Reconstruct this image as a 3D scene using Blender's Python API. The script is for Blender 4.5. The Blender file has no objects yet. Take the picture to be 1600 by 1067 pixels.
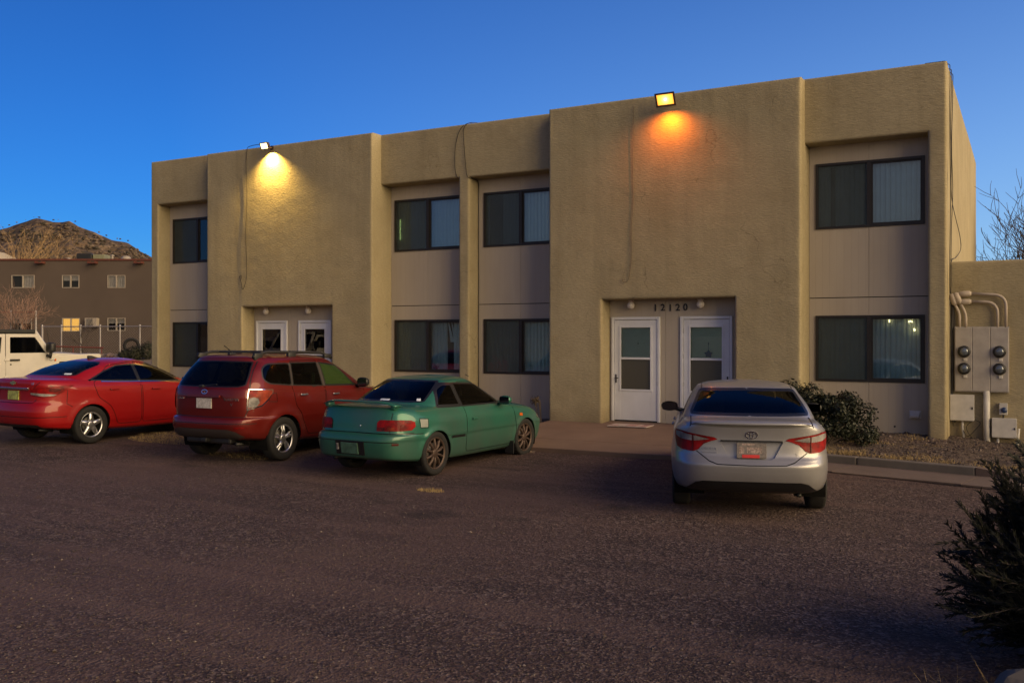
import bpy, bmesh, math, random
import numpy as np
from mathutils import Vector, Matrix, geometry, noise as mnoise

R = math.radians
random.seed(7)
SC = bpy.context.scene
COL = SC.collection

# ------------------------------------------------------------------ camera
CAM = Vector((0.0, -17.35, 1.95))
YAW = R(28.8)
cd = bpy.data.cameras.new('camera')
cd.sensor_width = 36.0
cd.lens = 32.85
cd.shift_y = -8.5 / 1600.0
cd.clip_start = 0.1
cd.clip_end = 6000
cam = bpy.data.objects.new('camera', cd)
cam.location = CAM
cam.rotation_euler = (R(90), 0, YAW)
COL.objects.link(cam)
SC.camera = cam

# ------------------------------------------------------------------ sky, sun, exposure
SUN_AZ = R(6.0)      # measured from +X towards -Y (the camera's side of the building)
SUN_EL = R(8.0)
world = bpy.data.worlds.new('World')
SC.world = world
world.use_nodes = True
wn = world.node_tree.nodes
wl = world.node_tree.links
sky = wn.new('ShaderNodeTexSky')
sky.sky_type = 'NISHITA'
sky.sun_disc = False
sky.sun_elevation = R(5.0)
sky.sun_rotation = R(90) + SUN_AZ
sky.altitude = 1700
sky.air_density = 1.0
sky.dust_density = 0.3
sky.ozone_density = 6.0
hs = wn.new('ShaderNodeHueSaturation')
hs.inputs['Saturation'].default_value = 0.99
hs.inputs['Hue'].default_value = 0.507
hs.inputs['Value'].default_value = 1.0
bg = wn['Background']
bg.inputs['Strength'].default_value = 0.150
wl.new(sky.outputs[0], hs.inputs['Color'])
# dusk: the vault is deeper away from the afterglow and paler low down towards it
tc = wn.new('ShaderNodeTexCoord')
def vdot(v):
    nd = wn.new('ShaderNodeVectorMath'); nd.operation = 'DOT_PRODUCT'
    wl.new(tc.outputs['Generated'], nd.inputs[0]); nd.inputs[1].default_value = v
    return nd.outputs['Value']
def wmath(op, a, b, clamp=False):
    nd = wn.new('ShaderNodeMath'); nd.operation = op; nd.use_clamp = clamp
    for sk, v in ((nd.inputs[0], a), (nd.inputs[1], b)):
        if hasattr(v, 'links'): wl.new(v, sk)
        else: sk.default_value = v
    return nd.outputs[0]
GL = (math.sin(R(70)), math.cos(R(70)), 0)
dg = vdot(GL)
mul = wmath('ADD', wmath('MULTIPLY', dg, 0.60), wmath('SUBTRACT', 1.20, wmath('MULTIPLY', vdot((0, 0, 1)), 0.42)))
low = wmath('POWER', wmath('SUBTRACT', 1.0, vdot((0, 0, 1)), True), 4.6)
glow = wmath('MULTIPLY', wmath('MULTIPLY', wmath('ADD', wmath('MULTIPLY', dg, 0.8), 0.38, True), low), 1.55, True)
vm = wn.new('ShaderNodeVectorMath'); vm.operation = 'SCALE'
wl.new(hs.outputs[0], vm.inputs[0]); wl.new(mul, vm.inputs['Scale'])
mxs = wn.new('ShaderNodeMix'); mxs.data_type = 'RGBA'
wl.new(glow, mxs.inputs[0]); wl.new(vm.outputs[0], mxs.inputs[6]); mxs.inputs[7].default_value = (1.45, 2.30, 3.20, 1)
# warm dusk over the place where the sun went down, behind and right of the camera
WG = (math.sin(R(128)), math.cos(R(128)), 0.05)
low2 = wmath('POWER', wmath('SUBTRACT', 1.0, vdot((0, 0, 1)), True), 1.7)
glow2 = wmath('MULTIPLY', wmath('MULTIPLY', wmath('ADD', vdot(WG), 0.22, True), low2), 0.95, True)
mx2 = wn.new('ShaderNodeMix'); mx2.data_type = 'RGBA'
wl.new(glow2, mx2.inputs[0]); wl.new(mxs.outputs[2], mx2.inputs[6]); mx2.inputs[7].default_value = (2.45, 1.90, 1.20, 1)
wl.new(mx2.outputs[2], bg.inputs['Color'])

sd = bpy.data.lights.new('sun', 'SUN')
sd.energy = 4.6
sd.angle = R(75)
sd.color = (1.0, 0.73, 0.36)
sun = bpy.data.objects.new('sun', sd)
sv = Vector((math.cos(SUN_AZ) * math.cos(SUN_EL), -math.sin(SUN_AZ) * math.cos(SUN_EL), math.sin(SUN_EL)))
sun.rotation_euler = sv.to_track_quat('Z', 'Y').to_euler()
sun.location = (20, -20, 20)
COL.objects.link(sun)

SC.view_settings.view_transform = 'Standard'
SC.view_settings.look = 'None'
SC.view_settings.exposure = 0.84
SC.view_settings.gamma = 1.0
SC.view_settings.use_curve_mapping = False

# ------------------------------------------------------------------ helpers: objects
def tag(o, label=None, cat=None, group=None, kind=None):
    if label: o['label'] = label
    if cat: o['category'] = cat
    if group: o['group'] = group
    if kind: o['kind'] = kind
    return o

def empty(name, loc=(0, 0, 0), rz=0.0, label=None, cat=None, group=None):
    o = bpy.data.objects.new(name, None)
    o.location = loc
    o.rotation_euler = (0, 0, rz)
    o.empty_display_size = 0.3
    COL.objects.link(o)
    return tag(o, label, cat, group)

def mesh_obj(name, verts, faces, mats, parent=None, smooth=False, fmat=None, normals=None):
    me = bpy.data.meshes.new(name)
    me.from_pydata([tuple(map(float, v)) for v in verts], [], [tuple(map(int, f)) for f in faces])
    if not isinstance(mats, (list, tuple)): mats = [mats]
    for m in mats: me.materials.append(m)
    if fmat is not None:
        me.polygons.foreach_set('material_index', np.asarray(fmat, dtype=np.int32))
    if smooth:
        me.polygons.foreach_set('use_smooth', np.ones(len(me.polygons), dtype=bool))
    me.update()
    if normals is not None:
        me.normals_split_custom_set_from_vertices([tuple(map(float, n)) for n in normals])
    o = bpy.data.objects.new(name, me)
    if parent is not None: o.parent = parent
    COL.objects.link(o)
    return o

class MB:
    """collects simple shapes into one mesh"""
    def __init__(s): s.v = []; s.f = []; s.m = []
    def add(s, vs, fs, m=0):
        b = len(s.v)
        s.v += [tuple(v) for v in vs]
        s.f += [tuple(i + b for i in f) for f in fs]
        s.m += [m] * len(fs)
        return s
    def box(s, x0, x1, y0, y1, z0, z1, m=0):
        vs = [(x0,y0,z0),(x1,y0,z0),(x1,y1,z0),(x0,y1,z0),(x0,y0,z1),(x1,y0,z1),(x1,y1,z1),(x0,y1,z1)]
        return s.add(vs, [(0,3,2,1),(4,5,6,7),(0,1,5,4),(1,2,6,5),(2,3,7,6),(3,0,4,7)], m)
    def rbox(s, x0, x1, y0, y1, z0, z1, r=0.01, seg=2, m=0, xf=None):
        bm = bmesh.new()
        bmesh.ops.create_cube(bm, size=1.0)
        for v in bm.verts:
            v.co = Vector(((x0+x1)/2 + v.co.x*(x1-x0), (y0+y1)/2 + v.co.y*(y1-y0), (z0+z1)/2 + v.co.z*(z1-z0)))
        bmesh.ops.bevel(bm, geom=list(bm.edges), offset=r, segments=seg, profile=0.5, affect='EDGES')
        if xf is not None: bmesh.ops.transform(bm, matrix=xf, verts=bm.verts)
        bm.verts.index_update()
        s.add([v.co[:] for v in bm.verts], [[v.index for v in f.verts] for f in bm.faces], m)
        bm.free()
        return s
    def tube(s, pts, r, n=8, m=0, cap=True):
        pts = [Vector(p) for p in pts]
        if not isinstance(r, (list, tuple)): r = [r] * len(pts)
        rings = []
        prev = None
        for i, p in enumerate(pts):
            d = (pts[min(i+1, len(pts)-1)] - pts[max(i-1, 0)]).normalized()
            if prev is None:
                a = d.orthogonal().normalized()
            else:
                a = (prev - d * prev.dot(d))
                a = a.normalized() if a.length > 1e-6 else d.orthogonal().normalized()
            prev = a
            b = d.cross(a)
            rings.append([p + (a*math.cos(2*math.pi*k/n) + b*math.sin(2*math.pi*k/n))*r[i] for k in range(n)])
        vs = [v for rg in rings for v in rg]
        fs = []
        for i in range(len(rings)-1):
            for k in range(n):
                fs.append((i*n+k, i*n+(k+1) % n, (i+1)*n+(k+1) % n, (i+1)*n+k))
        if cap:
            fs.append(tuple(reversed(range(n))))
            fs.append(tuple((len(rings)-1)*n+k for k in range(n)))
        return s.add(vs, fs, m)
    def lathe(s, prof, n=24, m=0, axis='z', c=(0, 0, 0)):
        """prof: (radius, height) pairs"""
        vs = []; fs = []
        for (r, h) in prof:
            for k in range(n):
                a = 2*math.pi*k/n
                p = (r*math.cos(a), r*math.sin(a), h)
                if axis == 'y': p = (p[0], p[2], p[1])
                if axis == 'x': p = (p[2], p[0], p[1])
                vs.append((p[0]+c[0], p[1]+c[1], p[2]+c[2]))
        for i in range(len(prof)-1):
            for k in range(n):
                q = (i*n+k, i*n+(k+1) % n, (i+1)*n+(k+1) % n, (i+1)*n+k)
                fs.append(q if axis != 'y' else tuple(reversed(q)))
        return s.add(vs, fs, m)
    def build(s, name, mats, parent=None, smooth=False):
        return mesh_obj(name, s.v, s.f, mats, parent, smooth, s.m)

def sphere_mb(mb, c, r, n=14, k=9, m=0, sq=(1, 1, 1)):
    vs = []; fs = []
    for i in range(k+1):
        t = math.pi*i/k
        for j in range(n):
            a = 2*math.pi*j/n
            vs.append((c[0]+r*sq[0]*math.sin(t)*math.cos(a), c[1]+r*sq[1]*math.sin(t)*math.sin(a), c[2]-r*sq[2]*math.cos(t)))
    for i in range(k):
        for j in range(n):
            fs.append((i*n+j, i*n+(j+1) % n, (i+1)*n+(j+1) % n, (i+1)*n+j))
    mb.add(vs, fs, m)

# ------------------------------------------------------------------ helpers: noise in numpy
_rng = np.random.RandomState(3)
_lat = _rng.rand(64, 64, 64).astype(np.float32)
def vnoise(x, y, z):
    x = np.asarray(x, float); y = np.asarray(y, float); z = np.asarray(z, float)
    xi = np.floor(x).astype(int); yi = np.floor(y).astype(int); zi = np.floor(z).astype(int)
    fx = x-xi; fy = y-yi; fz = z-zi
    fx = fx*fx*(3-2*fx); fy = fy*fy*(3-2*fy); fz = fz*fz*(3-2*fz)
    def L(a, b, c): return _lat[(xi+a) & 63, (yi+b) & 63, (zi+c) & 63]
    c00 = L(0,0,0)*(1-fx)+L(1,0,0)*fx; c10 = L(0,1,0)*(1-fx)+L(1,1,0)*fx
    c01 = L(0,0,1)*(1-fx)+L(1,0,1)*fx; c11 = L(0,1,1)*(1-fx)+L(1,1,1)*fx
    return (c00*(1-fy)+c10*fy)*(1-fz)+(c01*(1-fy)+c11*fy)*fz - 0.5
def fbm(x, y, z, oct=4, lac=2.1, gain=0.5):
    t = 0; a = 1.0; f = 1.0
    for i in range(oct):
        t = t + a*vnoise(x*f+i*7.3, y*f+i*3.1, z*f+i*5.7); a *= gain; f *= lac
    return t

# ------------------------------------------------------------------ helpers: materials
class NT:
    def __init__(s, name):
        s.mat = bpy.data.materials.new(name)
        s.mat.use_nodes = True
        s.t = s.mat.node_tree
        s.n = s.t.nodes
        s.bsdf = s.n['Principled BSDF']
        s.out = s.n['Material Output']
    def node(s, typ, **kw):
        nd = s.n.new(typ)
        for k, v in kw.items():
            if k.startswith('_'):
                setattr(nd, k[1:], v)
            else:
                nd.inputs[k.replace('__', ' ')].default_value = v
        return nd
    def link(s, a, b): s.t.links.new(a, b)
    def coord(s, kind='Object', scale=(1, 1, 1)):
        tc = s.n.new('ShaderNodeTexCoord')
        mp = s.n.new('ShaderNodeMapping')
        mp.inputs['Scale'].default_value = scale
        s.link(tc.outputs[kind], mp.inputs['Vector'])
        return mp.outputs[0]
    def noise(s, vec, scale, detail=4, rough=0.55):
        nd = s.node('ShaderNodeTexNoise', Scale=scale, Detail=detail, Roughness=rough)
        s.link(vec, nd.inputs['Vector'])
        return nd.outputs['Fac']
    def ramp(s, fac, stops):
        nd = s.n.new('ShaderNodeValToRGB')
        el = nd.color_ramp.elements
        while len(el) < len(stops): el.new(0.5)
        for e, (p, c) in zip(el, stops):
            e.position = p
            e.color = (*c, 1) if len(c) == 3 else c
        s.link(fac, nd.inputs['Fac'])
        return nd.outputs['Color']
    def mix(s, fac, a, b, mode='MIX'):
        nd = s.n.new('ShaderNodeMix')
        nd.data_type = 'RGBA'; nd.blend_type = mode
        for sock, v in ((nd.inputs[0], fac), (nd.inputs[6], a), (nd.inputs[7], b)):
            if hasattr(v, 'is_linked') or hasattr(v, 'links'): s.link(v, sock)
            else: sock.default_value = (*v, 1) if isinstance(v, (tuple, list)) and len(v) == 3 else v
        return nd.outputs[2]
    def math(s, op, a, b=0.0):
        nd = s.n.new('ShaderNodeMath'); nd.operation = op
        for sock, v in ((nd.inputs[0], a), (nd.inputs[1], b)):
            if hasattr(v, 'links'): s.link(v, sock)
            else: sock.default_value = v
        return nd.outputs[0]
    def bump(s, h, strength, dist=0.01, prev=None):
        nd = s.node('ShaderNodeBump', Strength=strength, Distance=dist)
        s.link(h, nd.inputs['Height'])
        if prev is not None: s.link(prev, nd.inputs['Normal'])
        return nd.outputs[0]
    def set(s, **kw):
        for k, v in kw.items():
            k = k.replace('__', ' ')
            if hasattr(v, 'links'): s.link(v, s.bsdf.inputs[k])
            else: s.bsdf.inputs[k].default_value = (*v, 1) if isinstance(v, tuple) and len(v) == 3 and s.bsdf.inputs[k].type == 'RGBA' else v
        return s

def simple(name, col, rough=0.6, metal=0.0, coat=0.0, var=0.12, vs=6.0, spec=0.5):
    n = NT(name)
    v = n.coord('Object')
    f = n.noise(v, vs, 5)
    a = tuple(c*(1-var) for c in col); b = tuple(min(1, c*(1+var)) for c in col)
    n.set(Base__Color=n.ramp(f, [(0.3, a), (0.7, b)]), Roughness=rough, Metallic=metal, Coat__Weight=coat)
    n.bsdf.inputs['Specular IOR Level'].default_value = spec
    return n.mat

M = {}
def stucco(name, a, b):
    n = NT(name)
    v = n.coord('Object')
    big = n.noise(v, 0.7, 5, 0.6)
    streak = n.noise(n.coord('Object', (3.0, 3.0, 0.25)), 1.0, 4, 0.6)
    fine = n.noise(v, 40, 3, 0.6)
    blot = n.noise(v, 1.7, 6, 0.7)
    dashes = n.noise(n.coord('Object', (13.0, 13.0, 42.0)), 1.0, 3, 0.6)
    c = n.ramp(big, [(0.3, a), (0.7, b)])
    c = n.mix(n.ramp(streak, [(0.45, (0, 0, 0)), (0.8, (0.7, 0.7, 0.7))]), c, tuple(x*0.78 for x in a))
    c = n.mix(n.ramp(dashes, [(0.4, (0.30, 0.30, 0.30)), (0.62, (0, 0, 0))]), c, tuple(x*0.72 for x in a))
    c = n.mix(n.ramp(blot, [(0.50, (0, 0, 0)), (0.72, (0.55, 0.55, 0.55))]), c, (a[0]*0.80, a[1]*0.77, a[2]*0.74))
    c = n.mix(n.ramp(n.noise(v, 0.9, 4), [(0.58, (0, 0, 0)), (0.75, (0.35, 0.35, 0.35))]), c, (b[0]*1.15, b[1]*1.12, b[2]*1.12))
    # hairline cracks
    cv = n.node('ShaderNodeTexVoronoi', Scale=0.55); cv.feature = 'DISTANCE_TO_EDGE'
    wp_ = n.n.new('ShaderNodeVectorMath'); wp_.operation = 'ADD'
    nzc = n.node('ShaderNodeTexNoise', Scale=1.6, Detail=5.0); n.link(v, nzc.inputs['Vector'])
    n.link(v, wp_.inputs[0]); n.link(nzc.outputs['Color'], wp_.inputs[1]); n.link(wp_.outputs[0], cv.inputs['Vector'])
    crk = n.ramp(cv.outputs['Distance'], [(0.0, (0.6, 0.6, 0.6)), (0.006, (0, 0, 0))])
    msk = n.ramp(n.noise(v, 0.8, 3), [(0.50, (0, 0, 0)), (0.62, (1, 1, 1))])
    c = n.mix(n.mix(1.0, crk, msk, 'MULTIPLY'), c, (a[0]*0.45, a[1]*0.42, a[2]*0.42))
    # rain splash and dust at the foot of the walls
    geo = n.n.new('ShaderNodeNewGeometry')
    sep = n.n.new('ShaderNodeSeparateXYZ')
    n.link(geo.outputs['Position'], sep.inputs[0])
    h = n.math('ADD', sep.outputs['Z'], n.math('MULTIPLY', n.noise(v, 2.2, 4), 0.7))
    foot = n.ramp(h, [(0.35, (0.75, 0.75, 0.75)), (0.85, (0, 0, 0))])
    c = n.mix(foot, c, (a[0]*0.62, a[1]*0.55, a[2]*0.55))
    hh = n.math('ADD', n.math('MULTIPLY', dashes, 1.0), n.math('MULTIPLY', fine, 0.5))
    b1 = n.bump(hh, 0.85, 0.011)
    b2 = n.bump(n.noise(v, 3.0, 3), 0.22, 0.05, b1)
    n.set(Base__Color=c, Roughness=0.92, Normal=b2)
    n.bsdf.inputs['Specular IOR Level'].default_value = 0.15
    return n.mat
M['stucco'] = stucco('tan_stucco', (0.315, 0.266, 0.165), (0.375, 0.320, 0.205))
M['stucco_grey'] = stucco('grey_tan_stucco', (0.26, 0.22, 0.15), (0.32, 0.27, 0.19))

def siding():
    n = NT('painted_siding')
    v = n.coord('Object')
    big = n.noise(n.coord('Object', (2.5, 2.5, 0.5)), 1.0, 5)
    wv = n.node('ShaderNodeTexWave', Scale=1.0, Distortion=0.0)
    wv.bands_direction = 'X'
    mp = n.coord('Object', (2.45, 1, 1))
    n.link(mp, wv.inputs['Vector'])
    groove = n.ramp(wv.outputs['Fac'], [(0.0, (0, 0, 0)), (0.03, (1, 1, 1))])
    c = n.ramp(big, [(0.3, (0.345, 0.298, 0.242)), (0.7, (0.39, 0.343, 0.282))])
    c = n.mix(0.06, c, groove, 'MULTIPLY')
    n.set(Base__Color=c, Roughness=0.75, Normal=n.bump(groove, 0.3, 0.004))
    return n.mat
M['siding'] = siding()
M['white_paint'] = simple('white_door_paint', (0.60, 0.61, 0.65), 0.4, var=0.06, vs=3)
M['trim_pink'] = simple('taupe_trim_paint', (0.46, 0.38, 0.34), 0.6)
M['bronze'] = simple('dark_bronze_aluminium', (0.022, 0.019, 0.018), 0.45, 0.3)
M['meter_dome'] = simple('grey_meter_glass', (0.10, 0.12, 0.15), 0.08, 0.3, coat=1.0)
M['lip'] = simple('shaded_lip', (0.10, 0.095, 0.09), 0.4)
M['seal_dull'] = simple('dull_dark_plastic', (0.03, 0.022, 0.02), 0.6)
M['soft_top'] = simple('black_soft_top', (0.02, 0.02, 0.02), 0.85)
M['grey_metal_car'] = simple('primer_grey', (0.22, 0.24, 0.22), 0.5)
M['black'] = simple('black_plastic', (0.012, 0.012, 0.013), 0.5)
M['rubber'] = simple('tyre_rubber', (0.010, 0.0095, 0.0095), 0.85, var=0.3, vs=20)
M['seal'] = simple('black_trim', (0.008, 0.008, 0.009), 0.35)
M['dark'] = simple('dark_cavity', (0.006, 0.006, 0.006), 0.95, spec=0.1)
M['seat'] = simple('charcoal_seat_fabric', (0.03, 0.03, 0.032), 0.9)
M['blind'] = simple('vertical_blind_vinyl', (0.82, 0.82, 0.78), 0.6, var=0.05)
M['screen'] = simple('insect_screen', (0.042, 0.056, 0.056), 0.6)
M['chrome'] = simple('chrome', (0.75, 0.75, 0.76), 0.12, 1.0, var=0.03)
M['alloy'] = simple('silver_alloy', (0.5, 0.5, 0.52), 0.28, 0.9)
M['bronze_alloy'] = simple('brown_alloy', (0.075, 0.05, 0.04), 0.5, 0.5)
M['grey_metal'] = simple('painted_meter_steel', (0.36, 0.33, 0.30), 0.55, 0.1)
M['conduit'] = simple('taupe_conduit', (0.40, 0.34, 0.28), 0.55)
M['pale_box'] = simple('pale_utility_box', (0.50, 0.48, 0.45), 0.55)
M['cable_tan'] = simple('dusty_cable', (0.13, 0.095, 0.065), 0.8)
M['cable'] = simple('dark_cable', (0.02, 0.016, 0.013), 0.7)
M['plate'] = simple('weathered_plate', (0.42, 0.40, 0.38), 0.5, var=0.35, vs=30)
M['plate_dark'] = simple('dark_grey_plate', (0.16, 0.14, 0.13), 0.5, var=0.4, vs=30)  # dark grey plate face, mottled
M['plate_yel'] = simple('yellow_green_plate', (0.30, 0.32, 0.08), 0.5, var=0.5, vs=16)
M['plate_green'] = simple('green_plate', (0.045, 0.10, 0.07), 0.5, var=0.4, vs=16)
M['red_strip'] = simple('red_sticker', (0.5, 0.03, 0.03), 0.5)
M['sticker'] = simple('white_sticker', (0.55, 0.6, 0.7), 0.5, var=0.35, vs=25)
M['globe'] = simple('opal_globe', (0.62, 0.57, 0.52), 0.35)
M['amber'] = simple('amber_lens', (0.5, 0.10, 0.01), 0.2, coat=0.8)
M['screw'] = simple('steel', (0.35, 0.35, 0.36), 0.4, 0.8)
M['mat_red'] = simple('faded_red_doormat', (0.34, 0.20, 0.18), 0.95, var=0.55, vs=7)
M['mat_pale'] = simple('faded_pale_doormat', (0.42, 0.36, 0.33), 0.95, var=0.25, vs=7)

def glass(name, tint=(0.9, 0.92, 0.92), amount=0.9, ior=1.5, rough=0.0, gain=1.0):
    n = NT(name)
    n.n.remove(n.bsdf)
    tr = n.n.new('ShaderNodeBsdfTransparent')
    tr.inputs[0].default_value = (*[c*amount for c in tint], 1)
    gl = n.n.new('ShaderNodeBsdfGlossy')
    gl.inputs['Roughness'].default_value = rough
    gl.inputs['Color'].default_value = (1, 1, 1, 1)
    fr = n.node('ShaderNodeFresnel', IOR=ior)
    fac = n.math('MULTIPLY', fr.outputs[0], gain)
    mx = n.n.new('ShaderNodeMixShader')
    n.link(fac, mx.inputs[0]); n.link(tr.outputs[0], mx.inputs[1]); n.link(gl.outputs[0], mx.inputs[2])
    n.link(mx.outputs[0], n.out.inputs['Surface'])
    return n.mat
M['win_glass'] = glass('window_glass', (0.80, 0.92, 0.95), 0.92, 1.55, gain=1.35)
M['tint_glass'] = glass('tinted_car_glass', (0.35, 0.37, 0.4), 0.40, 1.5, gain=0.5)
def green_film():
    m = glass('green_car_glass', (0.55, 0.85, 0.5), 0.9, 1.5)
    n = m.node_tree.nodes; l = m.node_tree.links
    out = n['Material Output']; prev = out.inputs['Surface'].links[0].from_socket
    df = n.new('ShaderNodeBsdfDiffuse'); df.inputs[0].default_value = (0.055, 0.105, 0.028, 1)
    mx = n.new('ShaderNodeMixShader'); mx.inputs[0].default_value = 0.34
    l.new(prev, mx.inputs[1]); l.new(df.outputs[0], mx.inputs[2]); l.new(mx.outputs[0], out.inputs['Surface'])
    return m
M['clear_glass'] = glass('clear_car_glass', (0.8, 0.9, 0.8), 0.85, 1.5)
M['green_glass'] = green_film()

def emit(name, col, strength):
    n = NT(name)
    n.set(Base__Color=(0.02, 0.02, 0.02), Emission__Color=col, Emission__Strength=strength)
    return n.mat

def paint(name, col, metal=0.35, rough=0.32, dust=0.12, fade=None):
    n = NT(name)
    v = n.coord('Object')
    f = n.noise(v, 2.2, 5, 0.6)
    c = n.ramp(f, [(0.3, tuple(x*0.92 for x in col)), (0.7, tuple(min(1, x*1.06) for x in col))])
    if fade:
        c = n.mix(n.ramp(n.noise(v, 1.3, 3), [(0.45, (0, 0, 0)), (0.75, (0.55, 0.55, 0.55))]), c, fade)
    geo = n.n.new('ShaderNodeNewGeometry'); sep = n.n.new('ShaderNodeSeparateXYZ')
    n.link(geo.outputs['Position'], sep.inputs[0])
    h = n.math('ADD', sep.outputs['Z'], n.math('MULTIPLY', n.noise(v, 5, 5), 0.5))
    low = n.ramp(h, [(0.35, (dust*3, dust*3, dust*3)), (0.9, (dust*0.4,)*3)])
    c = n.mix(low, c, (0.16, 0.125, 0.10))
    flake = n.noise(v, 900, 1)
    n.set(Base__Color=c, Metallic=metal, Roughness=n.math('ADD', rough, n.math('MULTIPLY', f, 0.12)), Coat__Weight=0.55, Coat__Roughness=0.05)
    n.bsdf.inputs['Specular IOR Level'].default_value = 0.3
    n.set(Normal=n.bump(flake, 0.03, 0.001))
    return n.mat
M['p_green'] = paint('teal_green_paint', (0.018, 0.122, 0.086), 0.35, 0.35, 0.06, (0.075, 0.085, 0.08))
M['p_suv'] = paint('dark_red_metallic_paint', (0.105, 0.0035, 0.002), 0.3, 0.32, 0.04)
M['p_red'] = paint('bright_red_paint', (0.225, 0.0002, 0.001), 0.0, 0.42, 0.01)
M['p_silver'] = paint('silver_metallic_paint', (0.30, 0.30, 0.32), 0.55, 0.32, 0.05)
M['p_jeep'] = paint('white_truck_paint', (0.48, 0.46, 0.43), 0.0, 0.4, 0.08)

def lens(name, col, rough=0.12):
    n = NT(name)
    v = n.coord('Object')
    w = n.node('ShaderNodeTexVoronoi', Scale=60.0)
    n.link(v, w.inputs['Vector'])
    c = n.ramp(n.noise(v, 9, 3), [(0.35, tuple(x*0.35 for x in col)), (0.65, col)])
    n.set(Base__Color=c, Roughness=0.55, Coat__Weight=0.10, Coat__Roughness=0.04, Normal=n.bump(w.outputs['Distance'], 0.25, 0.004))
    n.bsdf.inputs['Specular IOR Level'].default_value = 0.2
    return n.mat
M['lens_red'] = lens('red_tail_lens', (0.24, 0.0012, 0.0012))
M['lens_dark'] = lens('dark_red_tail_lens', (0.10, 0.006, 0.006))
M['lens_clear'] = lens('clear_tail_lens', (0.27, 0.255, 0.25))
M['lens_orange'] = lens('orange_red_tail_lens', (0.26, 0.028, 0.008))
#PART2
# ------------------------------------------------------------------ ground materials
def asphalt():
    n = NT('worn_gravel_asphalt')
    v = n.coord('Object')
    big = n.noise(v, 0.22, 6, 0.62)
    mid = n.noise(n.coord('Object', (0.5, 1.6, 1)), 0.8, 6, 0.6)
    vor = n.node('ShaderNodeTexVoronoi', Scale=62.0)
    n.link(v, vor.inputs['Vector'])
    vor2 = n.node('ShaderNodeTexVoronoi', Scale=24.0)
    n.link(v, vor2.inputs['Vector'])
    hsv = n.n.new('ShaderNodeSeparateColor'); n.link(vor.outputs['Color'], hsv.inputs[0])
    hsv2 = n.n.new('ShaderNodeSeparateColor'); n.link(vor2.outputs['Color'], hsv2.inputs[0])
    chip = n.ramp(hsv.outputs[0], [(0.0, (0.022, 0.0145, 0.0142)), (0.45, (0.051, 0.032, 0.029)), (0.8, (0.078, 0.050, 0.046)), (0.97, (0.17, 0.125, 0.112))])
    chip2 = n.ramp(hsv2.outputs[1], [(0.84, (0, 0, 0)), (0.98, (0.4, 0.4, 0.4))])
    c = n.mix(chip2, chip, (0.23, 0.172, 0.148))
    dust = n.ramp(big, [(0.42, (0, 0, 0)), (0.62, (0.85, 0.85, 0.85))])
    c = n.mix(dust, c, (0.096, 0.059, 0.052))
    dk = n.ramp(mid, [(0.34, (0.35, 0.35, 0.35)), (0.5, (0, 0, 0))])
    c = n.mix(dk, c, (0.028, 0.019, 0.019))
    tr = n.ramp(n.noise(n.coord('Object', (0.25, 0.9, 1)), 0.9, 5), [(0.57, (0, 0, 0)), (0.68, (0.3, 0.3, 0.3))])
    c = n.mix(tr, c, (0.105, 0.070, 0.054))
    for rot_, sc_, th in ((0.30, (0.10, 1.5, 1), 0.60), (-0.42, (0.09, 1.2, 1), 0.62)):
        tcx = n.n.new('ShaderNodeTexCoord'); mpx = n.n.new('ShaderNodeMapping')
        mpx.inputs['Rotation'].default_value = (0, 0, rot_); mpx.inputs['Scale'].default_value = sc_
        n.link(tcx.outputs['Object'], mpx.inputs['Vector'])
        nx2 = n.noise(mpx.outputs[0], 1.0, 5, 0.6)
        c = n.mix(n.ramp(nx2, [(th-0.06, (0, 0, 0)), (th+0.05, (0.6, 0.6, 0.6))]), c, (0.110, 0.070, 0.060))
    oil = n.ramp(n.noise(n.coord('Object', (0.6, 0.6, 1)), 1.3, 5, 0.5), [(0.63, (0, 0, 0)), (0.74, (0.7, 0.7, 0.7))])
    c = n.mix(oil, c, (0.022, 0.017, 0.016))
    h = n.math('ADD', n.math('MULTIPLY', vor.outputs['Distance'], 0.7), n.math('MULTIPLY', vor2.outputs['Distance'], 1.0))
    b = n.bump(h, 0.6, 0.016)
    b = n.bump(n.noise(v, 3.5, 4), 0.25, 0.05, b)
    n.set(Base__Color=c, Roughness=0.85, Normal=b)
    n.bsdf.inputs['Specular IOR Level'].default_value = 0.25
    return n.mat
M['asphalt'] = asphalt()
def earth(name, a, b, sc=3.0, chips=True):
    n = NT(name)
    v = n.coord('Object')
    c = n.ramp(n.noise(v, sc, 7, 0.65), [(0.3, a), (0.7, b)])
    vor = n.node('ShaderNodeTexVoronoi', Scale=sc*12)
    n.link(v, vor.inputs['Vector'])
    s = n.n.new('ShaderNodeSeparateColor'); n.link(vor.outputs['Color'], s.inputs[0])
    if chips:
        c = n.mix(n.ramp(s.outputs[0], [(0.6, (0, 0, 0)), (0.95, (0.6, 0.6, 0.6))]), c, tuple(x*1.7 for x in b))
    n.set(Base__Color=c, Roughness=0.95, Normal=n.bump(vor.outputs['Distance'], 0.7, 0.03) if chips else n.bump(n.noise(v, 60, 4), 0.25, 0.004))
    return n.mat
M['dirt'] = earth('dry_dirt', (0.13, 0.095, 0.068), (0.20, 0.15, 0.105))
M['bed'] = earth('gravel_bed', (0.060, 0.042, 0.033), (0.10, 0.072, 0.057), 4.0)
M['concrete'] = earth('red_brown_concrete', (0.135, 0.086, 0.062), (0.18, 0.118, 0.086), 1.4, False)
M['kerb'] = earth('grey_concrete', (0.10, 0.088, 0.078), (0.15, 0.13, 0.115), 2.0, False)
M['pan'] = earth('worn_gutter_concrete', (0.090, 0.064, 0.056), (0.135, 0.098, 0.086), 1.5, False)
M['straw'] = simple('dry_straw', (0.30, 0.215, 0.095), 0.9, var=0.35, vs=8)
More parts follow.
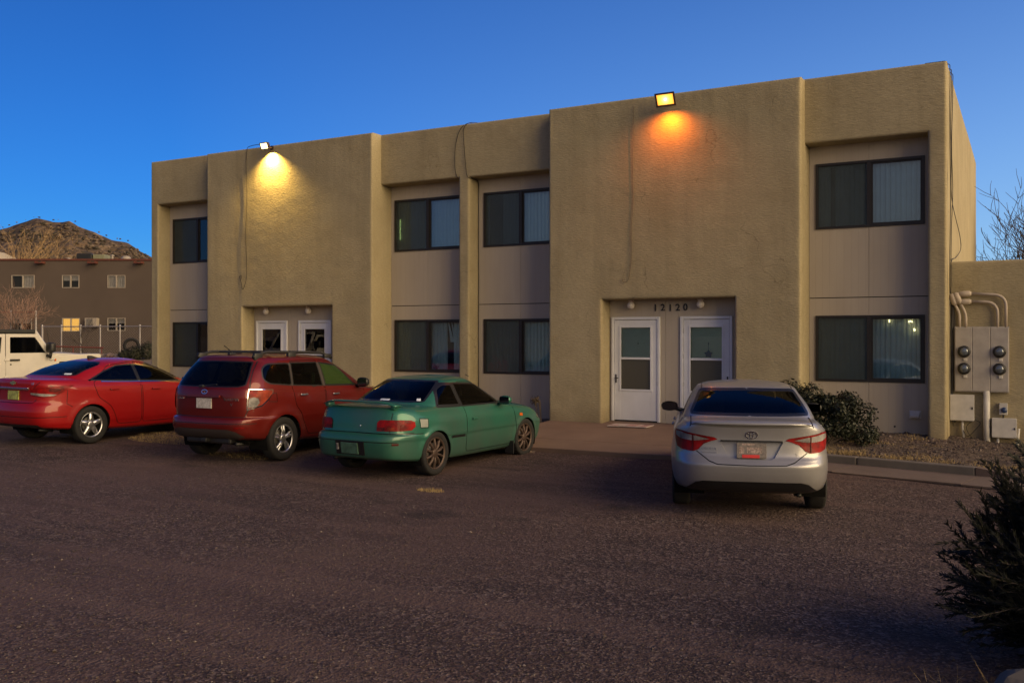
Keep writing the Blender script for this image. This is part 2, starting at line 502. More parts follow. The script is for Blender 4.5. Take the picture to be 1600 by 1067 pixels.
M['pebble'] = simple('pale_pebble', (0.26, 0.22, 0.20), 0.85, var=0.5, vs=3)
M['rock'] = simple('brown_rock', (0.17, 0.12, 0.095), 0.9, var=0.4, vs=4)

def lot_z(x, y):
    # falls gently away from the building and rises to the left
    return -0.05 * float(np.clip((-3.0 - y) / 3.0, 0, 1)) + 0.0165 * float(np.clip(-8.0 - x, 0, 14))

# wide ground
def grid_obj(name, xs, ys, zf, mat, smooth=True):
    vs = [(x, y, zf(x, y)) for y in ys for x in xs]
    nx = len(xs)
    fs = [(j*nx+i, j*nx+i+1, (j+1)*nx+i+1, (j+1)*nx+i) for j in range(len(ys)-1) for i in range(nx-1)]
    return mesh_obj(name, vs, fs, mat, smooth=smooth)
g = grid_obj('ground', [-3000, -600, -200, -60, 20, 60, 300, 3000], [-3000, -400, -60, -6, -3, 13, 60, 400, 3000],
             lambda x, y: -0.085 if y < 14 else -0.085, M['dirt'])
tag(g, kind='structure')
# far strip of higher earth behind the neighbouring fence (camera-left of the building)
def FAR(px_m, depth, z):   # a point given in metres right of, and in front of, the camera
    f = Vector((-math.sin(YAW), math.cos(YAW), 0)); r = Vector((math.cos(YAW), math.sin(YAW), 0))
    p = CAM + f*depth + r*px_m
    return Vector((p.x, p.y, z))
mb = MB()
rows = [(30, -0.08), (38, 0.25), (45, 0.85), (47, 1.02), (56, 0.75), (62, 0.6), (90, 0.8), (160, 2.0)]
xsl = np.linspace(-75, -13, 40)
vs = []
for d, z in rows:
    for x in xsl:
        p = FAR(x*(d/47.0), d, 0)
        p.z = z + 0.16*float(fbm(p.x*0.5, p.y*0.5, 1.0)) if z > 0 else z
        vs.append(p)
nx = len(xsl)
fs = [(j*nx+i, j*nx+i+1, (j+1)*nx+i+1, (j+1)*nx+i) for j in range(len(rows)-1) for i in range(nx-1)]
tag(mesh_obj('dirt_bank', vs, fs, M['dirt'], smooth=True), kind='structure')

xs = np.arange(-60, 16.01, 0.5); ys = np.concatenate([np.arange(-40, -2.0, 0.5), [-2.0]])
g = grid_obj('parking_lot', xs, ys, lambda x, y: lot_z(x, y) + 0.010*float(fbm(x*0.35, y*0.35, 2.0, 3)) - 0.003, M['asphalt'])
tag(g, kind='structure')

# distant hills all round the horizon, the rocky mountain rises from them on the left
M['hill'] = earth('hazy_hill', (0.085, 0.062, 0.045), (0.15, 0.105, 0.07), 0.06, False)
vs = []; fs = []
NH = 220
for k in range(NH):
    a = 2*math.pi*k/NH
    h = 45 + 60*float(fbm(math.cos(a)*2.2+5, math.sin(a)*2.2+5, 0.3, 5))
    for rr, hh in ((1500, -2), (1650, h*0.45), (1800, h), (2300, -5)):
        vs.append((rr*math.cos(a), rr*math.sin(a), max(hh, -5)))
for k in range(NH):
    k2 = (k+1) % NH
    for i in range(3):
        fs.append((k*4+i, k2*4+i, k2*4+i+1, k*4+i+1))
tag(mesh_obj('distant_hills', vs, fs, M['hill'], smooth=True), kind='structure')

# mountain: ridge about 420 m away
def rockmat():
    n = NT('rocky_mountainside')
    v = n.coord('Object')
    vor = n.node('ShaderNodeTexVoronoi', Scale=0.28)
    n.link(v, vor.inputs['Vector'])
    s = n.n.new('ShaderNodeSeparateColor'); n.link(vor.outputs['Color'], s.inputs[0])
    c = n.ramp(n.noise(v, 0.05, 8, 0.65), [(0.3, (0.040, 0.026, 0.017)), (0.5, (0.085, 0.055, 0.033)), (0.72, (0.14, 0.092, 0.055))])
    c = n.mix(n.ramp(s.outputs[0], [(0.72, (0, 0, 0)), (0.9, (0.7, 0.7, 0.7))]), c, (0.19, 0.135, 0.088))
    c = n.mix(n.ramp(s.outputs[1], [(0.70, (0, 0, 0)), (0.86, (0.75, 0.75, 0.75))]), c, (0.026, 0.022, 0.015))
    n.set(Base__Color=c, Roughness=0.95, Normal=n.bump(n.math('MULTIPLY', vor.outputs['Distance'], -1.0), 0.9, 2.0))
    return n.mat
M['mountain'] = rockmat()
prof = [(-260, 30), (-232, 50), (-222, 53.5), (-214, 55.8), (-206, 54.4), (-199, 55.0), (-190, 51.0), (-180, 46.5), (-173, 45.5), (-166, 41.5), (-158, 37.2), (-152, 35.0), (-146, 34.5), (-130, 38), (-100, 42), (-60, 36), (0, 22), (60, 10)]
px_, pz_ = zip(*prof)
XS = np.linspace(-380, 60, 300); DS = np.linspace(320, 520, 110)
vs = []
for d in DS:
    k = (d-320)/100.0
    sh = np.clip(k, 0, 1)**0.8 if d <= 420 else max(0.0, 1-(d-420)/100.0)
    for x in XS:
        top = np.interp(x, px_, pz_) if x > -260 else max(0, 30-(-260-x)*0.25)
        p = FAR(x*(d/420.0), d, 0)
        rgh = float(fbm(p.x*0.035, p.y*0.035, 0.7, 5))*7*min(1, sh*1.6) + float(vnoise(p.x*0.33, p.y*0.33, 0.2))*2.2
        # keep the skyline on its measured line
        vs.append((p.x, p.y, top*sh - 1 + rgh*(1.0 if abs(d-420) > 14 else 0.35)))
nx = len(XS)
fs = [(j*nx+i, j*nx+i+1, (j+1)*nx+i+1, (j+1)*nx+i) for j in range(len(DS)-1) for i in range(nx-1)]
tag(mesh_obj('mountain', vs, fs, M['mountain'], smooth=False), kind='structure')
# boulders over the slope, one mass
ICO = bmesh.new(); bmesh.ops.create_icosphere(ICO, subdivisions=1, radius=1.0)
ICO.verts.index_update()
IV = [v.co.copy() for v in ICO.verts]; IF = [[v.index for v in f.verts] for f in ICO.faces]
ICO.free()
mb = MB()
rng = random.Random(11)
for k in range(3200):
    d = rng.uniform(330, 413); x = rng.uniform(-300, -120)
    top = float(np.interp(x, px_, pz_))
    z = top*min(1, (d-320)/100.0)**0.8
    if d > 412: z = top - 1.2
    p = FAR(x*(d/420.0), d, z)
    s = rng.uniform(0.25, 0.8) if rng.random() < 0.93 else rng.uniform(0.8, 1.4)
    if d > 412: s *= 0.6
    q = Matrix.Rotation(rng.uniform(0, 6), 3, 'Z')
    mb.add([p + q @ Vector((v.x*s*rng.uniform(0.8, 1.3), v.y*s, v.z*s*0.8*rng.uniform(0.7, 1.2))) for v in IV], IF, 0 if rng.random() < 0.6 else 1)
M['boulder'] = simple('brown_boulder', (0.098, 0.071, 0.050), 0.95, var=0.5, vs=0.3)  # plain brown stone colour, varied at random
M['scrub'] = simple('dark_scrub', (0.036, 0.029, 0.020), 0.95, var=0.4, vs=0.4)
tag(mb.build('mountain_boulders', [M['boulder'], M['scrub']]), kind='stuff')

# ------------------------------------------------------------------ walkway, kerb, gutter, planting bed
def slab_z(y): return 0.22 - 0.040*(0.42 - y)
def prism(mb, pts, zf, depth, m=0):
    n = len(pts)
    top = [(x, y, zf(x, y)) for x, y in pts]; bot = [(x, y, zf(x, y)-depth) for x, y in pts]
    fs = [tuple(range(n)), tuple(reversed(range(n, 2*n)))]
    for i in range(n):
        j = (i+1) % n
        fs.append((i, n+i, n+j, j))
    mb.add(top+bot, fs, m)
def edge_bevel(o, w=0.012, seg=2):
    md = o.modifiers.new('bevel', 'BEVEL'); md.width = w; md.segments = seg; md.limit_method = 'ANGLE'
    return o
walk = empty('walkway', (0, 0, 0)); tag(walk, kind='structure')
for pts in ([(-8.66, -1.0), (-8.3, -1.42), (-7.86, -2.33), (-4.02, -2.33), (-4.02, -0.012), (-8.66, -0.012)],
            [(-7.85, -2.345), (-7.38, -3.30), (-4.02, -3.25), (-4.02, -2.345)],
            [(-7.46, -0.006), (-4.80, -0.006), (-4.80, 0.44), (-7.46, 0.44)]):
    mb = MB(); prism(mb, pts, lambda x, y: slab_z(y), 0.30)
    edge_bevel(mb.build('slab', M['concrete'], walk))
mb = MB(); prism(mb, [(-17.28, -0.6), (-14.44, -0.6), (-14.44, 0.44), (-17.28, 0.44)], lambda x, y: slab_z(y), 0.30)
edge_bevel(mb.build('slab', M['concrete'], walk))
kerb = empty('kerb', (0, 0, 0)); tag(kerb, kind='structure')
K0 = Vector((-4.0, -2.12)); K1 = Vector((-0.62, -2.86))
def kp(t, off):   # along the kerb, offset towards the building
    d = (K1-K0); n_ = Vector((-d.y, d.x)).normalized()
    p = K0 + d*t + n_*off
    return (p.x, p.y)
for t0, t1 in ((0.0, 0.52), (0.523, 1.0)):
    mb = MB()
    prism(mb, [kp(t0, 0), kp(t1, 0), kp(t1, 0.15), kp(t0, 0.15)], lambda x, y: 0.125, 0.22)
    edge_bevel(mb.build('kerb_stone', M['kerb'], kerb), 0.02, 3)
mb = MB()   # the kerb drops to the driveway
a, b, c, d = kp(1.003, 0), kp(1.22, 0), kp(1.22, 0.15), kp(1.003, 0.15)
mb.add([(*a, 0.125), (*b, 0.03), (*c, 0.035), (*d, 0.125), (*a, -0.1), (*b, -0.1), (*c, -0.1), (*d, -0.1)],
       [(0, 1, 2, 3), (0, 4, 5, 1), (1, 5, 6, 2), (2, 6, 7, 3), (3, 7, 4, 0)])
mb.build('kerb_ramp', M['pan'], kerb)
gut = empty('gutter_pan', (0, 0, 0)); tag(gut, kind='structure')
for t0, t1 in ((-0.02, 0.52), (0.524, 1.02), (1.024, 1.7)):
    mb = MB()
    prism(mb, [kp(t0, -0.95), kp(t1, -0.95 + 0.04), kp(t1, -0.004), kp(t0, -0.004)], lambda x, y: 0.012, 0.05)
    mb.build('gutter_slab', M['pan'], gut)
# tar joint between the lot and the gutter, uneven and partly broken away
mb = MB(); vs = []; fs = []
for q in range(61):
    t_ = -0.02+1.5*q/60
    w_ = 0.018+0.035*abs(float(vnoise(t_*14.0, 2.0, 1.0)))*2
    off_ = -0.965+0.04*max(0.0, min(1.0, (t_+0.02)/0.54))*(1 if t_ < 0.52 else 0.98)
    a_ = kp(t_, off_-w_); b_ = kp(t_, off_+0.004)
    vs += [(*a_, lot_z(*a_)+0.0065), (*b_, lot_z(*b_)+0.0065)]
for q in range(60): fs.append((q*2, q*2+2, q*2+3, q*2+1))
tag(mesh_obj('tar_joint', vs, fs, M['seal']), kind='structure')
def bed_z(x, y):
    t = float(np.clip((y+2.9)/3.6, 0, 1))
    r = float(np.clip((x+1.4)/1.4, 0, 1))
    return 0.11*(1-t) + (0.20*(1-r)+0.06*r)*t + 0.035*float(fbm(x*2.2, y*2.2, 4, 4)) - 0.012*(1-t)
vs = []; NXb, NYb = 92, 34
for jj in range(NYb+1):
    for ii in range(NXb+1):
        x = -4.0+11.0*ii/NXb
        t = (x-K0.x)/(K1.x-K0.x)
        yk = K0.y+(K1.y-K0.y)*min(t, 1.3)+0.145
        y = yk+(1.2-yk)*(jj/NYb)
        z = bed_z(x, y)
        if jj == 0: z = 0.105 if t < 1.0 else 0.02
        if jj == 1: z = (z+0.118)/2 if t < 1.0 else 0.04
        vs.append((x, y, z))
g = mesh_obj('planting_bed', vs, [(j_*(NXb+1)+i_, j_*(NXb+1)+i_+1, (j_+1)*(NXb+1)+i_+1, (j_+1)*(NXb+1)+i_) for j_ in range(NYb) for i_ in range(NXb)], M['bed'], smooth=True)
tag(g, kind='structure')
xs = np.arange(-24.0, -7.1, 0.25); ys = np.arange(-3.6, 0.9, 0.25)
g = grid_obj('dirt_strip', xs, ys, lambda x, y: 0.015 + 0.0165*max(0, -8-x) + 0.10*float(np.clip((y+3.4)/3.2, 0, 1)) + 0.03*float(fbm(x*1.3, y*1.3, 2)) if y > -3.5 else -0.12, M['dirt'])
tag(g, kind='structure')

# ------------------------------------------------------------------ the apartment building
bld = empty('apartment_building', (-11.0, 0.0, 0.0), 0, 'long two storey tan stucco apartment block with projecting entry towers and flat roof', 'building')
BO = Vector((-11.0, 0, 0))
def P2B(o):     # children keep world coordinates
    o.matrix_parent_inverse = Matrix.Translation(-BO)
    return o
def bpart(mb, name, mats, smooth=False): return P2B(mb.build(name, mats, bld, smooth))

def stucco_sheet(name, u0, u1, z0, z1, holes, fmap, back, rounds='LRT', res=0.055, rr=0.045, capdepth=0.35, sides='LRT', mat=None, parent=None, seed=0.0):
    """wall sheet in (u, z) with depth d inward; rounded outer edges, real trowel waves; reveals run back to depth `back`"""
    offs = [0, 0.006, 0.016, 0.03, 0.045]
    def lines(a, b, marks):
        base = set(np.round(np.arange(a, b, res), 4)) | {a, b}
        for mkv in marks:
            base = {q for q in base if abs(q-mkv) > 0.05 or q in (a, b)}
        for mkv in marks:
            for o_ in offs:
                for s_ in (-1, 1):
                    q = round(mkv+s_*o_, 4)
                    if a <= q <= b: base.add(q)
        return np.array(sorted(base))
    um = [u0, u1] + [h[0] for h in holes] + [h[1] for h in holes]
    zm = [z1] + [h[2] for h in holes]
    U = lines(u0, u1, [m_ for m_ in um if u0 <= m_ <= u1]); Z = lines(z0, z1, zm)
    UU, ZZ = np.meshgrid(U, Z)
    dist = np.full(UU.shape, 9.0)
    if 'L' in rounds: dist = np.minimum(dist, UU-u0)
    if 'R' in rounds: dist = np.minimum(dist, u1-UU)
    if 'T' in rounds: dist = np.minimum(dist, z1-ZZ)
    for (a, b, h) in holes:
        dx = np.maximum(np.maximum(a-UU, UU-b), 0); dz = np.maximum(ZZ-h, 0)
        dist = np.minimum(dist, np.hypot(dx, dz))
    e = np.clip(rr-dist, 0, rr)
    depth = rr - np.sqrt(np.maximum(rr*rr - e*e, 0))
    wob = 0.022*fbm(UU*0.7+seed, ZZ*0.8, 0.3, 2) + 0.0045*fbm(UU*2.6+seed, ZZ*4.5, 1.3, 3) + 0.0022*vnoise(UU*9, ZZ*14, 2.2)
    depth = depth - wob*np.clip(dist/0.1, 0, 1)
    nu = len(U)
    verts = [fmap(UU[j, i], depth[j, i], ZZ[j, i]) for j in range(len(Z)) for i in range(nu)]
    faces = []
    for j in range(len(Z)-1):
        zc = (Z[j]+Z[j+1])/2
        for i in range(nu-1):
            uc = (U[i]+U[i+1])/2
            if any(a < uc < b and zc < h for (a, b, h) in holes): continue
            faces.append((j*nu+i, j*nu+i+1, (j+1)*nu+i+1, (j+1)*nu+i))
    def strip(pts, flip=False, d1=back):
        b0 = len(verts); n = len(pts)
        ds = [rr, rr+0.02, (rr+d1)/2, d1]
        for (u, z) in pts:
            for k, d in enumerate(ds):
                w = 0.0
                verts.append(fmap(u, d, z))
        m = len(ds)
        for q in range(n-1):
            for k in range(m-1):
                f = (b0+q*m+k, b0+(q+1)*m+k, b0+(q+1)*m+k+1, b0+q*m+k+1)
                faces.append(tuple(reversed(f)) if flip else f)
    zz = [float(z) for z in Z]
    for (a, b, h) in holes:
        if a > u0+1e-4: strip([(a, z) for z in zz if z <= h+1e-6], flip=True)
        if b < u1-1e-4: strip([(b, z) for z in zz if z <= h+1e-6])
        strip([(float(u), h) for u in U if a-1e-6 <= u <= b+1e-6], flip=True)
    if 'L' in sides: strip([(u0, z) for z in zz], flip=False)
    if 'R' in sides: strip([(u1, z) for z in zz], flip=True)
    if 'T' in sides: strip([(float(u), z1) for u in U], flip=False, d1=capdepth)
    o = mesh_obj(name, verts, faces, mat or M['stucco'], parent, smooth=True)
    return o

front = lambda y0: (lambda u, d, z: (u, y0+d, z))
B1 = (-18.54, -13.23); B2 = (-8.67, -3.57)
REC1 = (-17.30, -14.42, 2.68); REC2 = (-7.48, -4.78, 2.68)
YS, YW, YR = 0.35, 0.75, 0.42
for (a, b), rec, sd_ in ((B1, REC1, 0.0), (B2, REC2, 11.3)):
    P2B(stucco_sheet('entry_tower', a, b, -0.1, 6.65, [rec], front(0.0), 0.80, parent=bld, seed=sd_))
P2B(stucco_sheet('bay_frame', -21.04, -18.50, -0.1, 6.72, [(-20.76, -18.50, 5.53)], front(YS), 0.45, 'LT', sides='LT', parent=bld, seed=3.0))
P2B(stucco_sheet('bay_frame', -13.27, -8.63, -0.1, 6.66, [(-13.27, -11.09, 5.48), (-10.82, -8.63, 5.47)], front(YS), 0.45, 'T', sides='T', parent=bld, seed=23.0))
P2B(stucco_sheet('bay_frame', -3.61, -1.19, -0.1, 6.69, [(-3.61, -1.49, 5.49)], front(YS), 0.45, 'TR', sides='T', parent=bld, seed=37.0))
side_x = -1.19
P2B(stucco_sheet('side_wall', YS+0.045, 11.23, -0.1, 6.70, [], lambda u, d, z: (side_x-d, u, z), 0.3, 'TR', sides='TR', parent=bld, seed=51.0))
# rear, left wall, roof and the inside faces of the parapet
mb = MB()
mb.add([(-21.04, 0.40, -0.1), (-21.04, 11.23, -0.1), (-21.04, 11.23, 6.7), (-21.04, 0.40, 6.7)], [(0, 3, 2, 1)])
mb.add([(-21.04, 11.23, -0.1), (-1.2, 11.23, -0.1), (-1.2, 11.23, 6.69), (-21.04, 11.23, 6.69)], [(0, 3, 2, 1)])
bpart(mb, 'outer_wall', M['stucco'])
mb = MB()
mb.box(-21.0, -1.5, 0.80, 11.2, 6.15, 6.25)
bpart(mb, 'roof_deck', M['dirt'])
mb = MB()
for a, b, y in ((-21.03, -18.5, 0.70), (-13.27, -8.63, 0.70), (-3.61, -1.25, 0.70), (B1[0]+0.01, B1[1]-0.01, 0.35), (B2[0]+0.01, B2[1]-0.01, 0.35)):
    mb.add([(a, y, 6.2), (b, y, 6.2), (b, y, 6.645), (a, y, 6.645)], [(0, 1, 2, 3)])
mb.add([(-1.49, 0.7, 6.2), (-1.49, 11.2, 6.2), (-1.49, 11.2, 6.695), (-1.49, 0.7, 6.695)], [(0, 1, 2, 3)])
bpart(mb, 'parapet_back', M['stucco'])

def rect_panel(mb, x0, x1, z0, z1, holes, y, t=0.03, m=0):
    X = sorted({x0, x1} | {v for h in holes for v in h[:2] if x0 < v < x1})
    Z = sorted({z0, z1} | {v for h in holes for v in h[2:] if z0 < v < z1})
    for i in range(len(X)-1):
        for j in range(len(Z)-1):
            xc, zc = (X[i]+X[i+1])/2, (Z[j]+Z[j+1])/2
            if any(h[0] < xc < h[1] and h[2] < zc < h[3] for h in holes): continue
            mb.add([(X[i], y, Z[j]), (X[i+1], y, Z[j]), (X[i+1], y, Z[j+1]), (X[i], y, Z[j+1])], [(0, 1, 2, 3)], m)
    for (a, b) in (((x0, z0), (x1, z0)), ((x1, z0), (x1, z1)), ((x1, z1), (x0, z1)), ((x0, z1), (x0, z0))):
        mb.add([(a[0], y, a[1]), (b[0], y, b[1]), (b[0], y+t, b[1]), (a[0], y+t, a[1])], [(0, 3, 2, 1)], m)
    for h in holes:
        if h[1] <= x0 or h[0] >= x1 or h[3] <= z0 or h[2] >= z1: continue
        a0, a1, c0, c1 = max(h[0], x0), min(h[1], x1), max(h[2], z0), min(h[3], z1)
        for (a, b) in (((a0, c0), (a1, c0)), ((a1, c0), (a1, c1)), ((a1, c1), (a0, c1)), ((a0, c1), (a0, c0))):
            mb.add([(a[0], y, a[1]), (b[0], y, b[1]), (b[0], y+t, b[1]), (a[0], y+t, a[1])], [(0, 1, 2, 3)], m)

BAYS = [(-20.755, -18.505, -20.62), (-13.225, -11.095, -13.12), (-10.815, -8.675, -10.67), (-3.565, -1.495, -3.45)]
WW = 1.88
UP = (3.94, 5.16); LO = (1.11, 2.33)
WIN = {}
SEAM = 2.66
for bi, (x0, x1, wx) in enumerate(BAYS):
    holes = [(wx, wx+WW, *UP), (wx, wx+WW, *LO)]
    xm = wx + WW/2
    for (a, b) in ((x0, xm-0.003), (xm+0.003, x1)):
        for (c, d) in ((0.16, SEAM-0.008), (SEAM+0.008, 5.6)):
            mb = MB(); rect_panel(mb, a, b, c, d, holes, YW + random.uniform(-0.002, 0.002), 0.03)
            bpart(mb, 'siding_panel', M['siding'])
    mb = MB()     # sheathing behind the joints
    rect_panel(mb, x0, x1, 0.0, 5.6, holes, YW+0.034, 0.02)
    bpart(mb, 'sheathing', M['cable'])
    mb = MB(); mb.box(x0, x1, YW-0.012, YW+0.03, -0.05, 0.155)
    bpart(mb, 'foundation_strip', M['kerb'])
    for lv, (z0, z1) in (('U', UP), ('L', LO)):
        f = 0.045
        mb = MB()
        Y0, Y1 = YW-0.022, YW+0.075
        mb.box(wx, wx+f, Y0, Y1, z0, z1); mb.box(wx+WW-f, wx+WW, Y0, Y1, z0, z1)
        mb.box(wx+f, wx+WW-f, Y0+0.001, Y1, z0, z0+f); mb.box(wx+f, wx+WW-f, Y0+0.001, Y1, z1-f, z1)
        mb.box(wx+WW/2-0.035, wx+WW/2+0.035, Y0+0.004, Y1, z0+f, z1-f)
        w = bpart(mb, 'window', M['bronze'])
        WIN[(bi, lv)] = w
        # sash rails of the fixed half
        mb = MB()
        s = 0.03
        xa, xb = wx+WW/2+0.035, wx+WW-f
        mb.box(xa, xa+s, YW+0.012, YW+0.05, z0+f, z1-f); mb.box(xb-s, xb, YW+0.012, YW+0.05, z0+f, z1-f)
        mb.box(xa+s, xb-s, YW+0.013, YW+0.05, z0+f, z0+f+s); mb.box(xa+s, xb-s, YW+0.013, YW+0.05, z1-f-s, z1-f)
        mb.build('sash', M['bronze'], w)
        mb = MB(); mb.box(xa+s, xb-s, YW+0.028, YW+0.034, z0+f+s, z1-f-s)
        mb.build('pane', M['win_glass'], w)
        xc, xd = wx+f, wx+WW/2-0.035
        mb = MB(); mb.box(xc, xd, YW+0.040, YW+0.046, z0+f, z1-f)
        mb.build('pane', M['win_glass'], w)
        # woven screen over the sliding half
        n_ = 46
        mb = MB()
        for k in range(n_+1):
            xx = xc + (xd-xc)*k/n_
            mb.add([(xx-0.0042, YW+0.006, z0+f), (xx+0.0042, YW+0.006, z0+f), (xx+0.0042, YW+0.006, z1-f), (xx-0.0042, YW+0.006, z1-f)], [(0, 1, 2, 3)])
        for k in range(int(n_*1.25)+1):
            zz_ = z0+f + (z1-z0-2*f)*k/int(n_*1.25)
            mb.add([(xc, YW+0.009, zz_-0.0032), (xd, YW+0.009, zz_-0.0032), (xd, YW+0.009, zz_+0.0032), (xc, YW+0.009, zz_+0.0032)], [(0, 1, 2, 3)])
        mb.build('insect_screen', M['screen'], w)
        # vertical blind
        mb = MB()
        rb = random.Random(bi*7+ord(lv))
        x = wx+0.02
        ang0 = {0: 80, 1: 18, 2: 22, 3: 12}[bi]
        while x < wx+WW-0.03:
            skip = (bi == 2 and lv == 'U' and wx+0.03 < x < wx+0.40) or (bi == 3 and lv == 'U' and abs(x-(wx+0.28)) < 0.05) or (bi == 0)
            bent = bi == 1 and lv == 'L' and wx+1.34 < x < wx+1.60
            a = R(ang0 + rb.uniform(-9, 9)); hw = 0.043
            dx, dy = hw*math.cos(a), hw*math.sin(a)
            if bent:
                for sft in (0.0,):
                    mb.add([(x-dx+0.10, YW+0.13-dy, z1-0.52), (x+dx+0.10, YW+0.13+dy, z1-0.52), (x+dx*0.5, YW+0.11, z1-0.06), (x-dx*0.5, YW+0.13, z1-0.06)], [(0, 1, 2, 3)])
            elif not skip:
                # a slat bowed across its width
                row = []
                for zq in (z0+0.03, z1-0.06):
                    for q in (-1, -0.5, 0, 0.5, 1):
                        bow_ = 0.016*(q*q-1)
                        row.append((x+dx*q-math.sin(a)*bow_, YW+0.15+dy*q+math.cos(a)*bow_, zq))
                mb.add(row, [(k_, k_+1, k_+6, k_+5) for k_ in range(4)])
            x += 0.088
        if bi == 0:   # curtain gathered at the right, the rest is open and dark
            for k in range(7):
                xx = wx+1.25+k*0.09
                mb.add([(xx-0.045, YW+0.15+0.02*(k % 2), z0+0.03), (xx+0.045, YW+0.17-0.02*(k % 2), z0+0.03), (xx+0.045, YW+0.17-0.02*(k % 2), z1-0.06), (xx-0.045, YW+0.15+0.02*(k % 2), z1-0.06)], [(0, 1, 2, 3)])
        mb.box(wx+0.02, wx+WW-0.02, YW+0.13, YW+0.17, z1-0.06, z1-0.02)
        mb.build('vertical_blind', M['blind'], w)
# room wall behind all windows
mb = MB()
mb.add([(-21, 3.2, 0), (-1.3, 3.2, 0), (-1.3, 3.2, 6.15), (-21, 3.2, 6.15)], [(0, 1, 2, 3)])
mb.add([(-21, 0.82, 3.1), (-1.3, 0.82, 3.1), (-1.3, 3.2, 3.1), (-21, 3.2, 3.1)], [(0, 1, 2, 3)])
mb.add([(-12.3+1.35, 0.84, 0), (-12.3+1.35, 3.2, 0), (-12.3+1.35, 3.2, 6.1), (-12.3+1.35, 0.84, 6.1)], [(0, 1, 2, 3)])
bpart(mb, 'room_partition', simple('room_paint', (0.16, 0.15, 0.14), 0.8))
# lights seen inside rooms
M['glow_lime'] = emit('lit_lime_strip', (0.75, 0.85, 0.25), 1.2)
M['glow_orange'] = emit('lit_orange_doorway', (0.9, 0.42, 0.10), 1.6)
M['bulb'] = emit('warm_bulb', (1.0, 0.72, 0.30), 5.0)
mb = MB(); mb.box(-13.040, -13.028, YW+0.08, YW+0.09, 4.23, 4.72); mb.build('lit_strip', M['glow_lime'], WIN[(1, 'U')])
mb = MB(); mb.box(-20.53, -20.50, YW+0.09, YW+0.10, 4.45, 4.78); mb.box(-20.47, -20.455, YW+0.09, YW+0.10, 4.45, 4.78); mb.box(-20.54, -20.44, YW+0.09, YW+0.10, 4.40, 4.43); mb.box(-20.535, -20.505, YW+0.09, YW+0.10, 4.02, 4.40)
mb.build('lit_doorway', M['glow_orange'], WIN[(0, 'U')])
mb = MB()
for (x, z) in ((-2.17, 2.235), (-2.168, 2.21), (-1.84, 2.21), (-1.815, 2.215), (-1.79, 2.205), (-1.755, 2.075), (-1.74, 2.06), (-1.752, 2.05)):
    mb = MB(); sphere_mb(mb, (x, YW+0.075, z), 0.011, 8, 6)
    mb.build('string_light', M['bulb'], WIN[(3, 'L')], True)
# house plant on the sill
mb = MB(); rb = random.Random(5)
for k in range(26):
    a = rb.uniform(0, 6.28); h = rb.uniform(0.04, 0.14)
    c = Vector((-12.02, YW+0.10, 1.16)); t = c + Vector((0.1*math.cos(a), 0.025*math.sin(a), h)); s = Vector((0.012, 0.006, 0.01))
    mb.add([c-s, c+s, t], [(0, 1, 2)])
M['dark_leaf'] = simple('dark_house_plant', (0.02, 0.028, 0.014), 0.7)
mb.build('house_plant', M['dark_leaf'], WIN[(1, 'L')])

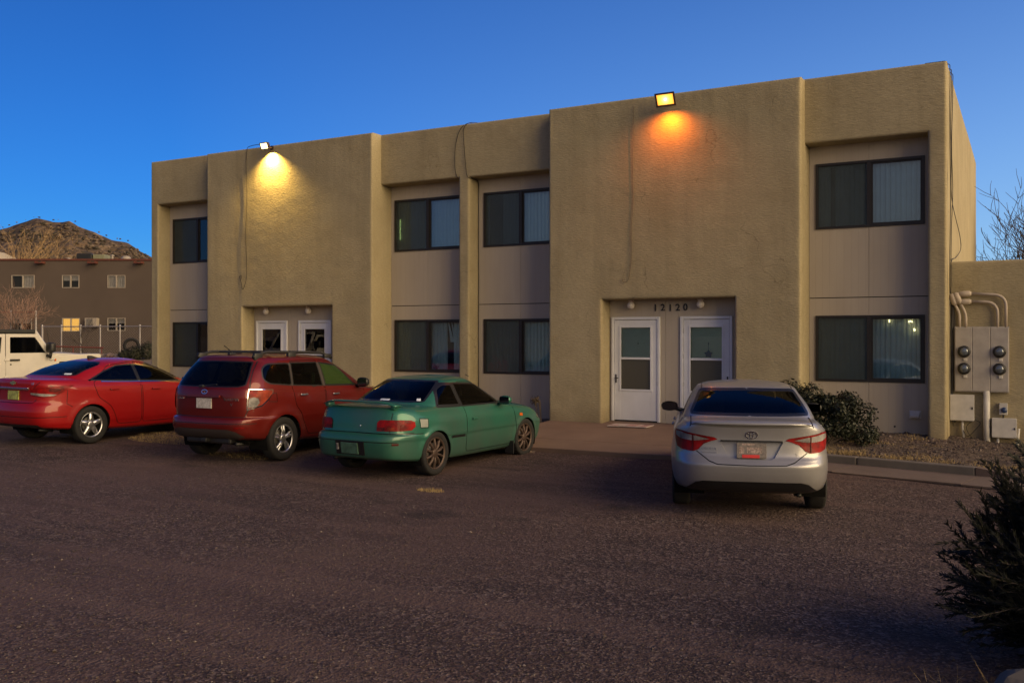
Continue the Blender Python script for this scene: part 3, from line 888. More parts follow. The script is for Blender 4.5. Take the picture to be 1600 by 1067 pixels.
# door recesses
def doors(rec, xs, styles):
    holes = [(x, x+1.04, 0.0, 2.335) for x in xs]
    cuts = [rec[0]+0.005, (xs[0]+1.04+xs[1])/2 - 0.10, rec[1]-0.005]
    for a, b in ((cuts[0], cuts[1]-0.003), (cuts[1]+0.003, cuts[2])):
        mb = MB(); rect_panel(mb, a, b, 0.16, 2.70, holes, YR, 0.03)
        bpart(mb, 'siding_panel', M['siding'])
    for x, (openin, ornament, hinge) in zip(xs, styles):
        z0, z1 = 0.225, 2.335
        w = 1.04
        mb = MB()
        mb.rbox(x, x+0.055, YR-0.035, YR+0.06, z0, z1, 0.006); mb.rbox(x+w-0.055, x+w, YR-0.035, YR+0.06, z0, z1, 0.006)
        mb.rbox(x+0.056, x+w-0.056, YR-0.034, YR+0.06, z1-0.055, z1, 0.006)
        mb.box(x+0.056, x+w-0.056, YR-0.03, YR+0.08, z0-0.03, z0+0.012, 1)
        fr = bpart(mb, 'door_frame', [M['white_paint'], M['bronze']])
        # storm door: stiles, rails, kick panel
        a, b = x+0.062, x+w-0.062
        ga, gb = a+0.135, b-0.135
        y0, y1 = YR-0.015, YR+0.028
        mb = MB()
        mb.rbox(a, ga, y0, y1, z0+0.02, z1-0.062, 0.004); mb.rbox(gb, b, y0, y1, z0+0.02, z1-0.062, 0.004)
        mb.box(ga, gb, y0+0.001, y1, 2.135, z1-0.066)
        mb.box(ga, gb, y0+0.001, y1, z0+0.024, 0.86)
        for (c, d) in ((ga-0.03, ga+0.012), (gb-0.012, gb+0.03)):
            mb.rbox(c, d, y0-0.012, y0+0.001, 0.835, 2.16, 0.004)
        mb.rbox(ga+0.012, gb-0.012, y0-0.011, y0+0.001, 0.835, 0.875, 0.004); mb.rbox(ga+0.012, gb-0.012, y0-0.011, y0+0.001, 2.12, 2.16, 0.004)
        mb.rbox(ga+0.012, gb-0.012, y0-0.01, y1, 1.475, 1.52, 0.004)
        dr = bpart(mb, 'storm_door', M['white_paint'])
        mb = MB(); mb.box(ga+0.001, gb-0.001, YR+0.004, YR+0.010, 1.50, 2.13); mb.build('pane', M['win_glass'], dr)
        mb = MB(); mb.box(ga+0.001, gb-0.001, YR+0.004, YR+0.010, 0.87, 1.495)
        mb.build('pane', M['dark_glass_low'], dr)
        hx = a+0.035 if hinge == 'R' else b-0.035
        hg = b+0.008 if hinge == 'R' else a-0.008
        mb = MB()
        mb.rbox(hx-0.014, hx+0.014, y0-0.014, y0, 1.00, 1.17, 0.005); mb.tube([(hx, y0-0.01, 1.10), (hx, y0-0.055, 1.10), (hx+(0.07 if hinge == 'R' else -0.07), y0-0.06, 1.095)], 0.009, 6)
        mb.build('handle', M['black'], dr)
        for zz_ in (0.45, 1.0, 1.55, 2.05):
            mb = MB(); mb.rbox(hg-0.012, hg+0.012, y0-0.008, y0+0.02, zz_-0.045, zz_+0.045, 0.004); mb.build('hinge', M['screw'], dr)
        if not openin:
            mb = MB(); mb.box(x+0.06, x+w-0.06, YR+0.055, YR+0.10, z0, z1-0.06)
            # sunburst panels of the inner door
            for k in range(5):
                aa = R(25+k*32.5); c = Vector((x+w/2, YR+0.051, 1.93)); t = Vector((math.cos(aa), 0, math.sin(aa)))
                u = Vector((-t.z, 0, t.x))*0.022
                mb.add([c+t*0.06-u*0.4, c+t*0.06+u*0.4, c+t*0.20+u, c+t*0.20-u], [(0, 3, 2, 1)])
            bpart(mb, 'inner_door', M['inner_door'])
            mb = MB(); mb.lathe([(0.0, -0.006), (0.012, -0.006), (0.012, 0.004)], 10, axis='y', c=(x+w/2+0.03, YR+0.05, 1.80)); bpart(mb, 'peephole', M['black'])
        else:
            mb = MB(); mb.rbox(x+w-0.36, x+w-0.31, YR+0.05, YR+0.07, 1.78, 2.0, 0.006); mb.rbox(x+w-0.37, x+w-0.32, YR+0.05, YR+0.07, 1.70, 1.76, 0.006)
            mb.build('door_tag', M['white_paint'], dr)
        if ornament:
            mb = MB(); cx, cz = x+w/2+0.03, 1.60
            mb.tube([(cx, YR+0.035, 1.83), (cx, YR+0.035, 1.64)], 0.004, 5)
            pts = []
            for k in range(10):
                r_ = 0.085 if k % 2 == 0 else 0.055
                aa = R(90+36*k); pts.append((cx+r_*math.cos(aa), cz+r_*0.9*math.sin(aa)))
            n = len(pts)
            mb.add([(p[0], YR+0.028, p[1]) for p in pts]+[(p[0], YR+0.045, p[1]) for p in pts], [tuple(range(n))]+[(k, (k+1) % n, n+(k+1) % n, n+k) for k in range(n)])
            mb.build('hanging_ornament', simple('blue_ornament', (0.03, 0.14, 0.26), 0.6), dr)
M['inner_door'] = simple('cream_inner_door', (0.85, 0.78, 0.55), 0.55, var=0.04)
def screenmat():
    n = NT('door_screen_mesh')
    n.set(Base__Color=(0.07, 0.065, 0.05), Roughness=0.35)
    return n.mat
M['dark_glass_low'] = screenmat()
doors(REC2, (-7.43, -5.97), ((False, False, 'R'), (False, True, 'L')))
doors(REC1, (-17.21, -15.80), ((True, False, 'R'), (False, False, 'L')))
# vestibule behind the open door keeps the daylight out
# house number
def digit_obj(ch, x, z, h, y, mat, parent, depth=0.012, name='house_number_digit'):
    cu = bpy.data.curves.new('txt', 'FONT'); cu.body = ch; cu.size = h*1.38; cu.extrude = depth/2; cu.align_x = 'CENTER'; cu.offset = 0.0035
    t = bpy.data.objects.new('txt', cu); COL.objects.link(t)
    dg = bpy.context.evaluated_depsgraph_get()
    me = bpy.data.meshes.new_from_object(t.evaluated_get(dg))
    bpy.data.objects.remove(t); bpy.data.curves.remove(cu)
    me.transform(Matrix.Translation((x, y, z)) @ Matrix.Rotation(R(90), 4, 'X'))
    me.materials.clear(); me.materials.append(mat)
    o = bpy.data.objects.new(name, me); COL.objects.link(o); o.parent = parent
    return o
for k, ch in enumerate('12120'):
    P2B(digit_obj(ch, -6.49+0.155*k, 2.452 + 0.004*math.sin(k*2.1), 0.135, YR-0.009, M['black'], bld))
# dryer vent hood and a pipe hole on the right bay
mb = MB()
mb.rbox(-1.83, -1.63, YW-0.02, YW, 0.47, 0.62, 0.008)
mb.add([(-1.81, YW-0.02, 0.61), (-1.65, YW-0.02, 0.61), (-1.66, YW-0.12, 0.53), (-1.80, YW-0.12, 0.53), (-1.81, YW-0.02, 0.50), (-1.65, YW-0.02, 0.50), (-1.66, YW-0.11, 0.50), (-1.80, YW-0.11, 0.50)],
       [(0, 3, 2, 1), (3, 7, 6, 2), (0, 4, 7, 3), (1, 2, 6, 5)])
bpart(mb, 'vent_hood', M['pale_box'])
mb = MB(); mb.lathe([(0.0, -0.004), (0.018, -0.004), (0.018, 0.002)], 10, axis='y', c=(-2.07, YW, 0.32)); bpart(mb, 'pipe_stub', M['black'])
#PART3
# ------------------------------------------------------------------ low wing wall on the right
WY = 1.10
wing = stucco_sheet('stucco_wall', -1.185, 9.0, -0.15, 3.28, [], lambda u, d, z: (u, WY+d, z), 0.2, 'T', sides='TR', capdepth=0.22, mat=M['stucco'], seed=71.0)
tag(wing, 'low tan stucco wall joined to the building behind the electric meters', 'wall')

# ------------------------------------------------------------------ porch lights, door mat
def porch(x, label):
    o = empty('porch_light', (x, 0.30, 2.68), 0, label, 'light', 'globe lights over the entry doors')
    mb = MB(); sphere_mb(mb, (0, 0, -0.115), 0.075, 16, 10); mb.build('globe', M['globe'], o, True)
    mb = MB(); mb.lathe([(0.0, -0.002), (0.06, -0.002), (0.06, -0.03), (0.04, -0.05), (0.0, -0.05)], 16); mb.build('mount', M['trim_pink'], o, True)
porch(-6.97, 'round white porch globe above the white door left of the house number')
porch(-5.53, 'round white porch globe above the white door with the blue ornament')
porch(-16.78, 'round white porch globe above the white door with dark glass, behind the roof rack')
porch(-15.40, 'round white porch globe above the white door with pale glass, near the red suv')
dm = empty('door_mat', (-6.76, -0.20, slab_z(-0.2)+0.004), R(3), 'faded red and white door mat lying before the door left of the house number', 'mat')
mb = MB(); mb.box(-0.40, 0.40, -0.30, 0.20, 0, 0.012); mb.build('backing', M['mat_pale'], dm)
mb = MB(); mb.box(-0.06, 0.16, -0.22, 0.12, 0.012, 0.0135); mb.box(0.22, 0.37, -0.28, 0.18, 0.012, 0.0135); mb.box(-0.37, -0.20, -0.26, -0.12, 0.012, 0.0135)
mb.build('printed_pattern', M['mat_red'], dm)

# ------------------------------------------------------------------ flood lights
def flood(loc, w, h, tilt, lens_mat, col, energy, size, label, spot=None):
    o = empty('flood_light', loc, 0, label, 'light')
    rot = Matrix.Rotation(tilt, 4, 'X')
    mb = MB()     # housing: open box with a rim, wider at the front
    d = h*0.62
    fo = [(-w/2, -d/2, -h/2), (w/2, -d/2, -h/2), (w/2, -d/2, h/2), (-w/2, -d/2, h/2)]
    bk = [(-w*0.36, d/2, -h*0.3), (w*0.36, d/2, -h*0.3), (w*0.36, d/2, h*0.3), (-w*0.36, d/2, h*0.3)]
    ins = [(x*0.80, -d/2, z*0.72) for x, _, z in fo]
    vs = [rot @ Vector(v) for v in fo+bk+ins]
    mb.add(vs, [(0, 1, 5, 4), (1, 2, 6, 5), (2, 3, 7, 6), (3, 0, 4, 7), (4, 5, 6, 7), (0, 8, 9, 1), (1, 9, 10, 2), (2, 10, 11, 3), (3, 11, 8, 0)])
    hs_ = mb.build('housing', M['lamp_brown'], o); edge_bevel(hs_, 0.006)
    mb = MB()
    vs = [rot @ Vector((x*0.80, -d/2+0.006, z*0.72)) for x, _, z in fo]
    mb.add(vs, [(0, 1, 2, 3)])
    mb.build('lens', lens_mat, o)
    mb = MB()
    mb.tube([rot @ Vector((0, d/2-0.01, 0)), Vector((0, d/2+0.06, -0.02)), Vector((0, -loc[1]-0.005, -0.02))], 0.018, 8)
    mb.lathe([(0.0, -loc[1]-0.03), (0.055, -loc[1]-0.03), (0.055, -loc[1]), (0.0, -loc[1])], 14, axis='y', c=(0, 0, -0.02))
    mb.build('mounting_arm', M['lamp_brown'], o)
    ld = bpy.data.lights.new('flood_lamp', 'SPOT'); ld.spot_size = R(150); ld.spot_blend = 1.0; ld.shadow_soft_size = 0.0
    ld.energy = energy; ld.color = col
    lo = bpy.data.objects.new('flood_lamp', ld); lo.parent = o
    lo.location = rot @ Vector((0, -d/2-0.012, 0))
    lo.rotation_euler = (R(90)+tilt, 0, 0)
    COL.objects.link(lo)
    return o
M['lamp_brown'] = simple('rusty_brown_lamp_housing', (0.06, 0.035, 0.025), 0.6)
def sodium():
    n = NT('lit_sodium_lens')
    v = n.coord('Object')
    ln = n.n.new('ShaderNodeVectorMath'); ln.operation = 'LENGTH'; n.link(v, ln.inputs[0])
    n.set(Base__Color=(0.02, 0.02, 0.02), Emission__Color=n.ramp(ln.outputs['Value'], [(0.03, (1.0, 0.82, 0.45)), (0.12, (1.0, 0.45, 0.06)), (0.24, (1.0, 0.24, 0.015))]), Emission__Strength=1.35)
    return n.mat
M['lens_sodium'] = sodium()
M['lens_led'] = emit('lit_led_lens', (1.0, 0.72, 0.28), 3.0)
fl2 = flood((-6.01, -0.30, 6.48), 0.40, 0.27, R(28), M['lens_sodium'], (1.0, 0.36, 0.05), 30, 0.3, 'orange glowing flood light on the right entry tower parapet')
fl1 = flood((-16.28, -0.24, 6.60), 0.26, 0.18, R(24), M['lens_led'], (1.0, 0.74, 0.30), 60, 0.2, 'bright yellow white flood light atop the left entry tower')
# the tower of the left lamp gets a tight downward beam
sp = bpy.data.lights.new('flood_beam', 'SPOT'); sp.energy = 440; sp.color = (1.0, 0.64, 0.15); sp.spot_size = R(126); sp.spot_blend = 1.0; sp.shadow_soft_size = 0.0
so = bpy.data.objects.new('flood_beam', sp); so.parent = fl1; so.location = (0, 0.09, -0.06); so.rotation_euler = (R(5), 0, 0)
COL.objects.link(so)

# extra spot added under the orange lamp to light the wall below
pl_ = bpy.data.lights.new('flood_spill', 'SPOT'); pl_.energy = 62; pl_.color = (1.0, 0.21, 0.008); pl_.spot_size = R(165); pl_.spot_blend = 1.0; pl_.shadow_soft_size = 0.0
po = bpy.data.objects.new('flood_spill', pl_); po.parent = fl2; po.location = (0, 0.02, -0.20); po.rotation_euler = (R(18), 0, 0)
COL.objects.link(po)
# ------------------------------------------------------------------ loose cables
def cable(pts, r, label, hook=None, n=6, group=None, mat='cable'):
    r *= 0.6
    mb = MB()
    P = [Vector(p) for p in pts]
    out = []
    for i in range(len(P)-1):      # Catmull-Rom
        p0 = P[max(i-1, 0)]; p1 = P[i]; p2 = P[i+1]; p3 = P[min(i+2, len(P)-1)]
        for s in range(6):
            t = s/6
            out.append(0.5*((2*p1)+(-p0+p2)*t+(2*p0-5*p1+4*p2-p3)*t*t+(-p0+3*p1-3*p2+p3)*t**3))
    out.append(P[-1])
    mb.tube(out, r, n)
    o = mb.build('cable', M[mat], None, True)
    return tag(o, label, 'cable', group)
cable([(-16.32, -0.05, 6.64), (-16.6, -0.03, 6.70), (-17.0, -0.025, 6.69), (-17.10, -0.028, 6.60), (-17.13, -0.03, 6.2), (-17.10, -0.03, 5.6), (-17.12, -0.032, 5.0), (-17.14, -0.028, 4.4), (-17.11, -0.03, 3.7), (-17.12, -0.04, 3.35), (-17.20, -0.07, 3.12), (-17.27, -0.06, 3.30), (-17.33, -0.05, 3.44), (-17.26, -0.06, 3.47), (-17.27, -0.06, 3.38)], 0.012, 'dark cable hanging from the left flood light, hooked at its end')
cable([(-6.78, -0.028, 6.50), (-6.79, -0.03, 5.9), (-6.80, -0.028, 5.2), (-6.79, -0.03, 4.6), (-6.83, -0.03, 4.1), (-6.82, -0.03, 3.6), (-6.88, -0.034, 3.1), (-6.99, -0.034, 3.02), (-7.02, -0.03, 3.09)], 0.010, 'thin cable running down the right entry tower wall', mat='cable_tan')
cable([(-10.75, 0.75, 6.67), (-10.88, 0.45, 6.69), (-11.02, 0.32, 6.55), (-11.14, 0.315, 6.25), (-11.17, 0.315, 5.9), (-11.15, 0.315, 5.6), (-11.11, 0.36, 5.46)], 0.012, 'dark cable over the parapet, left of the slim middle pilaster')
cable([(-10.60, 0.75, 6.68), (-10.80, 0.42, 6.69), (-10.93, 0.315, 6.55), (-10.92, 0.315, 6.1), (-10.88, 0.315, 5.7), (-10.84, 0.32, 5.48), (-10.78, 0.45, 5.44), (-10.79, 0.70, 5.40), (-10.795, 0.72, 5.0), (-10.79, 0.72, 3.4), (-10.795, 0.72, 2.0), (-10.79, 0.72, 0.4)], 0.013, 'dark cable down the right side of the slim middle pilaster')
sx = side_x+0.022
cable([(-1.45, 0.62, 6.70), (sx-0.03, 0.70, 6.72), (sx, 0.78, 6.6), (sx, 0.72, 6.0), (sx, 0.80, 5.2), (sx, 0.95, 4.5), (sx, 0.85, 3.9), (sx, 0.75, 3.4), (sx, 0.70, 2.9), (sx, 0.80, 2.70)], 0.011, 'dark cable down the right side wall, nearest the corner')
cable([(-1.45, 0.95, 6.70), (sx-0.03, 1.05, 6.72), (sx, 1.15, 6.6), (sx, 1.0, 5.8), (sx, 1.12, 5.0), (sx, 1.3, 4.4), (sx+0.02, 3.2, 3.95), (sx+0.02, 3.5, 3.7), (sx, 2.4, 3.45), (sx, 1.2, 3.30), (sx, 1.06, 2.9), (sx, 1.0, 2.72)], 0.011, 'dark cable that loops out on the right side wall')
cable([(-1.45, 1.2, 6.70), (sx-0.02, 1.35, 6.72), (sx, 1.5, 6.5), (sx, 1.22, 5.4), (sx, 1.5, 4.6), (sx, 1.2, 4.0), (sx, 1.05, 3.35), (sx, 1.0, 2.0), (sx, 0.98, 1.0), (sx+0.04, 1.0, 0.35)], 0.011, 'dark cable down to the ground between wall and meters')

# ------------------------------------------------------------------ electric meters
mt = empty('meter_cabinet', (-0.68, 1.10, 0.98), 0, 'taupe electric cabinet with four round meters and bent conduits on the stucco wall', 'electric meter')
mo = Vector((-0.68, 1.10, 0.98))
def mp(mb, name, mat, smooth=False, parent=None):
    o = mb.build(name, mat, parent or mt, smooth)
    o.matrix_parent_inverse = Matrix.Translation(-mo)
    return o
for (a, b) in ((-1.10, -0.83), (-0.825, -0.545), (-0.54, -0.26)):
    mb = MB(); mb.rbox(a, b, 0.985, 1.10, 0.98, 2.10, 0.008)
    mp(mb, 'cabinet_door', M['grey_metal'])
mb = MB(); mb.box(-1.11, -0.25, 1.01, 1.10, 0.965, 2.115); mp(mb, 'cabinet_case', M['grey_metal'])
for x in (-0.955, -0.40):
    for z in (1.675, 1.375):
        mb = MB(); mb.lathe([(0.0, 0.93), (0.080, 0.925), (0.104, 0.94), (0.106, 0.986)], 22, axis='y', c=(x, 0, z)); m_ = mp(mb, 'meter_ring', M['black'], True)
        mb = MB(); sphere_mb(mb, (x, 0.925, z), 0.068, 16, 10, sq=(1, 0.4, 1)); o = mb.build('meter_glass', M['meter_dome'] if 'meter_dome' in M else M['chrome'], m_, True)
        mb = MB(); mb.rbox(x-0.03+0.02, x+0.03+0.02, 0.96, 0.986, z-0.165, z-0.115, 0.006); mp(mb, 'seal_tab', M['pale_box'])
def arc_pts(pts, r=0.12, n=6):
    P = [Vector(p) for p in pts]; out = [P[0]]
    for i in range(1, len(P)-1):
        a = (P[i-1]-P[i]).normalized(); b = (P[i+1]-P[i]).normalized()
        for k in range(n+1):
            t = k/n
            s0 = P[i]+a*r; s1 = P[i]+b*r
            out.append((1-t)**2*s0 + 2*t*(1-t)*P[i] + t*t*s1)
    out.append(P[-1])
    return out
for pts, r in (([(-0.30, 1.03, 2.09), (-0.30, 1.03, 2.66), (-0.86, 1.03, 2.70)], 0.026), ([(-0.43, 1.03, 2.09), (-0.43, 1.03, 2.54), (-0.84, 1.03, 2.56)], 0.026),
               ([(-1.03, 1.03, 2.09), (-1.03, 1.03, 2.36), (-1.13, 1.02, 2.56)], 0.026), ([(-0.93, 1.03, 2.09), (-0.93, 1.03, 2.34), (-1.05, 1.02, 2.60)], 0.026)):
    mb = MB(); mb.tube(arc_pts(pts, 0.2 if pts[0][0] > -0.6 else 0.09, 8), r, 10); mp(mb, 'conduit', M['conduit'], True)
for a, b in (((-0.84, 1.03, 2.70), (-1.06, 1.03, 2.69)), ((-0.84, 1.03, 2.56), (-1.08, 1.03, 2.55)), ((-1.10, 1.01, 2.50), (-1.16, 1.0, 2.70)), ((-1.02, 1.01, 2.52), (-1.10, 1.0, 2.72))):
    mb = MB(); a = Vector(a); b = Vector(b)
    mb.tube([a, a*0.85+b*0.15, a*0.5+b*0.5, b*0.9+a*0.1, b], [0.03, 0.05, 0.055, 0.05, 0.02], 10); mp(mb, 'service_head', M['conduit'], True)
mb = MB(); mb.tube([(-0.60, 1.02, 0.99), (-0.60, 1.02, 0.45), (-0.595, 1.02, 0.0)], 0.055, 12); mp(mb, 'riser_pipe', M['pale_box'], True)
mb = MB(); mb.tube([(-1.13, 1.04, 2.65), (-1.16, 1.03, 2.0), (-1.15, 1.03, 1.2), (-1.16, 1.03, 0.5), (-1.10, 1.03, 0.42)], 0.022, 8); mp(mb, 'side_conduit', M['cable'], True)
def ubox(x0, x1, z0, z1, mat, label, name='utility_box', feet=True, cat='box'):
    o = empty(name, ((x0+x1)/2, WY, z0), 0, label, cat)
    w = x1-x0; h = z1-z0
    mb = MB(); mb.rbox(-w/2, w/2, -0.13, -0.002, 0, h, 0.008); mb.build('case', mat, o)
    mb = MB(); mb.rbox(-w/2-0.008, w/2+0.008, -0.142, -0.128, 0.01, h+0.006, 0.005); mb.build('lid', mat, o)
    mb = MB(); mb.rbox(w/2-0.035, w/2-0.015, -0.155, -0.14, h*0.45, h*0.55, 0.003); mb.build('latch', M['black'], o)
    return o
ub = ubox(-1.17, -0.80, 0.45, 0.91, M['pale_box'], 'pale square utility box on the wall, between pillar and riser pipe')
mb = MB(); mb.tube([(0.0, -0.06, 0.0), (0.0, -0.06, -0.12), (0.03, -0.06, -0.40)], 0.022, 8); mb.build('stub_pipe', M['pale_box'], ub, True)
ub = ubox(-0.51, -0.14, 0.18, 0.52, M['pale_box'], 'pale low utility box right of the riser pipe, under the small meter')
mb = MB(); mb.tube([(-0.10, -0.06, 0.0), (-0.10, -0.06, -0.25)], 0.022, 8); mb.build('stub_pipe', M['pale_box'], ub, True)
mb = MB(); mb.tube([(0.20, -0.07, -0.25), (0.21, -0.07, 0.0), (0.225, -0.06, 0.17)], 0.018, 8); mb.build('stub_pipe', M['pale_box'], ub, True)
sm = empty('small_meter', (-0.34, WY, 0.58), 0, 'small box with a dark blue round dial above the low utility box', 'electric meter')
mb = MB(); mb.rbox(-0.065, 0.065, -0.08, -0.002, 0, 0.20, 0.006); mb.build('case', M['pale_box'], sm)
M['blue_dial'] = simple('blue_dial', (0.03, 0.05, 0.12), 0.3)
mb = MB(); mb.lathe([(0.0, -0.115), (0.045, -0.115), (0.052, -0.08)], 16, axis='y', c=(0.012, 0, 0.08)); mb.build('dial', M['blue_dial'], sm, True)
mb = MB(); mb.tube([(0, -0.05, 0.0), (0, -0.05, -0.06)], 0.015, 8); mb.build('nipple', M['black'], sm)
cable([(-0.98, 1.03, 0.30), (-0.90, 1.0, 0.18), (-0.78, 1.0, 0.30), (-0.70, 1.02, 0.42), (-0.80, 1.02, 0.46), (-0.92, 1.0, 0.33), (-0.80, 1.0, 0.10)], 0.010, 'loose loops of dark wire under the square utility box')

# ------------------------------------------------------------------ neighbouring block beyond the fence, 60 m away
f3 = Vector((-math.sin(YAW), math.cos(YAW), 0)); r3 = Vector((math.cos(YAW), math.sin(YAW), 0))
nb_o = CAM + f3*60; nb_o.z = 0
nb = empty('neighbour_building', nb_o, YAW, 'long brown two storey block with red trimmed flat roof behind the fence', 'building')
M['brown_wall'] = simple('brown_stucco', (0.072, 0.054, 0.045), 0.92, var=0.10, vs=0.5)
M['red_trim'] = simple('rust_red_trim', (0.085, 0.022, 0.013), 0.7)
M['white_frame'] = simple('pale_window_frame', (0.27, 0.235, 0.20), 0.5)
M['curtain'] = simple('white_curtain', (0.46, 0.44, 0.43), 0.8)
M['pane_dark'] = glass('far_window_glass', (0.9, 0.9, 0.9), 0.9, 1.5, gain=0.5)
M['lit_curtain'] = emit('lit_yellow_curtain', (1.0, 0.52, 0.10), 0.75)
NX0, NX1, NZ = -46.0, -19.5, 6.78
S60 = 60/1460.0
def nx_(px): return (px-800)*S60
def nz_(py): return 1.95 + (525-py)*S60
wins = [(18, 54, 430, 450, 'half'), (97, 124, 430, 450, 'dark'), (168, 196, 430, 450, 'white'), (17, 50, 497, 517, 'dark'), (97, 125, 497, 518, 'lit'), (168, 196, 497, 517, 'dark')]
holes = [(nx_(a), nx_(b), nz_(d), nz_(c)) for a, b, c, d, k in wins]
mb = MB(); rect_panel(mb, NX0, NX1, -0.2, NZ, holes, 0.0, 0.25)
mb.build('front_wall', M['brown_wall'], nb)
mb = MB()
mb.add([(NX0, 0.02, -0.2), (NX0, 11, -0.2), (NX0, 11, NZ), (NX0, 0.02, NZ), (NX1, 0.02, -0.2), (NX1, 11, -0.2), (NX1, 11, NZ), (NX1, 0.02, NZ)], [(0, 3, 2, 1), (4, 5, 6, 7), (1, 2, 6, 5)])
mb.add([(NX0, 0.3, NZ-0.35), (NX1, 0.3, NZ-0.35), (NX1, 11, NZ-0.35), (NX0, 11, NZ-0.35)], [(0, 1, 2, 3)])
mb.add([(NX0, 1.6, 0), (NX1, 1.6, 0), (NX1, 1.6, NZ-0.4), (NX0, 1.6, NZ-0.4)], [(0, 1, 2, 3)])
mb.build('outer_wall', M['brown_wall'], nb)
mb = MB(); mb.box(NX0, NX1, -0.06, 0.28, NZ, NZ+0.12); mb.build('roof_trim', M['red_trim'], nb)
for (a, b, c, d, kind), (x0, x1, z0, z1) in zip(wins, holes):
    mb = MB(); t = 0.045
    mb.box(x0, x0+t, -0.03, 0.06, z0, z1); mb.box(x1-t, x1, -0.03, 0.06, z0, z1); mb.box(x0+t, x1-t, -0.028, 0.06, z0, z0+t); mb.box(x0+t, x1-t, -0.028, 0.06, z1-t, z1)
    xm = (x0+x1)/2
    mb.box(xm-0.04, xm+0.04, -0.035, 0.06, z0+t, z1-t)
    w = mb.build('window', M['white_frame'], nb)
    for p, q in ((x0+t, xm-0.05), (xm+0.05, x1-t)):
        mb = MB(); mb.box(p, q, 0.02, 0.03, z0+t, z1-t); mb.build('pane', M['pane_dark'], w)
    if kind in ('white', 'half', 'lit'):
        mb = MB()
        p0 = xm if kind == 'half' else x0+t
        m_ = M['lit_curtain'] if kind == 'lit' else M['curtain']
        n_ = 14
        for k in range(n_):
            u0 = p0+(x1-t-p0)*k/n_; u1 = p0+(x1-t-p0)*(k+1)/n_
            mb.add([(u0, 0.09+0.03*(k % 2), z0), (u1, 0.12-0.03*(k % 2), z0), (u1, 0.12-0.03*(k % 2), z1), (u0, 0.09+0.03*(k % 2), z1)], [(0, 1, 2, 3)])
        mb.build('curtain', m_, w)
    elif kind == 'dark':
        mb = MB(); mb.box(x0+t, x1-t, 0.10, 0.12, z1-0.35, z1-t); mb.build('blind', M['curtain'], w)
for px in (65, 147, 219):
    x = nx_(px)
    mb = MB(); mb.box(x-0.25, x+0.25, -0.45, 0.0, nz_(412.5), nz_(410.5)); mb.box(x-0.25, x-0.20, -0.45, 0.0, nz_(410.5), nz_(408.8)); mb.box(x+0.20, x+0.25, -0.45, 0.0, nz_(410.5), nz_(408.8))
    mb.build('roof_scupper', M['red_trim'], nb)
nbm = lambda x, y, z: nb_o + r3*x + f3*y + Vector((0, 0, z))
# window air conditioner
x0, x1, z0, z1 = nx_(136), nx_(155), nz_(511), nz_(497)
ac = empty('window_cooler', nbm((x0+x1)/2, 0, z0), YAW, 'boxy evaporative cooler in the brown block wall, right of the lit window', 'cooler')
w = x1-x0; h = z1-z0
mb = MB(); mb.rbox(-w/2, w/2, -0.35, 0.3, 0, h, 0.02); mb.build('case', M['white_frame'], ac)
mb = MB(); mb.box(-w*0.36, w*0.16, -0.356, -0.351, h*0.12, h*0.88)
mb.build('grille', M['black'], ac)
mb = MB()
for k in range(6): mb.box(-w*0.36, w*0.16, -0.366, -0.357, h*(0.16+0.12*k), h*(0.20+0.12*k))
mb.build('louver', M['grey_metal'], ac)
# roof top units
x0, x1 = nx_(107), nx_(150)
ru = empty('rooftop_cooler', nbm((x0+x1)/2, 1.5, NZ-0.34), YAW, 'dark rooftop cooling unit on the flat roof of the brown block', 'cooler')
w = x1-x0
mb = MB(); mb.rbox(-w/2, w*0.05, -0.4, 0.8, 0, 0.90, 0.03); mb.build('case', M['black'], ru)
mb = MB(); mb.rbox(w*0.07, w/2, -0.3, 0.7, 0, 0.85, 0.03); mb.build('duct', simple('olive_duct', (0.17, 0.17, 0.11), 0.7), ru)
for px, h, lab in ((94, 0.55, 'thin vent pipe on the brown block roof, left of the dark cooler'), (163, 0.75, 'stout vent pipe on the brown block roof, right of the dark cooler'), (171, 0.45, 'short vent pipe on the brown block roof beside the stout one')):
    v = empty('vent_pipe', nbm(nx_(px), 1.2, NZ-0.35), YAW, lab, 'vent pipe')
    mb = MB(); mb.tube([(0, 0, 0), (0, 0, h)], 0.08, 8); mb.lathe([(0.0, h+0.1), (0.14, h+0.06), (0.14, h), (0.0, h)], 10); mb.build('pipe', M['white_frame'], v)
v = empty('roof_vent', nbm(nx_(185), 1.2, NZ-0.35), YAW, 'pale mushroom shaped roof vent near the right end of the brown roof', 'vent')
mb = MB(); mb.lathe([(0.0, 0.78), (0.22, 0.74), (0.34, 0.55), (0.34, 0.5), (0.2, 0.5), (0.2, 0.0)], 14); mb.build('hood', M['white_frame'], v, True)
# gable of a house behind, at the far left
hx = FAR((-8-800)/1460*82, 82, 0)
hs2 = empty('gable_house', (hx.x, hx.y, 0), YAW, 'pale gabled house peeking over the brown roof at far left', 'house')
mb = MB(); mb.box(-3.0, 1.6, 0, 5, 0, 7.7); mb.build('wall', simple('pale_house_wall', (0.34, 0.27, 0.17), 0.9), hs2)
mb = MB(); mb.add([(-2.0, -0.35, 9.7), (2.2, -0.35, 7.75), (2.2, 5.2, 7.75), (-2.0, 5.2, 9.7), (-2.0, -0.35, 9.45), (2.2, -0.35, 7.5), (2.2, 5.2, 7.5), (-2.0, 5.2, 9.45)], [(0, 1, 2, 3), (4, 7, 6, 5), (0, 4, 5, 1), (1, 5, 6, 2), (2, 6, 7, 3), (3, 7, 4, 0)])
mb.build('roof', simple('pale_fascia', (0.50, 0.42, 0.28), 0.8), hs2)

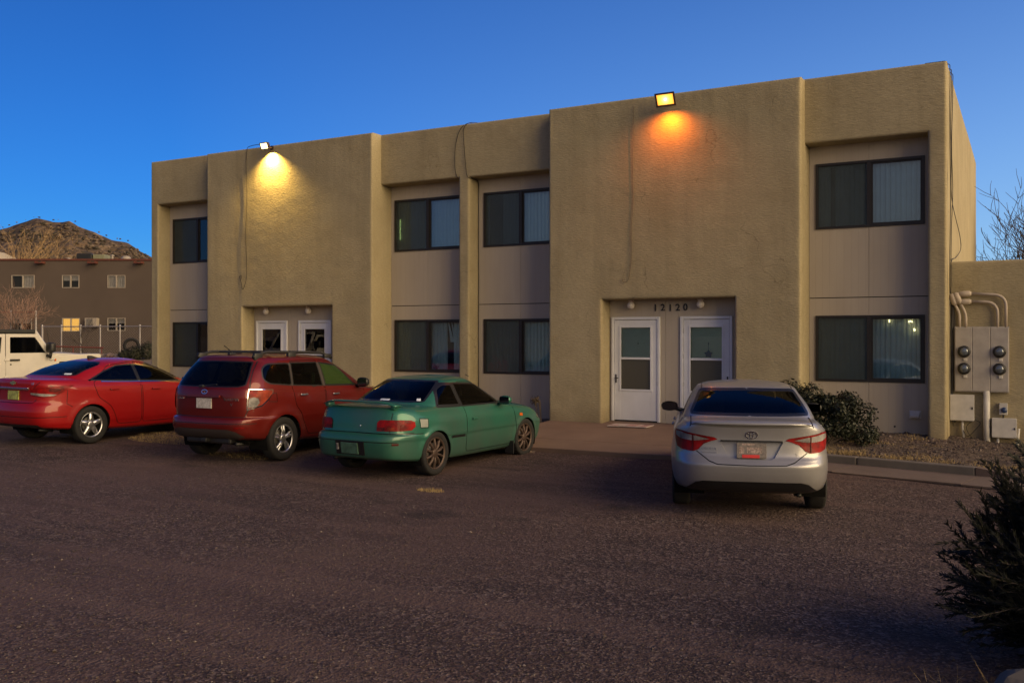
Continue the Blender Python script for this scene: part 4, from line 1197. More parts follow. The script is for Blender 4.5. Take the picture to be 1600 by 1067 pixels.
# ------------------------------------------------------------------ chain link fences on the dirt bank
M['galv'] = simple('galvanised_steel', (0.34, 0.31, 0.29), 0.45, 0.5)
M['rust_rail'] = simple('rusty_red_rail', (0.13, 0.032, 0.025), 0.8)
def fence(p0, p1, nb_posts, h, base, label, rail=True, extra=()):
    o = empty('chain_link_fence', (*p0[:2], base), 0, label, 'fence')
    p0 = Vector(p0); p1 = Vector(p1); d = p1-p0; d.z = 0; L = d.length; d.normalize()
    o.rotation_euler = (0, 0, math.atan2(d.y, d.x))
    for k in range(nb_posts):
        x = L*k/(nb_posts-1)
        mb = MB(); mb.tube([(x, 0, -0.3), (x, 0, h)], 0.035 if 0 < k < nb_posts-1 else 0.05, 8); mb.lathe([(0.0, h+0.07), (0.04, h+0.04), (0.05, h)], 8, c=(x, 0, 0)); mb.build('post', M['galv'], o)
    mb = MB(); mb.tube([(0, 0, h-0.04), (L, 0, h-0.04)], 0.028, 8); mb.build('top_rail', M['galv'] if not extra else M['rust_rail'], o)
    mb = MB(); st = 0.14
    n_ = int((L+h)/st)
    for k in range(n_):
        for sgn in (1, -1):
            a = k*st - (h if sgn > 0 else 0); 
            x0_, z0_, x1_, z1_ = (a, 0, a+h, h) if sgn > 0 else (a, 0, a-h, h)
            if min(x0_, x1_) < 0 or max(x0_, x1_) > L: continue
            mb.add([(x0_-0.003, 0.004*sgn, z0_), (x0_+0.003, 0.004*sgn, z0_), (x1_+0.003, 0.004*sgn, z1_-0.05), (x1_-0.003, 0.004*sgn, z1_-0.05)], [(0, 1, 2, 3)])
    m_ = mb.build('wire_mesh', M['galv'], o); m_['kind'] = 'stuff'
    return o
fa = FAR((66-800)/1460*47, 47, 1.0); fb = FAR((250-800)/1460*45.5, 45.5, 0.95)
fence(fa, fb, 7, 1.48, 0.98, 'low grey chain link fence before the brown block, beside the tan building')
fc = FAR((-60-800)/1460*49.5, 49.5, 1.0); fd = FAR((56-800)/1460*49.5, 49.5, 1.0)
fence(fc, fd, 4, 2.25, 1.0, 'taller chain link fence with rusty top rail above the white vehicle', extra=(1,))
rl = empty('pipe_rail', FAR((70-800)/1460*46.2, 46.2, 0.95), YAW, 'rusty red pipe rail low before the grey chain link fence', 'railing')
mb = MB(); mb.tube([(0, 0, 0.50), (2.9, 0, 0.42)], 0.035, 8); mb.build('rail', M['rust_rail'], rl)
for x in (0.1, 1.4, 2.8):
    mb = MB(); mb.tube([(x, 0, -0.2), (x, 0, 0.44)], 0.03, 8); mb.build('post', M['rust_rail'], rl)
ty = empty('old_tyre', FAR((205.5-800)/1460*45, 45, 1.30), YAW+R(14), 'old black tyre standing in dark shrubs behind the fence', 'tyre')
mb = MB(); prof = [(0.24+0.075-0.075*math.cos(2*math.pi*k/10), 0.085*math.sin(2*math.pi*k/10)) for k in range(11)]
mb.lathe(prof, 28, axis='y', c=(0, 0, 0.18)); mb.build('casing', M['rubber'], ty, True)
rb = random.Random(21)
for k in range(16):
    p = FAR((95+k*6.4+rb.uniform(-3, 3)-800)/1460*46.0, 46.0+rb.uniform(-1.2, 1.0), 0.98)
    mb = MB(); s = rb.uniform(0.10, 0.24)
    mb.add([Vector((v.x*s*rb.uniform(0.9, 1.5), v.y*s, v.z*s*0.7)) for v in IV], IF)
    o = mb.build('rock', M['rock']); o.location = p
    tag(o, 'brown rocks lying along the foot of the grey chain link fence', 'rock', 'rocks along the fence')
#PART4
# ------------------------------------------------------------------ car bodies: one smooth shell per car, cut along real panel, glass and lamp outlines
def pchip(y):
    """monotone cubic through y at integer knots; returns evaluator"""
    y = np.asarray(y, float); n = len(y)
    d = np.diff(y); m = np.zeros(n)
    for i in range(1, n-1):
        if d[i-1]*d[i] > 0: m[i] = 2*d[i-1]*d[i]/(d[i-1]+d[i])
    m[0] = d[0]; m[-1] = d[-1]
    def f(t):
        t = np.clip(t, 0, n-1); i = np.minimum(t.astype(int), n-2); s = t-i
        h00 = 2*s**3-3*s**2+1; h10 = s**3-2*s**2+s; h01 = -2*s**3+3*s**2; h11 = s**3-s**2
        return h00*y[i]+h10*m[i]+h01*y[i+1]+h11*m[i+1]
    return f

class Shell:
    """levels: (xr, zr, xf, zf, w, zs_rear, zs_mid, zs_front, n, bow) from sill to roof, x from the rear bumper"""
    def __init__(s, levels, NI=132, per=None, post=None):
        s.L = np.array(levels, float); s.post = post
        s.f = [pchip(s.L[:, k]) for k in range(10)]
        s.NI = NI
        # rows per level interval follow its size
        rows = [0.0]
        for k in range(len(levels)-1):
            a, b = s.L[k], s.L[k+1]
            size = max(np.hypot(b[0]-a[0], b[1]-a[1]), np.hypot(b[2]-a[2], b[3]-a[3])*0.7, np.hypot(b[4]-a[4], b[6]-a[6]))
            m = int(np.clip(round(size/0.022), 3, 16))
            rows += list(k + (np.arange(m)+1)/m)
        s.rows = np.array(rows); s.NJ = len(rows)-1
        # plan parameter spaced by arc length on a typical ring
        ph = np.linspace(0, math.pi, 4001)
        a_, w_, n_ = 2.15, 0.86, 7.0
        c = np.cos(ph); si = np.sin(ph)
        x = -a_*np.sign(c)*np.abs(c)**(2/n_); y = w_*np.abs(si)**(2/n_)
        L = np.concatenate([[0], np.cumsum(np.hypot(np.diff(x), np.diff(y)))])
        # more samples round the corners
        s.phi = lambda u: np.interp(u, L/L[-1], ph)
    def P(s, i, j):
        i = np.asarray(i, float); j = np.asarray(j, float)
        u = np.clip(i/s.NI, 0, 1); t = np.interp(np.clip(j, 0, s.NJ), np.arange(s.NJ+1), s.rows)
        xr, zr, xf, zf, w, z0, z1, z2, n, bow = [f(t) for f in s.f]
        ph = s.phi(u)
        c = np.cos(ph); si = np.clip(np.sin(ph), 0, 1)
        xm = (xr+xf)/2; a = (xf-xr)/2
        e = 2/n
        cx = np.sign(c)*np.abs(c)**e; sy = si**e
        x = xm - a*cx
        y = w*sy
        rearness = np.clip(cx, 0, 1)
        x = x + bow*sy**2*rearness - bow*sy**2*np.clip(-cx, 0, 1)
        q = -cx        # -1 rear .. 1 front
        zside = np.where(q < 0, z1 + (z0-z1)*q*q, z1 + (z2-z1)*q*q)
        sw = sy**5
        zc = np.where(q < 0, zr, zf)
        # the end profile fades into the flank height
        z = zc*(1-sw) + zside*sw
        p = np.stack([x, y, z], -1)
        if s.post is not None: p = s.post(p, t)
        return p
    def N(s, i, j):
        h = 0.35
        a = s.P(np.clip(i+h, 0, s.NI), j)-s.P(np.clip(i-h, 0, s.NI), j)
        b = s.P(i, np.clip(j+h, 0, s.NJ))-s.P(i, np.clip(j-h, 0, s.NJ))
        n = np.cross(b, a)
        l = np.linalg.norm(n, axis=-1, keepdims=True)
        n = n/np.maximum(l, 1e-9)
        bad = (l[..., 0] < 1e-7)
        n[bad] = (0, 0, 1)
        # outward
        return n
    def table(s):
        if hasattr(s, '_tab'): return s._tab
        I, J = np.meshgrid(np.linspace(0, s.NI, 529), np.linspace(0, s.NJ, 300))
        I = I.ravel(); J = J.ravel()
        s._tab = (I, J, s.P(I, J), s.N(I, J))
        return s._tab
    def arc_table(s):
        if hasattr(s, '_arc'): return s._arc
        ii = np.linspace(0, s.NI*0.5, 400); jj = np.linspace(0, s.NJ, 240)
        I, J = np.meshgrid(ii, jj)
        p = s.P(I, J)
        S = np.concatenate([np.zeros((len(jj), 1)), np.cumsum(np.hypot(np.diff(p[..., 0], axis=1), np.diff(p[..., 1], axis=1)), axis=1)], axis=1)
        s._arc = (ii, jj, S, p[..., 2])
        return s._arc
    def inv_arc(s, q):
        # (arc length round the tail from the centre line, height)
        ii, jj, S, Z = s.arc_table()
        ki = 150; j = 0.0
        for _ in range(6):
            zc = np.maximum.accumulate(Z[:, ki])
            j = float(np.interp(q[1], zc, jj))
            kj = int(np.clip(round(j/s.NJ*(len(jj)-1)), 0, len(jj)-1))
            i = float(np.interp(q[0], S[kj], ii))
            ki = int(np.clip(round(i/(s.NI*0.5)*(len(ii)-1)), 0, len(ii)-1))
        return (i, j)
    def inv(s, kind, pts):
        """kind 's': (x,z) on the flank; 'r': (y,z) on the tail; 't': (x,y) from above"""
        I, J, P, N = s.table()
        out = []
        for q in pts:
            kd = kind
            if len(q) == 3: kd, q = q[0], q[1:]
            if kd == 'a':
                out.append(s.inv_arc(q)); continue
            if kd == 's': ax = (0, 2); ok = (N[:, 1] > 0.25)
            elif kd == 'r': ax = (1, 2); ok = (N[:, 0] < -0.18)
            elif kd == 'f': ax = (1, 2); ok = (N[:, 0] > 0.18)
            else: ax = (0, 1); ok = (N[:, 2] > 0.3)
            d = (P[:, ax[0]]-q[0])**2+(P[:, ax[1]]-q[1])**2
            d = np.where(ok, d, d+4)
            k = int(np.argmin(d)); i, j = I[k], J[k]
            for _ in range(4):
                p = s.P(i, j); h = 0.02
                pi = (s.P(min(i+h, s.NI), j)-s.P(max(i-h, 0), j)); pj = (s.P(i, min(j+h, s.NJ))-s.P(i, max(j-h, 0)))
                di = (min(i+h, s.NI)-max(i-h, 0)); dj = (min(j+h, s.NJ)-max(j-h, 0))
                A = np.array([[pi[ax[0]]/di, pj[ax[0]]/dj], [pi[ax[1]]/di, pj[ax[1]]/dj]])
                b = np.array([q[0]-p[ax[0]], q[1]-p[ax[1]]])
                if abs(np.linalg.det(A)) < 1e-8: break
                st = np.clip(np.linalg.solve(A, b), -1.5, 1.5)
                i2, j2 = np.clip(i+st[0], 0, s.NI), np.clip(j+st[1], 0, s.NJ)
                if abs(i2-I[k]) > 4 or abs(j2-J[k]) > 4: break
                i, j = float(i2), float(j2)
            out.append((i, j))
        return out

def fillet(poly, r, n=5):
    out = []
    m = len(poly)
    for k in range(m):
        p0, p1, p2 = poly[k-1], poly[k], poly[(k+1) % m]
        rr = r
        if len(p1) == 3 and isinstance(p1[2], float): rr = p1[2]
        a = np.array(p0[:2]); b = np.array(p1[:2]); c = np.array(p2[:2])
        la = np.linalg.norm(a-b); lc = np.linalg.norm(c-b)
        d = min(rr, la*0.45, lc*0.45)
        if d < 1e-4: out.append(tuple(b)); continue
        s_ = b+(a-b)/la*d; e_ = b+(c-b)/lc*d
        for q in range(n+1):
            t = q/n
            out.append(tuple((1-t)**2*s_+2*t*(1-t)*b+t*t*e_))
    return out
def densify(poly, step=0.06):
    out = []
    for k in range(len(poly)):
        a = np.array(poly[k]); b = np.array(poly[(k+1) % len(poly)])
        n = max(1, int(np.linalg.norm(b-a)/step))
        for q in range(n): out.append(tuple(a+(b-a)*q/n))
    return out
def inset(poly, d):
    P = np.array(poly); n = len(P)
    area = 0.5*sum(P[k][0]*P[(k+1) % n][1]-P[(k+1) % n][0]*P[k][1] for k in range(n))
    sg = 1 if area > 0 else -1
    out = []
    for k in range(n):
        e1 = P[k]-P[k-1]; e2 = P[(k+1) % n]-P[k]
        n1 = np.array([-e1[1], e1[0]]); n2 = np.array([-e2[1], e2[0]])
        n1 /= max(np.linalg.norm(n1), 1e-9); n2 /= max(np.linalg.norm(n2), 1e-9)
        nn = n1+n2; l = np.linalg.norm(nn)
        if l < 0.3: nn = n1; l = 1
        nn = nn/l
        k_ = 1/max(0.5, float(nn @ n1))
        out.append(tuple(P[k]+sg*nn*d*k_))
    return out
def stroke(pts, w):
    """a thin closed strip along an open line"""
    P = np.array(pts, float); n = len(P)
    L = []; Rr = []
    for k in range(n):
        d = P[min(k+1, n-1)]-P[max(k-1, 0)]; d /= max(np.linalg.norm(d), 1e-9)
        nn = np.array([-d[1], d[0]])*w/2
        L.append(tuple(P[k]+nn)); Rr.append(tuple(P[k]-nn))
    return L+Rr[::-1]
def dens_open(pts, step=0.06):
    out = []
    for k in range(len(pts)-1):
        a = np.array(pts[k], float); b = np.array(pts[k+1], float)
        n = max(1, int(np.linalg.norm(b-a)/step))
        for q in range(n): out.append(tuple(a+(b-a)*q/n))
    out.append(tuple(pts[-1]))
    return out
def inpoly(px, py, poly):
    P = np.array(poly); n = len(P)
    r = np.zeros(px.shape, bool)
    j = n-1
    for i in range(n):
        xi, yi = P[i]; xj, yj = P[j]
        c = ((yi > py) != (yj > py)) & (px < (xj-xi)*(py-yi)/((yj-yi) if yj != yi else 1e-12)+xi)
        r ^= c
        j = i
    return r

def cut_shell(sh, regions):
    """regions: list of (key, poly_ij); later ones win. Returns points, ij and a key per triangle"""
    NI, NJ = sh.NI, sh.NJ
    pts = [(float(i), float(j)) for j in range(NJ+1) for i in range(NI+1)]
    # keep grid points clear of outlines so that no slivers appear
    edges = []
    allp = []
    for key, poly in regions:
        b = len(allp)
        allp += poly
        edges += [(b+k, b+(k+1) % len(poly)) for k in range(len(poly))]
    ap = np.array(allp) if allp else np.zeros((0, 2))
    gp = np.array(pts)
    keep = np.ones(len(gp), bool)
    if len(ap):
        near = {}
        for (x, y) in ap:
            near.setdefault((int(round(x)), int(round(y))), []).append((x, y))
        for (a, b), lst in near.items():
            if 0 < a < NI and 0 < b < NJ:
                for (x, y) in lst:
                    if (x-a)**2+(y-b)**2 < 0.05: keep[b*(NI+1)+a] = False
    gp = gp[keep]
    allv = [Vector((float(x), float(y))) for x, y in gp] + [Vector((float(x), float(y))) for x, y in ap]
    off = len(gp)
    res = geometry.delaunay_2d_cdt(allv, [(a+off, b+off) for a, b in edges], [], 0, 1e-5)
    V = np.array([(v.x, v.y) for v in res[0]])
    T = np.array([t for t in res[2] if len(t) == 3], int)
    A = V[T]
    ar = np.abs((A[:, 1, 0]-A[:, 0, 0])*(A[:, 2, 1]-A[:, 0, 1])-(A[:, 2, 0]-A[:, 0, 0])*(A[:, 1, 1]-A[:, 0, 1]))
    T = T[ar > 1e-7]
    C = V[T].mean(1)
    key = np.array([''] * len(T), dtype=object)
    for k, poly in regions:
        m = inpoly(C[:, 0], C[:, 1], poly)
        key[m] = k
    return V, T, key

def shell_part(name, sh, V, T, off, sides, mat, parent, skirt=True, x0=0.0):
    """mesh of the triangles T of both (or one) halves, pushed `off` along the normal with a skirt back to the skin"""
    used = np.unique(T); remap = {int(u): k for k, u in enumerate(used)}
    ij = V[used]
    P = sh.P(ij[:, 0], ij[:, 1]); N = sh.N(ij[:, 0], ij[:, 1])
    Q = P+N*off
    tri = [[remap[int(a)] for a in t] for t in T]
    verts = []; faces = []; norms = []
    # boundary for skirts
    ec = {}
    for t in tri:
        for a, b in ((t[0], t[1]), (t[1], t[2]), (t[2], t[0])):
            ec.setdefault((min(a, b), max(a, b)), []).append((a, b))
    bnd = [v[0] for v in ec.values() if len(v) == 1]
    for sg in sides:
        S = np.array([1, sg, 1.0])
        b = len(verts)
        verts += [tuple(q*S-np.array([x0, 0, 0])) for q in Q]; norms += [tuple(n*S) for n in N]
        for t in tri:
            faces.append((b+t[0], b+t[1], b+t[2]) if sg < 0 else (b+t[0], b+t[2], b+t[1]))
        if abs(off) > 1e-6 and skirt:
            for (a, c) in bnd:
                if abs(ij[a][0]) < 1e-6 and abs(ij[c][0]) < 1e-6 and len(sides) == 2: continue
                k = len(verts)
                e = (Q[c]-Q[a])*S; nn = np.cross(e, N[a]*S); nn = nn/max(np.linalg.norm(nn), 1e-9)
                for p in (Q[a], Q[c], P[c]-N[c]*0.001, P[a]-N[a]*0.001):
                    verts.append(tuple(p*S-np.array([x0, 0, 0]))); norms.append(tuple(nn))
                faces.append((k, k+1, k+2, k+3))
    o = mesh_obj(name, verts, faces, mat, parent, True, None, norms)
    return o

def wheel(parent, x, y, r, width, rim_r, style, rim_mat, side):
    """side: +1 left, -1 right; rim faces outward"""
    w = empty_part('wheel', parent, (x, y, r))
    mb = MB()
    t = width/2
    prof = [(rim_r*0.98, -t*0.8), (rim_r+0.012, -t*0.94), (r*0.93, -t), (r*0.985, -t*0.86), (r, -t*0.6), (r, t*0.6), (r*0.985, t*0.86), (r*0.93, t), (rim_r+0.012, t*0.94), (rim_r*0.98, t*0.8)]
    mb.lathe(prof, 40, axis='y')
    for k in range(4):       # tread grooves read as darker bands
        pass
    mb.build('tyre', M['rubber'], w, True)
    mb = MB()
    o = side
    mb.lathe([(rim_r, t*0.86*o), (rim_r*0.955, t*0.90*o), (rim_r*0.90, t*0.72*o)], 36, 0, axis='y')
    mb.lathe([(rim_r*0.90, t*0.72*o), (rim_r*0.86, -t*0.5*o), (0.02, -t*0.5*o)], 36, 2, axis='y')
    yb = t*0.70*o; ys = 0.030
    def spoke(a, w0, w1, r0, r1, bulge=0.02):
        ca, sa = math.cos(a), math.sin(a)
        def pt(rr, ww, yy): return (ca*rr - sa*ww, yy*1.0, sa*rr + ca*ww)
        n = 4; rows = []
        for q in range(n+1):
            s_ = q/n; rr = r0+(r1-r0)*s_; ww = w0+(w1-w0)*s_
            yy = yb + o*bulge*math.sin(math.pi*min(1, s_*1.1+0.1)) 
            rows.append([pt(rr, -ww*1.25, yy-o*ys), pt(rr, -ww, yy), pt(rr, ww, yy), pt(rr, ww*1.25, yy-o*ys)])
        vs = [p for rw in rows for p in rw]; fs = []
        for q in range(n):
            for k in range(3): 
                f = (q*4+k, q*4+k+1, (q+1)*4+k+1, (q+1)*4+k)
                fs.append(f if o > 0 else tuple(reversed(f)))
        mb.add(vs, fs, 0)
    ns, kind = style
    for k in range(ns):
        a = 2*math.pi*k/ns+0.31
        if kind == 'twin':
            spoke(a-0.13, 0.018, 0.014, 0.06, rim_r*0.93); spoke(a+0.13, 0.018, 0.014, 0.06, rim_r*0.93)
        elif kind == 'wide':
            spoke(a, 0.040, 0.026, 0.05, rim_r*0.93)
        else:
            spoke(a, 0.013, 0.016, 0.05, rim_r*0.94)
    mb.lathe([(0.072, yb-o*0.03), (0.070, yb+o*0.004), (0.05, yb+o*0.014), (0.0, yb+o*0.016)], 18, 0, axis='y')
    mb.lathe([(0.0, yb-o*0.055), (rim_r*0.62, yb-o*0.055), (rim_r*0.62, yb-o*0.075)], 24, 1, axis='y')
    mb.build('rim', [rim_mat, M['disc'], M['dark']], w, True)
    return w
M['disc'] = simple('worn_brake_disc', (0.10, 0.095, 0.09), 0.5, 0.6)
def empty_part(name, parent, loc):
    o = bpy.data.objects.new(name, None); o.location = loc; o.parent = parent; o.empty_display_size = 0.1
    COL.objects.link(o)
    return o

def car_common(spec, root):
    """returns helper closures in car space (x from rear axle)"""
    sh = Shell(spec['levels'], post=spec.get('post'))
    X0 = spec['rear_axle']
    regs = []; meta = {}
    def add(key, poly_ij, name=None, mat=None, off=0.0, sides=(1, -1), parent='root', split=True):
        regs.append((key, poly_ij)); meta[key] = dict(name=name, mat=mat, off=off, sides=sides, parent=parent, split=split)
    return sh, X0, regs, meta, add

def build_car(spec):
    root = empty(spec['name'], spec['loc'], spec['rz'], spec['label'], spec['cat'])
    sh, X0, regs, meta, add = car_common(spec, root)
    paint_ = spec['paint']
    gapw = 0.011
    # doors first, then seams, glass and lamps on top of them
    for k, d in enumerate(spec['doors']):
        add(f'door{k}', sh.inv('s', densify(fillet(d, 0.07))), 'door', paint_, 0.0)
        dd = fillet(d, 0.07); ring = densify(dd)
        add(f'dgap{k}', sh.inv('s', stroke(ring+ring[:1], gapw)), 'seam', M['seal'], -0.010)
    for k, (kind, g) in enumerate(spec.get('gaps', [])):
        add(f'gap{k}', sh.inv(kind, stroke(dens_open(g), gapw)), 'seam', M['seal'], -0.010)
    for k, (kind, nm, g, mat_, off) in enumerate(spec.get('patches', [])):
        add(f'patch{k}', sh.inv(kind, densify(g, 0.04)), nm, mat_, off)
    for k, w in enumerate(spec['windows']):
        o = densify(fillet(w['poly'], w.get('r', 0.04)))
        add(f'trim{k}', sh.inv(w.get('kind', 's'), o), 'window_trim', w.get('trim', M['seal']), 0.0)
        ins = inset(fillet(w['poly'], w.get('r', 0.04)), w.get('band', 0.022))
        if w.get('kind') in ('r', 'f'): ins = [((0.0 if a < w.get('band', 0.022)*1.3 else a), b) for a, b in ins]
        i_ = densify(ins)
        add(f'win{k}', sh.inv(w.get('kind', 's'), i_), w.get('name', 'side_window'), w.get('mat', M['tint_glass']), 0.0)
    for k, (kind, nm, g, mat_, off) in enumerate(spec.get('lamps', [])):
        add(f'lamp{k}', sh.inv(kind, densify(g, 0.03)), nm, mat_, off)
    # wheel arches
    for k, (cx, cz, rr) in enumerate(spec['arches']):
        arc = []
        for q in range(41):
            a = math.pi*(-0.18+1.36*q/40)
            arc.append((cx+rr*math.cos(a), cz+rr*math.sin(a)))
        I0 = sh.inv('s', [p for p in arc])
        # points below the sill belong to its lower edge
        out = []
        zl = sh.P(np.linspace(0, sh.NI, 400), np.zeros(400))
        for p, ij in zip(arc, I0):
            zmin = np.interp(p[0], zl[:, 0], zl[:, 2])
            if p[1] <= zmin+0.004:
                i_ = float(np.interp(p[0], zl[:, 0], np.linspace(0, sh.NI, 400))); out.append((i_, 0.0))
            else: out.append(ij)
        # no doubled points on the lower edge
        cl = [out[0]]
        for q in out[1:]:
            if abs(q[0]-cl[-1][0])+abs(q[1]-cl[-1][1]) > 0.02: cl.append(q)
        first = [q for q in cl if q[1] > 0]
        a0 = (cl[0][0], 0.0); a1 = (cl[-1][0], 0.0)
        lows = [q for q in cl if q[1] <= 0]
        xs_ = [q[0] for q in lows] or [first[0][0], first[-1][0]]
        ext = [(max(xs_), 0.0)] + first + [(min(xs_), 0.0)]
        # the circle leaves the sill at its chord ends
        add(f'arch{k}', ext, None, None)
    V, T, key = cut_shell(sh, regs)
    objs = {}
    # body: everything that no region claimed
    m = key == ''
    body = shell_part('body', sh, V, T[m], 0.0, (1, -1), paint_, root, x0=X0)
    objs['body'] = body
    doors_ = {}
    seam_T = [k for k in meta if meta[k]['name'] == 'seam']
    ms = np.isin(key, np.array(seam_T, dtype=object)) if seam_T else np.zeros(len(key), bool)
    if ms.any(): shell_part('panel_seam', sh, V, T[ms], -0.009, (1, -1), M['seal'], root, x0=X0)['kind'] = 'stuff'
    tm = np.array([str(k).startswith('trim') for k in key])
    for k, md in meta.items():
        if md['name'] in (None, 'seam'): continue
        mk = key == k
        if not mk.any(): continue
        central = bool((np.abs(V[np.unique(T[mk])][:, 0]) < 1e-6).any())
        sets = [(1, -1)] if central else [(1,), (-1,)]
        for sd_ in sets:
            par = root
            if k.startswith('win') or k.startswith('trim'):
                idx = spec['windows'][int(k[3:] if k.startswith('win') else k[4:])].get('door')
                if idx is not None and (idx, sd_[0]) in doors_: par = doors_[(idx, sd_[0])]
            o = shell_part(md['name'], sh, V, T[mk], md['off'], sd_, md['mat'], par, x0=X0)
            if k.startswith('door'): doors_[(int(k[4:]), sd_[0])] = o
            objs[(k, sd_[0])] = o
    # under body, wheel housings, cabin
    L = spec['length']; W = spec['levels'][2][4]
    mb = MB()
    mb.box(0.55-X0, L-0.3-X0, -W*0.60, W*0.60, 0.24, 0.32)
    jj = np.zeros(120); ring = sh.P(np.linspace(0, sh.NI, 120), jj)
    vs = []
    for p in ring:
        vs += [(p[0]-X0, p[1], p[2]+0.004), (p[0]-X0, -p[1], p[2]+0.004), (p[0]*0.94+0.03*L-X0, 0.62*min(1, p[1]/0.3), 0.30), (p[0]*0.94+0.03*L-X0, -0.62*min(1, p[1]/0.3), 0.30)]
    nfs = []
    for q in range(119):
        x_ = (ring[q][0]+ring[q+1][0])/2
        if any(abs(x_-cx) < rr*1.05 for cx, cz, rr in spec['arches']): continue
        nfs.append((q*4, q*4+4, q*4+6, q*4+2)); nfs.append((q*4+1, q*4+3, q*4+7, q*4+5))
    mb.add(vs, nfs)
    mb.build('underbody', M['dark'], root)
    for cx, cz, rr in spec['arches']:
        for sg in (1, -1):
            mb = MB(); n = 20; vs = []
            for q in range(n+1):
                a = math.pi*(-0.12+1.24*q/n)
                for yy in (W*0.97, 0.50): vs.append((cx-X0+(rr+0.012)*math.cos(a), sg*yy, cz+(rr+0.012)*math.sin(a)))
            mb.add(vs, [(q*2, q*2+1, q*2+3, q*2+2) for q in range(n)])
            mb.add([(cx-X0-rr, sg*0.50, 0.2), (cx-X0+rr, sg*0.50, 0.2), (cx-X0+rr, sg*0.50, cz+rr+0.02), (cx-X0-rr, sg*0.50, cz+rr+0.02)], [(0, 1, 2, 3)])
            mb.build('wheel_housing', M['dark'], root)
    for (x, z, nseat) in spec['seats']:
        for k in range(nseat):
            y = 0.37*(1 if k == 0 else -1) if nseat == 2 else 0
            if nseat == 2:
                mb = MB(); mb.rbox(x-X0-0.08, x-X0+0.08, y-0.24, y+0.24, 0.5, z-0.18, 0.05, 2); mb.rbox(x-X0-0.06, x-X0+0.04, y-0.13, y+0.13, z-0.15, z+0.06, 0.04, 2); mb.build('seat', M['seat'], root)
        if nseat == 1:
            mb = MB(); mb.rbox(x-X0-0.08, x-X0+0.06, -0.58, 0.58, 0.5, z-0.14, 0.05, 2)
            for y in (-0.38, 0.38): mb.rbox(x-X0-0.05, x-X0+0.04, y-0.12, y+0.12, z-0.13, z+0.02, 0.035, 2)
            mb.build('rear_seat', M['seat'], root)
    mb = MB(); mb.rbox(spec['dash']-X0-0.1, spec['dash']-X0+0.25, -0.6, 0.6, 0.55, spec.get('dash_z', 0.92), 0.04)
    mb.build('dashboard', M['seat'], root)
    mb = MB(); mb.box(0.9-X0, spec['dash']-X0, -0.62, 0.62, 0.34, 0.36); mb.build('cabin_floor', M['seat'], root)
    wr, ww, rim, st, rm = spec['wheel']
    for (cx, cz, rr) in spec['arches']:
        for sg in (1, -1):
            wheel(root, cx-X0, sg*(spec['track']/2), wr, ww, rim, st, rm, sg)
    # mirrors
    mx, my, mz, mw, mh, mmat = spec['mirror']
    for sg in (1, -1):
        mb = MB()
        vs = []; n = 14; rows = 6
        for q in range(rows+1):
            t = q/rows
            # rearward flat glass, rounded nose forward
            k = math.sqrt(max(0.0, 1-(t*0.96)**2.4))
            for e in range(n):
                a = 2*math.pi*e/n
                c_, s_ = math.cos(a), math.sin(a)
                sq = 1/max(abs(c_)**2.4+abs(s_)**2.4, 1e-6)**(1/2.4)
                vs.append((mx-X0+t*0.15, sg*(my+mw/2*c_*sq*k), mz+mh/2*s_*sq*k))
        fs = []
        for q in range(rows):
            for e in range(n):
                f = (q*n+e, q*n+(e+1) % n, (q+1)*n+(e+1) % n, (q+1)*n+e); fs.append(f if sg > 0 else tuple(reversed(f)))
        fs.append(tuple(range(n)))
        mb.add(vs, fs)
        mb.tube([(mx-X0+0.06, sg*(my-mw*0.3), mz-mh*0.25), (mx-X0+0.10, sg*(my-mw*0.85), mz-mh*0.5)], 0.028, 8)
        mi = mb.build('side_mirror', mmat, root, True)
        mb = MB(); mb.add([(mx-X0-0.004, sg*(my+mw*0.42*a_), mz+mh*0.38*b_) for a_, b_ in ((-1, -1), (1, -1), (1, 1), (-1, 1))], [(0, 1, 2, 3)])
        mb.build('mirror_glass', M['mirror_glass'], mi)
    return root, sh, X0, doors_, objs
M['mirror_glass'] = simple('mirror_glass', (0.10, 0.10, 0.115), 0.05, 1.0, var=0.02)  # dark tone puts the tarmac's reflection into the glass colour

def on_shell(sh, kind, q):
    i, j = sh.inv(kind, [q])[0]
    return sh.P(i, j), sh.N(i, j)
def handle(sh, X0, x, z, w, h, mat, parent, sides=(1, -1), d=0.028):
    for sg in sides:
        p, n = on_shell(sh, 's', (x, z))
        mb = MB(); mb.rbox(-w/2, w/2, -h/2, h/2, 0.008, d, 0.008)
        par = parent(sg) if callable(parent) else parent
        o = mb.build('door_handle', mat, par)
        yv = Vector((0, 0, 1)); zv = Vector(n*np.array([1, sg, 1])).normalized(); xv = yv.cross(zv).normalized(); yv = zv.cross(xv)
        o.matrix_basis = Matrix(((xv.x, yv.x, zv.x, p[0]-X0), (xv.y, yv.y, zv.y, p[1]*sg), (xv.z, yv.z, zv.z, p[2]), (0, 0, 0, 1)))
def decal(name, sh, X0, y, z, w, h, mat, parent, thick=0.008, r=0.004, sgn=1, build=None):
    """something fixed to the tail at car y (left +), height z"""
    p, n = on_shell(sh, 'r', (abs(y), z))
    sg = 1 if y >= 0 else -1
    zv = Vector(n*np.array([1, sg, 1])).normalized()
    yv = Vector((0, 0, 1)); xv = yv.cross(zv).normalized(); yv = zv.cross(xv).normalized()
    mtx = Matrix(((xv.x, yv.x, zv.x, p[0]-X0), (xv.y, yv.y, zv.y, p[1]*sg), (xv.z, yv.z, zv.z, p[2]), (0, 0, 0, 1)))
    if build is None:
        mb = MB(); mb.rbox(-w/2, w/2, -h/2, h/2, -0.004, thick, min(r, h*0.3))
        o = mb.build(name, mat, parent)
    else:
        o = build()
        o.parent = parent
    o.matrix_basis = mtx
    return o
